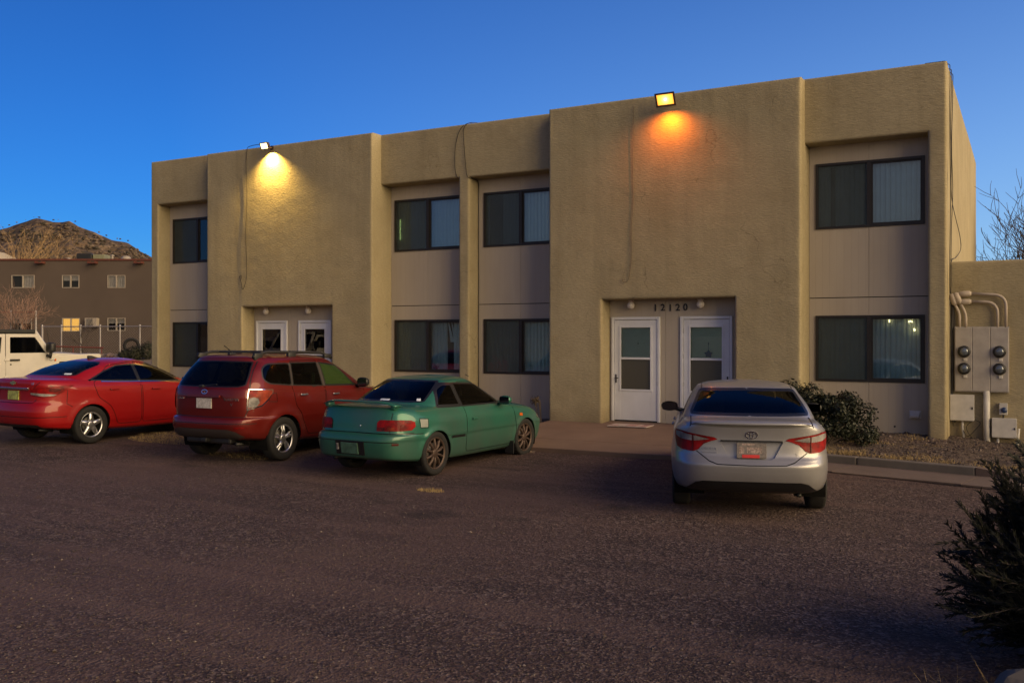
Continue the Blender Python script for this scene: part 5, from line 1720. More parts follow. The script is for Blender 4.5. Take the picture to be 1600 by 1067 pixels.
def ring_mesh(name, mat, rx, ry, t, th=0.008, n=28, c=(0, 0)):
    mb = MB(); vs = []; fs = []
    for k in range(n):
        a = 2*math.pi*k/n
        for q, hh in ((1.0, 0.0), (1.0, th), (0.0, th), (0.0, 0.0)):
            vs.append((c[0]+(rx-t*(1-q))*math.cos(a), c[1]+(ry-t*(1-q))*math.sin(a), hh))
    for k in range(n):
        k2 = (k+1) % n
        for q in range(4): fs.append((k*4+q, k2*4+q, k2*4+(q+1) % 4, k*4+(q+1) % 4))
    mb.add(vs, fs)
    return mb
def text_mesh(name, s, size, mat, parent, depth=0.006):
    cu = bpy.data.curves.new('txt', 'FONT'); cu.body = s; cu.size = size; cu.extrude = depth; cu.align_x = 'CENTER'; cu.align_y = 'CENTER'; cu.resolution_u = 3
    t = bpy.data.objects.new('txt', cu); COL.objects.link(t)
    me = bpy.data.meshes.new_from_object(t.evaluated_get(bpy.context.evaluated_depsgraph_get()))
    bpy.data.objects.remove(t); bpy.data.curves.remove(cu)
    me.materials.clear(); me.materials.append(mat); me.name = name
    o = bpy.data.objects.new(name, me); COL.objects.link(o)
    if parent: o.parent = parent
    return o

def flare(wheels, z, R_, amt, sig=0.07):
    def f(p, t):
        x, y, zz = p[..., 0], p[..., 1], p[..., 2]
        dy = 0
        for cx in wheels:
            r = np.hypot(x-cx, zz-z)
            dy = dy + amt*np.exp(-(np.maximum(r-R_, 0)/sig)**2)
        k = np.clip((y-0.55)/0.2, 0, 1)
        p = p.copy(); p[..., 1] = y + dy*k
        return p
    return f
def crease(fs):
    def f(p, t):
        for g in fs: p = g(p, t)
        return p
    return f
def groove(z0f, depth, s=0.02):
    """flank is pulled in below the line z0(x) (positive depth) with a soft step"""
    def f(p, t):
        x, y, z = p[..., 0], p[..., 1], p[..., 2]
        k = np.clip((y-0.55)/0.2, 0, 1)*np.clip((z-0.15)/0.1, 0, 1)
        h = 1/(1+np.exp((z-z0f(x))/s))
        p = p.copy(); p[..., 1] = y - depth*h*k*np.clip((z0f(x)+0.0-z+0.25)/0.25, 0, 1)
        return p
    return f

# ------------------------------------------------------------------ teal green two door coupe
GX = 0.93
green_spec = dict(
    name='parked_coupe', label='small teal green two door coupe with rear wing and brown wheels', cat='car',
    loc=(-8.26, -6.05, -0.05), rz=R(90-2.5), length=4.30, rear_axle=GX, paint=M['p_green'],
    levels=[  # xr, zr, xf, zf, w, zs_rear, zs_mid, zs_front, n, bow
        (0.13, 0.275, 4.08, 0.20, 0.775, 0.25, 0.20, 0.20, 7, 0.05),
        (0.05, 0.31, 4.20, 0.24, 0.815, 0.28, 0.25, 0.24, 7, 0.05),
        (0.015, 0.42, 4.27, 0.38, 0.838, 0.39, 0.38, 0.37, 7, 0.05),
        (0.00, 0.54, 4.30, 0.50, 0.845, 0.52, 0.50, 0.50, 7, 0.05),
        (0.02, 0.62, 4.27, 0.575, 0.845, 0.60, 0.57, 0.57, 7, 0.05),
        (0.085, 0.655, 4.20, 0.605, 0.845, 0.635, 0.61, 0.60, 7, 0.05),
        (0.105, 0.80, 4.12, 0.70, 0.842, 0.77, 0.73, 0.69, 7, 0.05),
        (0.135, 0.95, 3.98, 0.785, 0.822, 0.87, 0.83, 0.755, 7, 0.05),
        (0.185, 1.005, 3.80, 0.835, 0.795, 0.93, 0.885, 0.805, 7, 0.05),
        (0.36, 1.022, 3.45, 0.90, 0.776, 0.955, 0.915, 0.85, 6.5, 0.05),
        (0.70, 1.020, 3.02, 0.97, 0.760, 0.975, 0.935, 0.90, 6, 0.06),
        (0.79, 1.055, 2.92, 1.02, 0.745, 1.01, 0.975, 0.95, 6, 0.06),
        (1.02, 1.195, 2.62, 1.18, 0.675, 1.13, 1.12, 1.10, 6, 0.06),
        (1.27, 1.315, 2.33, 1.315, 0.605, 1.265, 1.275, 1.26, 5, 0.06),
        (1.36, 1.352, 2.22, 1.355, 0.555, 1.318, 1.325, 1.31, 4.5, 0.04),
        (1.52, 1.378, 2.10, 1.378, 0.42, 1.36, 1.362, 1.35, 4, 0.02),
        (1.68, 1.392, 2.00, 1.392, 0.20, 1.386, 1.388, 1.384, 3, 0.0),
        (1.78, 1.395, 1.90, 1.395, 0.001, 1.395, 1.395, 1.395, 2.5, 0.0)],
    arches=[(0.93, 0.30, 0.345), (3.45, 0.30, 0.345)],
    post=crease([flare((0.93, 3.45), 0.30, 0.345, 0.018, 0.06), groove(lambda x: 0.545+0*x, 0.012, 0.008)]),
    doors=[[(1.70, 0.26), (3.08, 0.26), (3.14, 0.50), (3.06, 0.90), (2.86, 0.955), (2.30, 1.285), (1.74, 1.305), (1.70, 0.95)]],
    gaps=[('r', [(0.0, 0.652), (0.80, 0.645)]), ('s', [(0.30, 0.635), (0.62, 0.625)]), ('r', [(0.60, 0.66), (0.615, 0.93)]),
          ('r', [(0.0, 0.535), (0.72, 0.53)]), ('s', [(3.16, 0.905), (3.9, 0.79)]),
          ('s', [(0.55, 0.84), (0.74, 0.825), (0.73, 0.70), (0.56, 0.71), (0.55, 0.84)])],
    patches=[('s', 'pillar_trim', [(1.56, 0.942), (1.76, 0.938), (1.70, 1.292), (1.52, 1.298)], M['seal'], 0.001),
             ('s', 'side_rub_strip', [(1.30, 0.50), (1.66, 0.495), (1.66, 0.53), (1.31, 0.535)], M['seal'], 0.006),
             ('s', 'fuel_door', [(0.565, 0.83), (0.73, 0.82), (0.72, 0.71), (0.57, 0.715)], M['grey_metal_car'] if 'grey_metal_car' in M else M['grey_metal'], 0.002),
             ('s', 'side_marker', [(3.24, 0.69), (3.33, 0.685), (3.33, 0.73), (3.24, 0.735)], M['amber'], 0.006)],
    windows=[dict(poly=[(1.03, 0.955), (1.66, 0.935), (1.61, 1.30), (1.40, 1.31), (1.22, 1.24)], r=0.06, name='quarter_window', band=0.045),
             dict(poly=[(1.685, 0.935), (2.86, 0.925), (2.30, 1.27), (1.63, 1.30)], r=0.03, name='side_window', door=0, band=0.024),
             dict(poly=[(0.0, 1.040), (0.62, 1.040), (0.58, 1.18), (0.50, 1.335), (0.0, 1.345)], kind='r', r=0.03, name='rear_window', band=0.022),
             dict(poly=[(0.0, 1.0), (0.66, 1.0), (0.55, 1.29), (0.0, 1.31)], kind='f', r=0.03, name='windscreen', band=0.02, mat=M['clear_glass'])],
    lamps=[('a', 'tail_light', [(0.41, 0.685), (0.75, 0.685), (0.93, 0.69), (0.99, 0.735), (0.97, 0.80), (0.90, 0.825), (0.74, 0.835), (0.45, 0.835), (0.41, 0.80)], M['lens_red'], 0.010),
           ('r', 'reversing_lens', [(0.41, 0.69), (0.53, 0.69), (0.53, 0.735), (0.41, 0.735)], M['lens_dark'], 0.013),
           ('r', 'brake_lens', [(0.57, 0.69), (0.66, 0.69), (0.66, 0.735), (0.57, 0.735)], M['lens_orange'], 0.013),
           ('f', 'headlight', [(0.50, 0.58), (0.76, 0.59), (0.78, 0.66), (0.52, 0.64)], M['lens_clear'], 0.008),
           ('f', 'grille', [(0.0, 0.59), (0.42, 0.59), (0.44, 0.63), (0.0, 0.63)], M['black'], 0.006)],
    seats=[(1.35, 1.10, 1), (2.05, 1.18, 2)], dash=2.75, track=1.46,
    wheel=(0.315, 0.205, 0.232, (10, 'thin'), M['bronze_alloy']),
    mirror=(2.62, 0.93, 0.985, 0.20, 0.14, M['p_green']))
def densify(poly, step=0.06):
    """closed outline with extra points; ('s', x, z) points keep their own projection"""
    out = []
    n = len(poly)
    for k in range(n):
        a, b = poly[k], poly[(k+1) % n]
        out.append(a)
        if (len(a) == 2) and (len(b) == 2):
            a_ = np.array(a); b_ = np.array(b)
            m = max(1, int(np.linalg.norm(b_-a_)/step))
            for q in range(1, m): out.append(tuple(a_+(b_-a_)*q/m))
    return out

g_root, sh, X0, gd, go_ = build_car(green_spec)
handle(sh, X0, 1.90, 0.745, 0.13, 0.035, M['p_green'], lambda s: gd[(0, s)])
mb = MB()    # boot wing: blade on two feet that sweeps down at the ends
bl = []
for k in range(25):
    y = -0.66+1.32*k/24; e = abs(y)/0.66
    z = 1.075 - 0.055*max(0, (e-0.60)/0.40)**1.6
    x = 0.10+0.10*e*e
    bl.append([(x-0.01, y, z+0.004), (x+0.04, y, z+0.018), (x+0.14, y, z+0.012), (x+0.15, y, z), (x+0.05, y, z-0.012), (x, y, z-0.006)])
n = 6
mb.add([(p[0]-X0, p[1], p[2]) for r_ in bl for p in r_], [(k*n+q, (k+1)*n+q, (k+1)*n+(q+1) % n, k*n+(q+1) % n) for k in range(24) for q in range(n)] + [tuple(range(n)), tuple(reversed(range(24*n, 25*n)))])
for y in (-0.60, 0.60): mb.rbox(0.20-X0, 0.33-X0, y-0.035, y+0.035, 0.98, 1.045, 0.01)
mb.build('rear_wing', M['p_green'], g_root, True)
decal('license_plate', sh, X0, 0.0, 0.435, 0.305, 0.155, M['plate_green'], g_root, 0.02)
mb = MB()
decal('plate_recess', sh, X0, 0.0, 0.44, 0.52, 0.20, M['seal'], g_root, 0.003)
decal('plate_light', sh, X0, 0.22, 0.45, 0.035, 0.09, M['lens_clear'], g_root, 0.02)
o = decal('window_sticker', sh, X0, 0.02, 1.065, 0.17, 0.045, M['sticker'], g_root, 0.003)
o = decal('window_sticker', sh, X0, -0.53, 1.075, 0.06, 0.06, M['sticker'], g_root, 0.003)
decal('boot_lock', sh, X0, -0.12, 0.745, 0.02, 0.02, M['chrome'], g_root, 0.01)
decal('bumper_reflector', sh, X0, -0.70, 0.505, 0.10, 0.028, M['lens_dark'], g_root, 0.006)
mb = MB(); mb.tube([(0.55-X0, 0.42, 0.26), (0.16-X0, 0.42, 0.26)], 0.03, 12); mb.build('exhaust_pipe', M['black'], g_root, True)
for sg in (1, -1):
    mb = MB(); mb.rbox(0.93-X0+2.05, 0.93-X0+2.07, sg*0.80-0.08, sg*0.80+0.08, 0.09, 0.30, 0.004); mb.build('mud_flap', M['black'], g_root)
mb = MB(); mb.tube([(2.25-X0, -0.50, 1.36), (2.15-X0, -0.50, 1.40)], 0.006, 5); mb.build('antenna', M['black'], g_root)

# ------------------------------------------------------------------ dark red suv
SX = 0.90
suv_spec = dict(
    name='parked_suv', label='dark red sport utility vehicle with black roof rails', cat='car',
    loc=(-11.10, -6.22, 0.0), rz=R(92.5), length=4.56, rear_axle=SX, paint=M['p_suv'],
    levels=[
        (0.22, 0.36, 4.35, 0.25, 0.80, 0.36, 0.25, 0.28, 7, 0.06),
        (0.10, 0.40, 4.48, 0.30, 0.855, 0.40, 0.30, 0.32, 7, 0.06),
        (0.02, 0.50, 4.54, 0.45, 0.885, 0.50, 0.45, 0.45, 7, 0.07),
        (0.00, 0.60, 4.56, 0.58, 0.89, 0.60, 0.58, 0.58, 7, 0.07),
        (0.02, 0.685, 4.54, 0.68, 0.89, 0.685, 0.67, 0.67, 7, 0.07),
        (0.085, 0.715, 4.50, 0.74, 0.888, 0.72, 0.71, 0.71, 7, 0.07),
        (0.075, 0.86, 4.44, 0.85, 0.888, 0.86, 0.83, 0.80, 7, 0.07),
        (0.075, 1.00, 4.30, 0.94, 0.882, 1.00, 0.95, 0.88, 7, 0.07),
        (0.095, 1.13, 3.95, 1.00, 0.868, 1.12, 1.05, 0.95, 7, 0.07),
        (0.125, 1.185, 3.35, 1.09, 0.848, 1.17, 1.10, 1.04, 7, 0.07),
        (0.16, 1.25, 3.24, 1.14, 0.832, 1.23, 1.16, 1.10, 7, 0.07),
        (0.30, 1.43, 2.85, 1.36, 0.770, 1.41, 1.37, 1.32, 7, 0.07),
        (0.42, 1.565, 2.52, 1.535, 0.705, 1.545, 1.54, 1.49, 6, 0.06),
        (0.43, 1.615, 2.40, 1.59, 0.66, 1.60, 1.59, 1.54, 5.5, 0.05),
        (0.55, 1.645, 2.30, 1.62, 0.56, 1.632, 1.622, 1.575, 5, 0.04),
        (0.85, 1.662, 2.10, 1.645, 0.32, 1.658, 1.652, 1.63, 4, 0.0),
        (1.10, 1.668, 1.80, 1.662, 0.001, 1.668, 1.667, 1.662, 3, 0.0)],
    arches=[(0.90, 0.335, 0.385), (3.515, 0.335, 0.385)],
    post=crease([flare((0.90, 3.515), 0.335, 0.395, 0.026, 0.10), groove(lambda x: 0.62-0.0*x, 0.014, 0.03)]),
    doors=[[(1.34, 0.62), (1.30, 0.72), (1.17, 0.85), (1.12, 1.14), (1.20, 1.545), (1.90, 1.555), (1.93, 1.10), (1.93, 0.36), (1.50, 0.36)],
           [(1.96, 0.36), (3.02, 0.36), (3.06, 0.62), (3.02, 1.06), (2.90, 1.09), (2.45, 1.49), (1.93, 1.555), (1.96, 1.10)]],
    gaps=[('r', [(0.0, 0.712), (0.70, 0.718), (0.755, 0.86), (0.745, 1.13), (0.62, 1.56)]), ('r', [(0.0, 0.62), (0.82, 0.62)]), ('r', [(0.0, 1.035), (0.33, 1.035), (0.40, 0.99)]),
          ('s', [(0.56, 1.07), (0.73, 1.06), (0.73, 0.93), (0.57, 0.94), (0.56, 1.07)]), ('s', [(3.08, 1.05), (4.0, 0.93)])],
    patches=[('s', 'pillar_trim', [(1.05, 1.162), (1.25, 1.155), (1.29, 1.518), (1.10, 1.518)], M['seal_dull'], 0.001), ('s', 'pillar_trim', [(1.85, 1.122), (2.05, 1.118), (2.02, 1.508), (1.82, 1.518)], M['seal_dull'], 0.001),
             ('r', 'lower_bumper', [(0.0, 0.375), (0.55, 0.375), (0.70, 0.42), (0.62, 0.50), (0.50, 0.535), (0.0, 0.535)], M['seal_dull'] if 'seal_dull' in M else M['black'], 0.004)],
    windows=[dict(poly=[(0.50, 1.285), (0.60, 1.205), (1.13, 1.155), (1.185, 1.525), (0.68, 1.525), (0.54, 1.45)], r=0.07, name='quarter_window'),
             dict(poly=[(1.15, 1.155), (1.91, 1.115), (1.885, 1.525), (1.215, 1.53)], r=0.03, door=0),
             dict(poly=[(1.97, 1.115), (2.86, 1.085), (2.43, 1.465), (1.94, 1.525)], r=0.03, door=1, mat=M['green_glass'], band=0.03),
             dict(poly=[(0.0, 1.165), (0.60, 1.170), (0.69, 1.20), (0.66, 1.36), (0.585, 1.555), (0.0, 1.565)], kind='r', r=0.03, name='rear_window', band=0.018),
             dict(poly=[(0.0, 1.13), (0.74, 1.13), (0.66, 1.51), (0.0, 1.53)], kind='f', r=0.03, name='windscreen', band=0.02, mat=M['clear_glass'])],
    lamps=[('a', 'light_rim', [(0.755, 0.82), (0.765, 1.145), (1.02, 1.135), (1.20, 1.12), (1.205, 1.06), (1.13, 0.97), (1.00, 0.875)], M['chrome'], 0.008),
           ('a', 'tail_light', [(0.772, 0.845), (0.78, 1.132), (1.02, 1.122), (1.185, 1.108), (1.188, 1.065), (1.115, 0.985), (0.99, 0.895)], M['lens_orange'], 0.012),
           ('a', 'chrome_lens', [(0.778, 0.86), (0.782, 1.00), (0.86, 1.02), (0.93, 1.00), (0.955, 0.93), (0.90, 0.875)], M['lens_clear'], 0.016),
           ('a', 'upper_lens', [(0.785, 1.03), (0.787, 1.125), (0.90, 1.12), (0.89, 1.035)], M['lens_red'], 0.016),
           ('r', 'bumper_reflector', [(0.60, 0.545), (0.76, 0.545), (0.76, 0.575), (0.60, 0.575)], M['lens_red'], 0.006),
           ('f', 'headlight', [(0.50, 0.74), (0.76, 0.75), (0.78, 0.9), (0.52, 0.88)], M['lens_clear'], 0.008),
           ('f', 'grille', [(0.0, 0.75), (0.42, 0.75), (0.44, 0.87), (0.0, 0.87)], M['black'], 0.006)],
    seats=[(1.25, 1.20, 1), (2.12, 1.28, 2)], dash=3.0, dash_z=1.05, track=1.53,
    wheel=(0.34, 0.225, 0.225, (5, 'twin'), M['alloy']),
    mirror=(2.80, 1.00, 1.145, 0.22, 0.17, M['black']))
s_root, sh, X0, sdoors, so_ = build_car(suv_spec)
for d, x, z in ((0, 1.36, 1.005), (1, 2.20, 0.975)): handle(sh, X0, x, z, 0.17, 0.032, M['chrome'], lambda s, d=d: sdoors[(d, s)], d=0.035)
for sg in (1, -1):   # roof rails: bar, three feet
    pts = []
    mb = MB()
    for k in range(21):
        t = k/20; x = 0.52+1.98*t
        zt = 1.60 + 0.075*min(1, math.sin(math.pi*min(max(t, 0.0), 1.0))*2.6) + (0.02-0.045*t*t)
        pts.append((x-X0, sg*(0.575-0.02*t), zt))
    mb.tube(pts, [0.030]+[0.024]*19+[0.030], 8)
    for x in (0.62, 1.42, 2.36):
        mb.rbox(x-0.09-X0, x+0.09-X0, sg*0.575-0.028, sg*0.575+0.028, 1.57, 1.685 if x < 2 else 1.645, 0.012)
    mb.build('roof_rail', M['black'], s_root, True)
for x in (1.0, 1.75):
    mb = MB(); mb.rbox(x-0.03-X0, x+0.03-X0, -0.56, 0.56, 1.672, 1.70, 0.01); mb.build('roof_crossbar', M['black'], s_root)
mb = MB(); mb.rbox(0.60-X0, 0.74-X0, -0.03, 0.03, 1.645, 1.685, 0.012); mb.tube([(0.70-X0, 0, 1.68), (0.50-X0, 0.0, 1.80)], 0.007, 5); mb.build('antenna', M['black'], s_root)
decal('license_plate', sh, X0, 0.0, 0.92, 0.305, 0.155, M['plate'], s_root, 0.014)
decal('plate_garnish', sh, X0, 0.0, 1.03, 0.66, 0.035, M['p_suv'], s_root, 0.03)
def emb():
    mb = ring_mesh('emblem', M['chrome'], 0.062, 0.036, 0.010)
    for (a, b, s_) in ((-0.02, 0.008, 0.012), (0.012, 0.012, 0.008), (0.028, -0.004, 0.008), (0.008, -0.012, 0.008), (-0.008, -0.010, 0.007), (0.02, 0.004, 0.006)):
        mb.add([(a-s_, b, 0.002), (a, b-s_*0.6, 0.002), (a+s_, b, 0.002), (a, b+s_*0.6, 0.002), (a, b, 0.008)], [(0, 1, 4), (1, 2, 4), (2, 3, 4), (3, 0, 4)])
    return mb.build('emblem', M['chrome'])
decal('emblem', sh, X0, 0.0, 1.095, 0, 0, None, s_root, build=emb)
decal('badge_lettering', sh, X0, -0.52, 0.985, 0, 0, None, s_root, build=lambda: text_mesh('badge_lettering', 'FORESTER', 0.055, M['chrome'], None))
decal('badge_lettering', sh, X0, 0.52, 0.985, 0, 0, None, s_root, build=lambda: text_mesh('badge_lettering', 'SUBARU', 0.048, M['chrome'], None))
decal('badge_lettering', sh, X0, -0.52, 0.905, 0, 0, None, s_root, build=lambda: text_mesh('badge_lettering', 'V', 0.065, M['chrome'], None))
mb = MB(); mb.tube([(0.06-X0, 0.04, 1.19), (0.03-X0, -0.30, 1.215)], 0.008, 6); mb.rbox(0.02-X0, 0.08-X0, -0.02, 0.06, 1.165, 1.205, 0.008); mb.build('rear_wiper', M['black'], s_root)
mb = MB(); mb.tube([(0.6-X0, -0.50, 0.27), (0.22-X0, -0.50, 0.30)], 0.028, 12); mb.build('exhaust_pipe', M['black'], s_root, True)
mb = MB(); mb.rbox(0.15-X0, 0.45-X0, -0.45, 0.45, 0.30, 0.42, 0.03); mb.rbox(0.06-X0, 0.2-X0, -0.05, 0.05, 0.33, 0.39, 0.01); mb.build('tow_hitch', M['black'], s_root)

# ------------------------------------------------------------------ bright red sedan
CX = 0.96
red_spec = dict(
    name='parked_sedan', label='bright red four door sedan with silver five spoke wheels', cat='car',
    loc=(-15.26, -6.50, 0.07), rz=R(90-1.0), length=4.60, rear_axle=CX, paint=M['p_red'],
    levels=[
        (0.20, 0.30, 4.40, 0.20, 0.80, 0.28, 0.20, 0.20, 7, 0.08),
        (0.08, 0.34, 4.50, 0.25, 0.86, 0.31, 0.245, 0.24, 7, 0.08),
        (0.02, 0.45, 4.57, 0.40, 0.887, 0.42, 0.38, 0.38, 7, 0.09),
        (0.00, 0.58, 4.60, 0.54, 0.895, 0.56, 0.52, 0.52, 7, 0.09),
        (0.03, 0.70, 4.57, 0.64, 0.895, 0.68, 0.65, 0.62, 7, 0.09),
        (0.075, 0.76, 4.52, 0.70, 0.893, 0.76, 0.72, 0.68, 7, 0.09),
        (0.08, 0.92, 4.42, 0.80, 0.886, 0.91, 0.84, 0.76, 7, 0.09),
        (0.07, 1.06, 4.25, 0.87, 0.868, 1.01, 0.93, 0.83, 7, 0.09),
        (0.09, 1.130, 4.00, 0.93, 0.845, 1.07, 0.99, 0.88, 6.5, 0.09),
        (0.20, 1.150, 3.70, 0.97, 0.825, 1.10, 1.02, 0.92, 6.5, 0.09),
        (0.52, 1.155, 3.32, 1.03, 0.805, 1.125, 1.045, 0.97, 6, 0.10),
        (0.60, 1.185, 3.20, 1.07, 0.79, 1.15, 1.08, 1.02, 6, 0.10),
        (0.88, 1.305, 2.85, 1.24, 0.715, 1.255, 1.21, 1.17, 6, 0.09),
        (1.22, 1.40, 2.52, 1.375, 0.625, 1.335, 1.345, 1.30, 5, 0.08),
        (1.38, 1.435, 2.38, 1.42, 0.56, 1.375, 1.395, 1.355, 4.5, 0.05),
        (1.60, 1.462, 2.25, 1.452, 0.42, 1.43, 1.437, 1.41, 4, 0.02),
        (1.78, 1.475, 2.10, 1.472, 0.20, 1.468, 1.468, 1.46, 3, 0.0),
        (1.88, 1.478, 2.00, 1.478, 0.001, 1.478, 1.478, 1.478, 2.5, 0.0)],
    arches=[(0.96, 0.325, 0.365), (3.645, 0.325, 0.365)],
    post=crease([flare((0.96, 3.645), 0.325, 0.375, 0.016, 0.07), groove(lambda x: 0.36+0*x, 0.012, 0.012), groove(lambda x: 0.90-0.03*(x-1.5), 0.010, 0.02)]),
    doors=[[(1.42, 0.50), (1.34, 0.64), (1.10, 0.80), (1.02, 1.04), (1.45, 1.345), (1.98, 1.40), (2.00, 1.04), (2.00, 0.30), (1.50, 0.30)],
           [(2.03, 0.30), (3.08, 0.30), (3.14, 0.60), (3.10, 0.97), (2.95, 1.02), (2.45, 1.345), (2.01, 1.40), (2.03, 1.04)]],
    gaps=[('r', [(0.0, 0.735), (0.50, 0.74), (0.56, 0.80)]), ('r', [(0.50, 0.98), (0.62, 1.10)]), ('s', [(0.25, 1.03), (0.42, 1.00), (0.52, 0.95), (0.50, 0.72), (0.60, 0.66)]), ('r', [(0.0, 0.50), (0.85, 0.50)]), ('s', [(3.16, 0.96), (4.0, 0.86)])],
    patches=[('r', 'lower_bumper', [(0.0, 0.315), (0.60, 0.315), (0.60, 0.37), (0.0, 0.37)], M['black'], 0.004),
             ('s', 'pillar_trim', [(1.90, 1.058), (2.10, 1.052), (2.06, 1.362), (1.90, 1.366)], M['seal'], 0.001),
             ('s', 'belt_moulding', [(1.20, 1.062), (2.0, 1.032), (3.0, 1.002), (3.0, 1.018), (2.0, 1.050), (1.20, 1.080)], M['chrome'], 0.005)],
    windows=[dict(poly=[(0.93, 1.095), (1.99, 1.052), (1.975, 1.37), (1.62, 1.35), (1.30, 1.25)], r=0.03, door=0),
             dict(poly=[(2.02, 1.052), (2.98, 1.018), (2.50, 1.30), (2.00, 1.37)], r=0.03, door=1),
             dict(poly=[(0.0, 1.185), (0.66, 1.185), (0.62, 1.28), (0.54, 1.415), (0.0, 1.43)], kind='r', r=0.03, name='rear_window', band=0.018),
             dict(poly=[(0.0, 1.07), (0.72, 1.07), (0.58, 1.3699999999999999), (0.0, 1.39)], kind='f', r=0.03, name='windscreen', band=0.02, mat=M['clear_glass'])],
    lamps=[('a', 'tail_light', [(0.45, 0.875), (0.70, 0.84), (0.86, 0.85), (0.99, 0.92), (1.14, 0.995), (1.18, 1.025), (1.12, 1.035), (0.95, 1.025), (0.76, 1.015), (0.50, 0.985), (0.45, 0.96)], M['lens_red'], 0.012),
           ('a', 'reversing_lens', [(0.455, 0.885), (0.70, 0.852), (0.85, 0.86), (0.90, 0.885), (0.70, 0.90), (0.455, 0.915)], M['lens_clear'], 0.015),
           ('a', 'dark_lens', [(0.78, 0.93), (0.88, 0.925), (0.97, 0.965), (0.90, 0.995), (0.79, 0.985)], M['lens_dark'], 0.015),
           ('f', 'headlight', [(0.50, 0.68), (0.76, 0.6900000000000001), (0.78, 0.8), (0.52, 0.78)], M['lens_clear'], 0.008),
           ('f', 'grille', [(0.0, 0.6900000000000001), (0.42, 0.6900000000000001), (0.44, 0.77), (0.0, 0.77)], M['black'], 0.006)],
    seats=[(1.25, 1.16, 1), (2.10, 1.22, 2)], dash=2.95, dash_z=0.98, track=1.56,
    wheel=(0.325, 0.215, 0.222, (5, 'wide'), M['alloy']),
    mirror=(2.92, 0.98, 1.03, 0.20, 0.14, M['p_red']))
r_root, sh, X0, rdoors, ro_ = build_car(red_spec)
for d, x, z in ((0, 1.42, 0.93), (1, 2.32, 0.90)): handle(sh, X0, x, z, 0.19, 0.030, M['p_red'], lambda s, d=d: rdoors[(d, s)], d=0.035)
decal('chrome_bar', sh, X0, 0.0, 0.985, 0.90, 0.035, M['chrome'], r_root, 0.03)
decal('license_plate', sh, X0, 0.0, 0.865, 0.305, 0.155, M['plate_yel'], r_root, 0.014)
def bow():
    mb = MB()
    pts = [(-0.085, -0.018), (-0.03, -0.018), (-0.035, -0.034), (0.025, -0.034), (0.03, -0.018), (0.075, -0.018), (0.085, 0.018), (0.03, 0.018), (0.035, 0.034), (-0.025, 0.034), (-0.03, 0.018), (-0.075, 0.018)]
    n = len(pts)
    mb.add([(a, b, 0.0) for a, b in pts]+[(a, b, 0.008) for a, b in pts], [tuple(range(n, 2*n))]+[(k, (k+1) % n, n+(k+1) % n, n+k) for k in range(n)])
    return mb.build('emblem', M['gold'])
M['gold'] = simple('gold_emblem', (0.55, 0.36, 0.12), 0.3, 0.9)
decal('emblem', sh, X0, 0.0, 1.075, 0, 0, None, r_root, build=bow)
decal('badge_lettering', sh, X0, -0.50, 1.07, 0, 0, None, r_root, build=lambda: text_mesh('badge_lettering', 'LS', 0.05, M['chrome'], None))
decal('window_sticker', sh, X0, -0.52, 1.215, 0.13, 0.05, M['sticker'], r_root, 0.003)
mb = MB()     # shark fin antenna
mb.add([(1.52-X0, -0.035, 1.445), (1.52-X0, 0.035, 1.445), (1.76-X0, 0.0, 1.462), (1.50-X0, 0.0, 1.52), (1.60-X0, 0.0, 1.515)], [(0, 1, 3), (1, 2, 4, 3), (2, 0, 3, 4)]); mb.build('antenna_fin', M['black'], r_root)
mb = MB(); mb.tube([(0.5-X0, -0.45, 0.24), (0.24-X0, -0.45, 0.27)], 0.025, 12); mb.build('exhaust_pipe', M['black'], r_root, True)

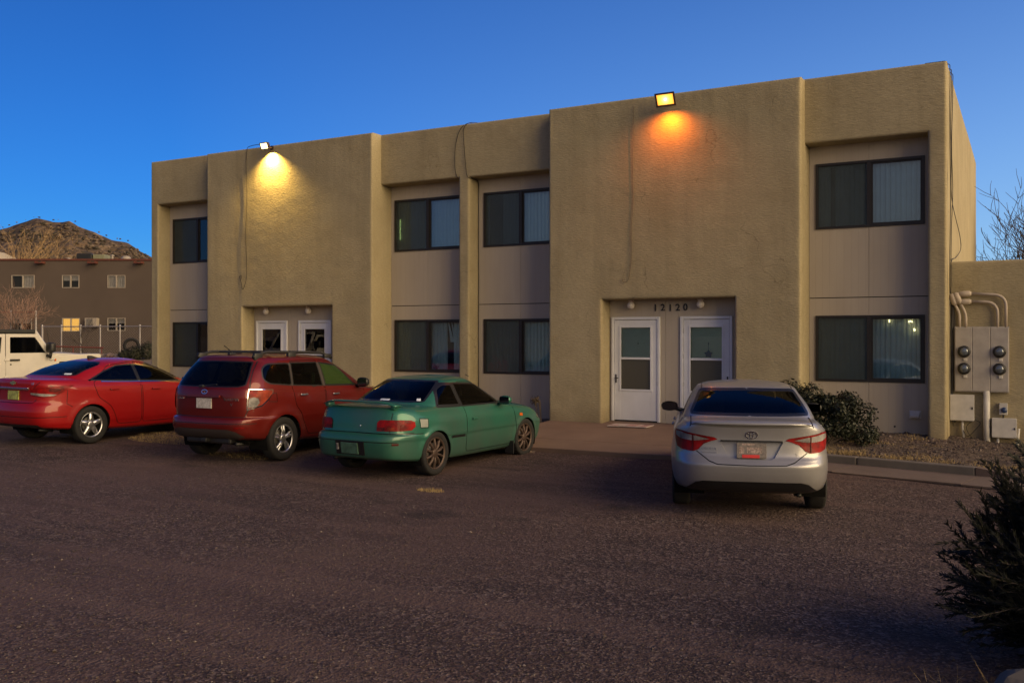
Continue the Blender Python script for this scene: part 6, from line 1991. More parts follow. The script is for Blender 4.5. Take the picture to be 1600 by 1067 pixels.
# ------------------------------------------------------------------ silver sedan, seen from behind
VX = 1.0
silver_spec = dict(
    name='parked_sedan', label='silver four door sedan parked askew in front of the entry doors', cat='car',
    loc=(-2.89, -6.31, -0.05), rz=R(90+17.5), length=4.64, rear_axle=VX, paint=M['p_silver'],
    levels=[
        (0.26, 0.27, 4.45, 0.20, 0.78, 0.27, 0.20, 0.20, 7, 0.09),
        (0.12, 0.31, 4.55, 0.25, 0.83, 0.31, 0.245, 0.24, 7, 0.09),
        (0.05, 0.40, 4.61, 0.40, 0.868, 0.40, 0.37, 0.38, 7, 0.09),
        (0.01, 0.52, 4.64, 0.52, 0.884, 0.52, 0.50, 0.50, 7, 0.10),
        (0.00, 0.59, 4.63, 0.60, 0.886, 0.59, 0.58, 0.58, 7, 0.10),
        (0.035, 0.645, 4.60, 0.66, 0.886, 0.66, 0.65, 0.63, 7, 0.10),
        (0.075, 0.70, 4.55, 0.72, 0.884, 0.73, 0.72, 0.68, 7, 0.10),
        (0.090, 0.86, 4.44, 0.80, 0.876, 0.86, 0.83, 0.76, 7, 0.10),
        (0.075, 0.975, 4.25, 0.87, 0.852, 0.955, 0.92, 0.83, 7, 0.10),
        (0.055, 1.045, 4.00, 0.93, 0.815, 1.00, 0.965, 0.88, 6.5, 0.10),
        (0.10, 1.075, 3.70, 0.97, 0.785, 1.03, 0.99, 0.92, 6.5, 0.10),
        (0.42, 1.085, 3.36, 1.01, 0.770, 1.055, 1.01, 0.96, 6, 0.10),
        (0.50, 1.11, 3.25, 1.05, 0.760, 1.08, 1.04, 1.00, 6.5, 0.09),
        (0.78, 1.235, 2.90, 1.21, 0.705, 1.20, 1.17, 1.14, 7, 0.07),
        (1.10, 1.345, 2.55, 1.345, 0.630, 1.30, 1.31, 1.27, 6, 0.06),
        (1.24, 1.392, 2.42, 1.39, 0.575, 1.372, 1.378, 1.34, 5.5, 0.04),
        (1.48, 1.424, 2.28, 1.422, 0.44, 1.414, 1.418, 1.40, 5, 0.02),
        (1.68, 1.44, 2.12, 1.44, 0.20, 1.435, 1.435, 1.43, 3, 0.0),
        (1.78, 1.444, 2.02, 1.444, 0.001, 1.444, 1.444, 1.444, 2.5, 0.0)],
    arches=[(1.0, 0.315, 0.355), (3.70, 0.315, 0.355)],
    post=crease([flare((1.0, 3.70), 0.315, 0.365, 0.014, 0.07), groove(lambda x: 0.87-0.03*(x-1.0), 0.010, 0.02)]),
    doors=[[(1.48, 0.48), (1.38, 0.62), (1.16, 0.78), (1.08, 1.02), (1.42, 1.31), (1.98, 1.37), (2.02, 1.0), (2.02, 0.30), (1.56, 0.30)],
           [(2.05, 0.30), (3.10, 0.30), (3.16, 0.60), (3.12, 0.94), (2.98, 0.99), (2.50, 1.31), (2.01, 1.37), (2.05, 1.0)]],
    gaps=[('r', [(0.0, 0.600), (0.36, 0.605), (0.45, 0.635), (0.59, 0.735)]), ('r', [(0.66, 1.0), (0.655, 1.08)]), ('t', [(1.25, 0.53), (2.35, 0.535)])],
    patches=[('s', 'pillar_trim', [(1.92, 1.016), (2.12, 1.012), (2.08, 1.322), (1.92, 1.326)], M['seal'], 0.001),
             ('r', 'lower_valance', [(0.0, 0.285), (0.66, 0.285), (0.70, 0.31), (0.60, 0.395), (0.52, 0.415), (0.0, 0.420)], M['seal'], 0.006),
             ('r', 'plate_recess', [(0.0, 0.66), (0.20, 0.66), (0.245, 0.68), (0.335, 0.845), (0.0, 0.850)], M['p_silver'], -0.035),
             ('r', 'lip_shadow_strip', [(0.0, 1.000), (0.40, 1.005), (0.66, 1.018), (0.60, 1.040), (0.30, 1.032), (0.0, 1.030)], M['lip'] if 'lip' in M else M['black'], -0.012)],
    windows=[dict(poly=[(1.00, 1.035), (2.01, 1.012), (1.985, 1.33), (1.62, 1.315), (1.32, 1.22)], r=0.03, door=0),
             dict(poly=[(2.04, 1.012), (3.00, 0.985), (2.53, 1.27), (2.01, 1.33)], r=0.03, door=1),
             dict(poly=[(0.0, 1.095), (0.655, 1.098), (0.665, 1.13), (0.56, 1.355), (0.50, 1.372), (0.0, 1.380)], kind='r', r=0.03, name='rear_window', band=0.03),
             dict(poly=[(0.0, 1.05), (0.7, 1.05), (0.58, 1.34), (0.0, 1.36)], kind='f', r=0.03, name='windscreen', band=0.02, mat=M['clear_glass'])],
    lamps=[('a', 'tail_light', [(0.36, 0.868), (0.43, 0.848), (0.51, 0.815), (0.575, 0.750), (0.63, 0.728), (0.77, 0.735), (0.92, 0.760), (1.00, 0.83), (1.03, 0.915), (0.99, 0.945), (0.82, 0.945), (0.60, 0.918), (0.40, 0.890)], M['lens_red'], 0.010),
           ('a', 'clear_lens', [(0.45, 0.868), (0.55, 0.852), (0.622, 0.845), (0.624, 0.902), (0.60, 0.902)], M['lens_clear'], 0.014),
           ('a', 'clear_lens', [(0.640, 0.845), (0.80, 0.855), (0.95, 0.885), (0.97, 0.925), (0.82, 0.930), (0.641, 0.906)], M['lens_clear'], 0.014),
           ('a', 'lamp_divider', [(0.626, 0.735), (0.637, 0.735), (0.637, 0.912), (0.626, 0.912)], M['lens_dark'], 0.016),
           ('f', 'headlight', [(0.50, 0.68), (0.76, 0.6900000000000001), (0.78, 0.8), (0.52, 0.78)], M['lens_clear'], 0.008),
           ('f', 'grille', [(0.0, 0.6900000000000001), (0.42, 0.6900000000000001), (0.44, 0.77), (0.0, 0.77)], M['black'], 0.006)],
    seats=[(1.30, 1.14, 1), (2.12, 1.20, 2)], dash=2.95, dash_z=0.96, track=1.53,
    wheel=(0.315, 0.205, 0.212, (5, 'wide'), M['alloy']),
    mirror=(2.92, 0.965, 1.02, 0.23, 0.135, M['black']))
v_root, sh, X0, vdoors, vo_ = build_car(silver_spec)
for d, x, z in ((0, 1.46, 0.91), (1, 2.36, 0.89)): handle(sh, X0, x, z, 0.19, 0.030, M['p_silver'], lambda s, d=d: vdoors[(d, s)], d=0.035)
def emb2():
    mb = ring_mesh('emblem', M['chrome'], 0.066, 0.045, 0.008)
    m2 = ring_mesh('emblem', M['chrome'], 0.020, 0.040, 0.006); mb.add(m2.v, m2.f)
    m2 = ring_mesh('emblem', M['chrome'], 0.048, 0.016, 0.006, c=(0, 0.02)); mb.add(m2.v, m2.f)
    return mb.build('emblem', M['chrome'])
decal('emblem', sh, X0, 0.0, 0.925, 0, 0, None, v_root, build=emb2)
decal('trim_strip', sh, X0, 0.0, 0.857, 0.66, 0.016, M['black'], v_root, 0.012)  # black strip painted in for the shadow line at the boot edge
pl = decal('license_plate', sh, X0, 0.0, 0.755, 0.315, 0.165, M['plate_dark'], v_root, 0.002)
mb = MB(); mb.box(-0.10, 0.085, -0.080, -0.045, 0.0025, 0.004); mb.build('plate_band', M['red_strip'], pl)
mb = MB(); mb.box(-0.10, 0.03, 0.055, 0.075, 0.0025, 0.0035); mb.box(-0.13, -0.08, -0.035, 0.04, 0.0025, 0.0035); mb.box(-0.05, 0.11, -0.03, 0.035, 0.0025, 0.0035); mb.build('plate_print', simple('blurred_plate_print', (0.26, 0.20, 0.18), 0.6, var=0.7, vs=45), pl)
decal('badge_lettering', sh, X0, 0.46, 0.765, 0, 0, None, v_root, build=lambda: text_mesh('badge_lettering', 'COROLLA', 0.040, M['screw'], None))
decal('dealer_strip', sh, X0, 0.445, 0.725, 0.17, 0.010, M['screw'], v_root, 0.006)
decal('badge_lettering', sh, X0, -0.475, 0.715, 0, 0, None, v_root, build=lambda: text_mesh('badge_lettering', 'S', 0.045, M['screw'], None))
mb = MB(); mb.tube([(0.5-X0, -0.50, 0.235), (0.30-X0, -0.52, 0.25)], 0.025, 12); mb.build('exhaust_pipe', M['black'], v_root, True)

# ------------------------------------------------------------------ white off road vehicle, mostly hidden by the red sedan
j = empty('off_road_truck', (-20.05, -4.95, 0.115), R(90-1.5), 'white boxy off road vehicle with black roof behind the red sedan', 'car')
# car space: x forward, origin under the rear edge of the front door
JZ = 0.22
HW = 0.80
mb = MB(); mb.rbox(-1.9, 2.35, -HW, HW, 0.45+JZ, 1.20+JZ, 0.05, 3); jb = mb.build('body', M['p_jeep'], j, True); edge_bevel(jb, 0.01)
mb = MB()
vs = [(0.95, HW-0.02, 1.20+JZ), (2.35, HW-0.14, 1.12+JZ), (2.35, -HW+0.14, 1.12+JZ), (0.95, -HW+0.02, 1.20+JZ), (0.95, HW-0.02, 1.24+JZ), (2.35, HW-0.16, 1.17+JZ), (2.35, -HW+0.16, 1.17+JZ), (0.95, -HW+0.02, 1.24+JZ), (1.6, 0.35, 1.245+JZ), (1.6, -0.35, 1.245+JZ)]
mb.add(vs, [(0, 4, 5, 1), (2, 6, 7, 3), (1, 5, 6, 2), (4, 8, 5), (4, 7, 9, 8), (5, 8, 9, 6), (7, 6, 9), (0, 3, 7, 4)])
mb.build('bonnet', M['p_jeep'], j)
def slab_door(x0, x1, name='door'):
    mb = MB()
    y0, y1 = -HW-0.012, -HW+0.05
    for sg in (1, -1):
        mb = MB()
        zt = 1.66+JZ; zb = 0.55+JZ; zw = 1.225+JZ
        out = [(x0, zb), (x1-0.12, zb), (x1, zb+0.16), (x1, zw), (x1-0.30, zt) if x1 > 0.5 else (x1, zt), (x0, zt)]
        inn = [(x0+0.09, zw+0.02), (x1-0.10, zw+0.02), (x1-0.36, zt-0.07) if x1 > 0.5 else (x1-0.07, zt-0.07), (x0+0.09, zt-0.07)]
        # lower skin and window frame
        ys = sg*(HW+0.014); yi = sg*(HW-0.03)
        lo = [out[0], out[1], out[2], out[3], (x0, zw)]
        mb.add([(a, ys, b) for a, b in lo]+[(a, yi, b) for a, b in lo], [tuple(range(5)), (0, 5, 6, 1), (1, 6, 7, 2), (2, 7, 8, 3), (4, 9, 5, 0)])
        fr = [((x0, zw), inn[0]), (out[3], inn[1]), (out[4], inn[2]), (out[5], inn[3])]
        vs = []
        for (a, b), (c, d) in fr: vs += [(a, ys, b), (c, ys, d), (c, yi, d), (a, yi, b)]
        fs = []
        for k in range(4):
            k2 = (k+1) % 4
            fs += [(k*4, k2*4, k2*4+1, k*4+1), (k*4+1, k2*4+1, k2*4+2, k*4+2), (k*4+3, k*4, k2*4, k2*4+3)]
        mb.add(vs, fs)
        d_ = mb.build(name, M['p_jeep'], j)
        mb = MB(); mb.add([(a, sg*(HW-0.005), b) for a, b in inn], [(0, 1, 2, 3)]); mb.build('side_window', M['tint_glass'], d_)
        mb = MB(); mb.rbox(x0+0.08, x0+0.30, ys+(-0.035 if sg < 0 else 0.005), ys+(-0.005 if sg < 0 else 0.035), 1.075+JZ, 1.115+JZ, 0.01); mb.rbox(x0+0.09, x0+0.12, ys-0.012, ys+0.012, 0.985+JZ, 1.015+JZ, 0.004); mb.build('door_handle', M['black'], d_)
        for z in (0.72+JZ, 1.10+JZ):
            mb = MB(); mb.rbox(x1-0.02, x1+0.10, ys-0.018, ys+0.018, z-0.025, z+0.025, 0.006); mb.build('hinge', M['p_jeep'], d_)
slab_door(0.0, 1.02)
slab_door(-0.92, -0.02)
mb = MB(); mb.rbox(-1.9, 0.72, -HW+0.03, HW-0.03, 1.665+JZ, 1.76+JZ, 0.04, 3); mb.rbox(-1.9, -0.94, -HW+0.012, HW-0.012, 1.22+JZ, 1.67+JZ, 0.03); mb.build('soft_top', M['soft_top'] if 'soft_top' in M else M['black'], j, True)
mb = MB()
for sg in (1, -1): mb.tube([(1.06, sg*(HW-0.05), 1.22+JZ), (0.74, sg*(HW-0.10), 1.70+JZ)], 0.045, 6)
mb.tube([(0.74, -HW+0.08, 1.70+JZ), (0.74, HW-0.08, 1.70+JZ)], 0.04, 6)
mb.build('windscreen_frame', M['p_jeep'], j, True)
mb = MB(); mb.add([(1.06, -HW+0.08, 1.24+JZ), (1.06, HW-0.08, 1.24+JZ), (0.74, HW-0.12, 1.69+JZ), (0.74, -HW+0.12, 1.69+JZ)], [(0, 1, 2, 3)]); mb.build('windscreen', M['tint_glass'], j)
for sg in (1, -1):
    mb = MB(); mb.rbox(0.86, 1.00, sg*0.98-0.11, sg*0.98+0.11, 1.25+JZ, 1.47+JZ, 0.05, 3); mb.tube([(0.95, sg*0.82, 1.18+JZ), (0.95, sg*0.92, 1.14+JZ), (0.95, sg*0.96, 1.26+JZ)], 0.035, 8); mb.build('side_mirror', M['black'], j, True)
    mb = MB(); mb.rbox(1.25, 2.45, sg*0.86-0.10, sg*0.86+0.10, 0.98+JZ, 1.04+JZ, 0.02); mb.rbox(-1.75, -0.75, sg*0.86-0.10, sg*0.86+0.10, 0.95+JZ, 1.01+JZ, 0.02); mb.build('fender', M['black'], j)
    for x in (-1.25, 1.72): wheel(j, x, sg*0.80, 0.44, 0.28, 0.22, (5, 'wide'), M['alloy'], sg)
    mb = MB(); mb.tube([(0.98, sg*0.45, 1.26+JZ), (1.15, sg*0.10, 1.30+JZ)], 0.010, 6); mb.build('wiper', M['black'], j)
mb = MB(); mb.tube([(1.12, -0.70, 1.25+JZ), (1.0, -0.72, 1.75+JZ)], 0.006, 5); mb.build('antenna', M['black'], j)
mb = MB(); mb.rbox(2.32, 2.42, -0.7, 0.7, 0.55+JZ, 0.75+JZ, 0.03); mb.build('front_bumper', M['black'], j)
mb = MB(); mb.box(-1.8, 2.2, -0.6, 0.6, 0.36, 0.50+JZ); mb.build('underbody', M['dark'], j)
for y in (-0.36, 0.36):
    mb = MB(); mb.rbox(0.02, 0.14, y-0.22, y+0.22, 0.7+JZ, 1.36+JZ, 0.04); mb.rbox(0.0, 0.1, y-0.12, y+0.12, 1.38+JZ, 1.58+JZ, 0.04); mb.build('seat', M['seat'], j)
mb = MB(); mb.rbox(1.13, 1.17, -HW-0.016, -HW, 1.05+JZ, 1.10+JZ, 0.004); mb.build('side_badge', M['amber'], j)
#PART6
# ------------------------------------------------------------------ vegetation
M['bark'] = simple('grey_bark', (0.060, 0.045, 0.036), 0.95, var=0.3)
M['twig_pink'] = simple('pinkish_twigs', (0.21, 0.125, 0.095), 0.9, var=0.2, vs=1)
M['twig_tan'] = simple('golden_tan_twigs', (0.27, 0.175, 0.085), 0.9, var=0.25, vs=0.5)
M['twig_dark'] = simple('dark_twigs', (0.052, 0.037, 0.027), 0.9, var=0.2)
def leafmat(name, a, b, vs=3.0, rough=0.5):
    n = NT(name)
    v = n.coord('Object')
    c = n.ramp(n.noise(v, vs, 5, 0.7), [(0.35, a), (0.65, b)])
    geo = n.n.new('ShaderNodeNewGeometry')
    c = n.mix(n.math('MULTIPLY', geo.outputs['Random Per Island'], 0.6), c, tuple(min(1, x*1.25) for x in b))
    n.set(Base__Color=c, Roughness=rough)
    n.bsdf.inputs['Specular IOR Level'].default_value = 0.3
    return n.mat
M['bush_leaf'] = leafmat('dark_green_shrub_leaf', (0.006, 0.008, 0.004), (0.015, 0.019, 0.009), 3.0, 0.45)
M['juniper'] = leafmat('juniper_foliage', (0.004, 0.0055, 0.0035), (0.011, 0.013, 0.007), 2.5, 0.7)
M['shrub_dark'] = leafmat('dark_far_shrub', (0.014, 0.016, 0.010), (0.035, 0.036, 0.020), 2.0, 0.8)

def seg(mb, a, b, ra, rb, m=0, n=3):
    d = (b-a)
    if d.length < 1e-5: return
    d = d.normalized(); u = d.orthogonal().normalized(); w = d.cross(u)
    vs = []
    for p, r in ((a, ra), (b, rb)):
        for k in range(n):
            t = 2*math.pi*k/n
            vs.append(p + (u*math.cos(t)+w*math.sin(t))*r)
    mb.add(vs, [(k, (k+1) % n, n+(k+1) % n, n+k) for k in range(n)], m)

def bare_tree(name, loc, h, spread, label, mats, seed, lean=(0, 0), levels=5, trunks=1, twig_r=0.006, up=0.35, group=None, budget=5200):
    rg = random.Random(seed)
    root = empty(name, loc, 0, label, 'tree', group)
    tr = MB(); tw = MB()
    cnt = [0]
    Q = []
    for k in range(trunks):
        a = rg.uniform(0, 6.28) if trunks > 1 else 0
        t = 0.35 if trunks > 1 else 0.0
        d = Vector((math.cos(a)*t+lean[0], math.sin(a)*t+lean[1], 1)).normalized()
        Q.append((Vector((0, 0, -0.1)), d, h*0.42, max(0.02, h*0.016), 0))
    while Q and cnt[0] < budget:       # level by level, so that every limb gets its twigs
        p, d, L, r, lv = Q.pop(0)
        n = 4 if lv < 2 else 3
        mbx = tr if lv < 2 else tw
        q = p
        for k in range(n):
            d = (d + Vector((rg.gauss(0, 0.13), rg.gauss(0, 0.13), rg.gauss(0, 0.09) + up*0.12))).normalized()
            nq = q + d*(L/n)
            r2 = r*(1-0.45*(k+1)/n)
            seg(mbx, q, nq, r*(1-0.45*k/n), r2, 0, 6 if lv == 0 else (5 if lv == 1 else 3))
            cnt[0] += 1
            if lv < levels and k >= (1 if lv else 0):
                for _ in range(2 if lv < 2 else (2 if rg.random() < 0.5 else 1)):
                    a = rg.uniform(0, 6.283); tilt = rg.uniform(0.40, 0.90)
                    u = d.orthogonal().normalized(); w = d.cross(u)
                    nd = (d*math.cos(tilt) + (u*math.cos(a)+w*math.sin(a))*math.sin(tilt)*spread).normalized()
                    nd.z += up*0.4; nd.normalize()
                    Q.append((nq, nd, L*rg.uniform(0.50, 0.76), max(twig_r*0.6, r2*0.6), lv+1))
            q = nq
    tr.build('trunk', mats[0], root); tw.build('crown', mats[1], root)
    return root
bare_tree('bare_tree', (0.95, 10.4, 0.0), 6.1, 1.0, 'leafless dark tree rising behind the low stucco wall at right', (M['bark'], M['twig_dark']), 4, lean=(-0.12, 0), trunks=4, twig_r=0.014, up=0.5, levels=5, budget=8500)
bare_tree('bare_tree', (-1.2, 15.5, 0.0), 6.0, 1.0, 'leafless tree touching the right side wall edge, behind the low wall', (M['bark'], M['twig_dark']), 9, trunks=2, twig_r=0.012, up=0.4, levels=5, budget=3600)
pt = FAR((26-800)/1460*48.2, 48.2, 1.0)
bare_tree('bare_tree', pt, 4.2, 1.25, 'small leafless pinkish tree before the brown block', (M['bark'], M['twig_pink']), 12, trunks=2, twig_r=0.008, levels=5, budget=4200)
pt = FAR((131-800)/1460*46.6, 46.6, 0.95)
bare_tree('bare_tree', pt, 2.6, 1.3, 'thin dark sapling in front of the grey chain link fence', (M['bark'], M['twig_dark']), 17, twig_r=0.010, levels=3, budget=220)
for px, hh, sd_, lab in ((22, 12.4, 31, 'large golden bare tree above the brown roof, against the mountain'), (-14, 11.0, 37, 'golden bare tree at far left above the brown roof')):
    pt = FAR((px-800)/1460*86, 86, 0.5)
    bare_tree('bare_tree', pt, hh, 1.1, lab, (M['bark'], M['twig_tan']), sd_, trunks=3, twig_r=0.018, levels=5, up=0.45, budget=4200)

def leaf_quads(mb, c, nrm, L, W, m=0):
    u = nrm.orthogonal().normalized(); rot = Matrix.Rotation(random.uniform(0, 6.28), 3, nrm); u = rot @ u; w = nrm.cross(u)
    tip = c+u*L; mid = c+u*L*0.5
    mb.add([c, mid+w*W-nrm*W*0.2, tip, mid-w*W-nrm*W*0.2], [(0, 1, 2), (0, 2, 3)], m)
random.seed(31)
bush = empty('shrub', (-3.05, -1.15, 0.12), 0, 'dark green leafy shrub beside the silver sedan under the right window', 'shrub')
st = MB(); lf = MB()
lobes = []
for k in range(46):
    a = random.uniform(0, 6.28); e = random.uniform(-0.05, 1.25); rr = random.uniform(0.62, 0.98)
    c = Vector((0.95*rr*math.cos(a)*math.cos(e*0.8), 0.75*rr*math.sin(a)*math.cos(e*0.8), 0.14+0.92*rr*math.sin(max(e, 0.05))))
    lobes.append((c, random.uniform(0.13, 0.25)))
    b0 = Vector((random.uniform(-0.1, 0.1), random.uniform(-0.1, 0.1), -0.1)); m_ = b0.lerp(c, 0.5)+Vector((random.gauss(0, 0.05), random.gauss(0, 0.05), 0.06))
    seg(st, b0, m_, 0.014, 0.010, 0, 5); seg(st, m_, c, 0.010, 0.005, 0, 4)
for c, r in lobes:
    for q in range(330):
        d = Vector((random.gauss(0, 1), random.gauss(0, 1), random.gauss(0, 1))).normalized()
        p = c + d*r*random.uniform(0.35, 1.0)**0.6
        if p.z < 0.0: continue
        nn = (d + Vector((random.gauss(0, 0.5), random.gauss(0, 0.5), 0.5+random.gauss(0, 0.4)))).normalized()
        leaf_quads(lf, p, nn, random.uniform(0.045, 0.075), random.uniform(0.012, 0.019))
st.build('stems', M['bark'], bush); lf.build('foliage', M['bush_leaf'], bush)

# juniper in the right foreground
random.seed(77)
jn = empty('juniper', (0.70, -10.62, -0.10), 0, 'large dark feathery juniper in the right foreground', 'shrub')
st = MB(); lf = MB()
def spray(p, d, L, lv=0):
    n = 9 if lv == 0 else 5
    q = p.copy(); dd = d.copy()
    for k in range(n):
        dd = (dd + Vector((random.gauss(0, 0.07), random.gauss(0, 0.07), random.gauss(0.03, 0.06)))).normalized()
        nq = q+dd*(L/n)
        seg(st, q, nq, 0.009*(1-k/n)+0.002 if lv == 0 else 0.003, 0.009*(1-(k+1)/n)+0.002 if lv == 0 else 0.002)
        if lv == 0 and k >= 2:
            for _ in range(3):
                u = dd.orthogonal().normalized(); a = random.uniform(0, 6.28); w = dd.cross(u)
                nd = (dd*0.8+(u*math.cos(a)+w*math.sin(a))*0.65+Vector((0, 0, 0.12))).normalized()
                spray(nq, nd, L*random.uniform(0.20, 0.36), 1)
        if lv == 1 or k >= 5:
            for _ in range(9):
                u = dd.orthogonal().normalized(); a = random.uniform(0, 6.28); w = dd.cross(u)
                nd = (dd*random.uniform(0.6, 1.1)+(u*math.cos(a)+w*math.sin(a))*random.uniform(0.3, 0.75)).normalized()
                l_ = random.uniform(0.028, 0.058); sd2 = nd.orthogonal().normalized()*random.uniform(0.0045, 0.0075)
                b0 = q.lerp(nq, random.random())
                lf.add([b0-sd2, b0+sd2, b0+nd*l_], [(0, 1, 2)])
        q = nq
for k in range(390):
    z0 = random.uniform(0.05, 1.25); a = random.uniform(0, 6.28)
    b0 = Vector((0.10*math.cos(a), 0.10*math.sin(a), z0*0.7))
    el = random.uniform(-0.10, 0.75) if z0 > 0.45 else random.uniform(-0.12, 0.45)
    d = Vector((math.cos(a)*math.cos(el), math.sin(a)*math.cos(el), math.sin(el)))
    spray(b0, d, random.uniform(0.42, 0.97)*(1.0 if z0 < 0.7 else 0.78))
for a, z0, L, el in ((math.pi*1.04, 0.50, 1.02, 0.12), (math.pi*1.10, 0.18, 0.98, 0.10), (math.pi*0.98, 0.62, 0.9, 0.25), (math.pi*1.06, 0.45, 0.95, 0.2), (math.pi*1.12, 0.22, 0.9, 0.05), (math.pi*0.62, 0.7, 0.8, 0.6), (math.pi*0.75, 0.8, 0.7, 0.7), (math.pi*0.5, 0.8, 0.75, 0.6)):
    spray(Vector((0, 0, z0)), Vector((math.cos(a)*math.cos(el), math.sin(a)*math.cos(el), math.sin(el))), L)
for k in range(26):      # upright leaders towards the back
    a = random.uniform(-0.6, 1.9); el = random.uniform(0.75, 1.3)
    spray(Vector((0.1*math.cos(a), 0.1*math.sin(a), 0.55)), Vector((math.cos(a)*math.cos(el), math.sin(a)*math.cos(el), math.sin(el))), random.uniform(0.6, 0.9))
seg(st, Vector((0, 0, -0.1)), Vector((0.03, 0.02, 0.9)), 0.05, 0.02, 0, 7)
st.build('stems', M['bark'], jn); lf.build('foliage', M['juniper'], jn)
jb2 = bmesh.new(); bmesh.ops.create_icosphere(jb2, subdivisions=3, radius=1.0)
for v in jb2.verts:
    f_ = 1+0.35*float(fbm(v.co.x*1.2+3, v.co.y*1.2, v.co.z*1.2, 3))
    v.co = Vector((v.co.x*0.17*f_, v.co.y*0.14*f_, v.co.z*0.16*f_))
me = bpy.data.meshes.new('boulder'); jb2.to_mesh(me); jb2.free(); me.materials.append(M['kerb'])
o = bpy.data.objects.new('boulder', me); o.location = (0.02, -11.62, 0.02); COL.objects.link(o)
tag(o, 'grey stone at the foot of the juniper, bottom right corner', 'stone')

# dark shrubs on the bank
random.seed(5)
for px, w, h, lab in ((196, 0.7, 0.55, 'low dark shrub left of the old tyre on the bank'), (212, 0.95, 0.75, 'dark shrub right under the old tyre on the bank'), (231, 0.9, 0.95, 'tallest dark shrub on the bank beside the tan building corner')):
    p = FAR((px-800)/1460*44.5, 44.5, 0.78)
    sb = empty('shrub', p, 0, lab, 'shrub')
    lf = MB()
    for k in range(900):
        d = Vector((random.gauss(0, 1), random.gauss(0, 1), random.gauss(0, 1))).normalized()*random.uniform(0.3, 1)**0.5
        c = Vector((d.x*w*0.5, d.y*w*0.5, h*0.5+d.z*h*0.5))
        leaf_quads(lf, c, (d+Vector((0, 0, 0.3))).normalized(), 0.10, 0.025)
    lf.build('foliage', M['shrub_dark'], sb)

# withered plant against the left edge of the right tower
random.seed(9)
wp = empty('withered_plant', (-8.80, -0.12, 0.10), 0, 'small withered plant with drooping brown head against the right tower edge', 'plant')
mb = MB()
for k in range(7):
    a = random.uniform(0, 6.28); P = [Vector((0.02*math.cos(a), 0.02*math.sin(a), 0)), Vector((-0.04+0.05*math.cos(a), 0.03*math.sin(a), 0.30)), Vector((-0.08+0.07*math.cos(a), 0.03*math.sin(a), 0.52)), Vector((-0.16+0.08*math.cos(a), 0.02, 0.50))]
    for q in range(3): seg(mb, P[q], P[q+1], 0.006, 0.005)
mb.build('stems', M['bark'], wp)
lf = MB()
for k in range(120):
    d = Vector((random.gauss(0, 1), random.gauss(0, 1), random.gauss(0, 1))).normalized()
    leaf_quads(lf, Vector((-0.12, 0, 0.50))+d*random.uniform(0.02, 0.13), d, 0.06, 0.014)
for k in range(140):
    leaf_quads(lf, Vector((random.uniform(-0.25, 0.35), random.uniform(-0.45, 0.05), random.uniform(0.0, 0.05))), Vector((random.gauss(0, 0.4), random.gauss(0, 0.4), 1)).normalized(), 0.06, 0.014)
lf.build('foliage', simple('withered_leaf', (0.075, 0.055, 0.033), 0.9, var=0.4), wp)

# dry grass, one mass: by the kerb, under the parked cars, in the lot
def grass_patch(mb, cx, cy, rx, ry, n, h, zf, bw=0.0035):
    for k in range(n):
        a = random.uniform(0, 6.28); rr = math.sqrt(random.random())
        x = cx+rx*rr*math.cos(a); y = cy+ry*rr*math.sin(a); z = zf(x, y)
        tilt = Vector((random.gauss(0, 0.55), random.gauss(0, 0.55), 1)).normalized()
        L = h*random.uniform(0.4, 1.2); w = Vector((random.gauss(0, 1), random.gauss(0, 1), 0)).normalized()*bw
        p = Vector((x, y, z-0.005)); t = p+tilt*L
        mb.add([p-w, p+w, t], [(0, 1, 2)])
def lz(x, y): return lot_z(x, y)
random.seed(41)
mb = MB()
for k in range(46):
    t = random.uniform(0.0, 1.15); o_ = 0.2+abs(random.gauss(0, 0.25))
    x, y = kp(t, o_)
    grass_patch(mb, x, y, 0.22, 0.12, 60, 0.075, bed_z)
for k in range(24):
    grass_patch(mb, random.uniform(-3.6, -1.2), random.uniform(-1.8, 0.4), 0.2, 0.15, 35, 0.06, bed_z)
for cx, cy, rx, ry, n in ((-13.7, -5.5, 0.9, 0.35, 1500), (-14.3, -5.0, 0.6, 0.4, 700), (-11.2, -6.15, 0.7, 0.3, 420), (-6.75, -7.26, 0.20, 0.10, 260), (-9.3, -3.4, 1.0, 0.4, 300), (-18.2, -6.4, 0.5, 0.2, 200)):
    grass_patch(mb, cx, cy, rx, ry, n, 0.045, lz)
grass_patch(mb, -0.42, -11.45, 0.12, 0.10, 14, 0.11, lz, 0.0016)
grass_patch(mb, -0.18, -11.30, 0.03, 0.03, 5, 0.24, lz, 0.0018)
tag(mb.build('dry_grass', M['straw']), kind='stuff')

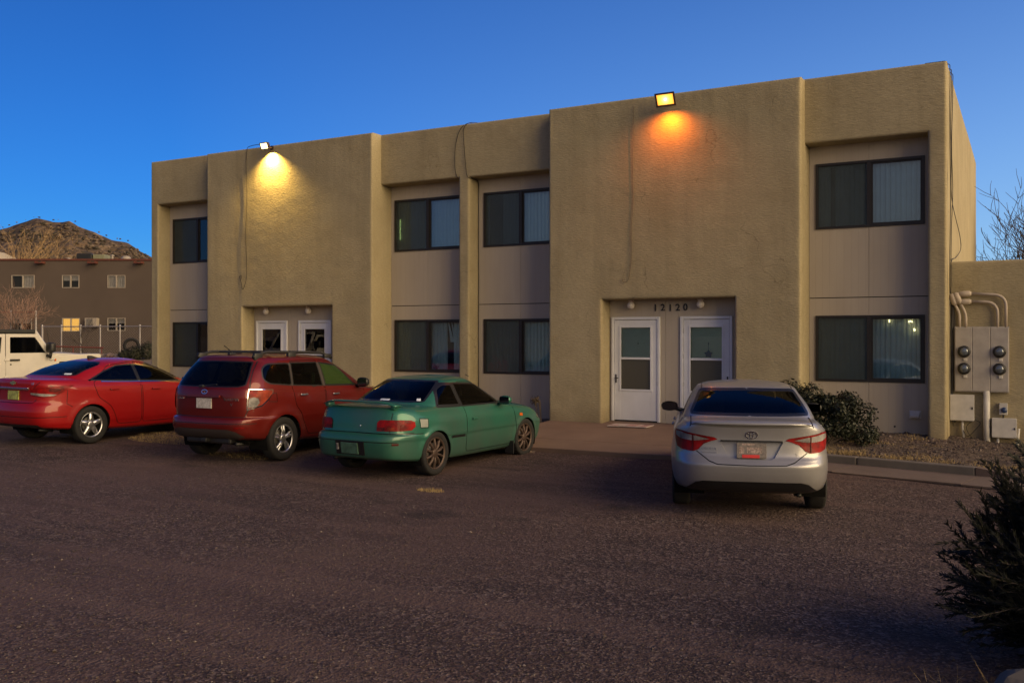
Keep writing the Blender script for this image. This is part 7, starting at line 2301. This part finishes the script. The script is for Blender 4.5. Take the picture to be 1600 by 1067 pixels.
# loose chippings over the lot and stones in the planting bed
random.seed(51)
TET = [Vector((1, 1, 1)), Vector((-1, -1, 1)), Vector((-1, 1, -1)), Vector((1, -1, -1))]
OCT = [Vector((1, 0, 0)), Vector((-1, 0, 0)), Vector((0, 1, 0)), Vector((0, -1, 0)), Vector((0, 0, 1)), Vector((0, 0, -1))]
OF = [(0, 2, 4), (2, 1, 4), (1, 3, 4), (3, 0, 4), (2, 0, 5), (1, 2, 5), (3, 1, 5), (0, 3, 5)]
def pebble(mb, x, y, z, s, m):
    q = Matrix.Rotation(random.uniform(0, 6.28), 3, 'Z')
    k = (random.uniform(0.6, 1.3), random.uniform(0.6, 1.3), random.uniform(0.4, 0.8))
    mb.add([Vector((x, y, z)) + q @ Vector((v.x*s*k[0], v.y*s*k[1], v.z*s*k[2])) for v in OCT], OF, m)
M['chip_a'] = simple('grey_chipping', (0.085, 0.062, 0.054), 0.85, var=0.3, vs=2)
M['chip_b'] = simple('pale_chipping', (0.15, 0.12, 0.105), 0.8, var=0.3, vs=2)
M['chip_c'] = simple('dark_chipping', (0.045, 0.036, 0.034), 0.85, var=0.3, vs=2)
mb = MB()
fpx = Vector((-math.sin(YAW), math.cos(YAW), 0)); rpx = Vector((math.cos(YAW), math.sin(YAW), 0))
cnt_ = 0
while cnt_ < 15000:
    d = 4.9 + 9.0*random.random()**1.7
    l = random.uniform(-0.62, 0.60)*d
    p = CAM + fpx*d + rpx*l
    if p.y > -3.6: continue
    if float(fbm(p.x*0.5, p.y*0.5, 6.0, 3)) < -0.12 and random.random() < 0.75: continue
    s = random.uniform(0.004, 0.009) if random.random() < 0.96 else random.uniform(0.009, 0.016)
    m = 0 if random.random() < 0.60 else (2 if random.random() < 0.72 else 1)
    pebble(mb, p.x, p.y, lot_z(p.x, p.y)+s*0.15, s, m); cnt_ += 1
tag(mb.build('loose_chippings', [M['chip_a'], M['chip_b'], M['chip_c']]), kind='stuff')
mb = MB()
for k in range(5200):
    x = random.uniform(-3.95, 1.2); y = random.uniform(-2.75, 1.05)
    t = (x-K0.x)/(K1.x-K0.x); yk = K0.y+(K1.y-K0.y)*t+0.2
    if y < yk: continue
    s = random.uniform(0.008, 0.022) if random.random() < 0.92 else random.uniform(0.022, 0.045)
    pebble(mb, x, y, bed_z(x, y)+s*0.2, s, 0 if random.random() < 0.5 else (1 if random.random() < 0.45 else 2))
tag(mb.build('bed_stones', [simple('brown_bed_stone', (0.075, 0.052, 0.043), 0.9, var=0.4, vs=2), simple('pale_bed_stone', (0.15, 0.115, 0.10), 0.9, var=0.4, vs=2), M['chip_c']]), kind='stuff')
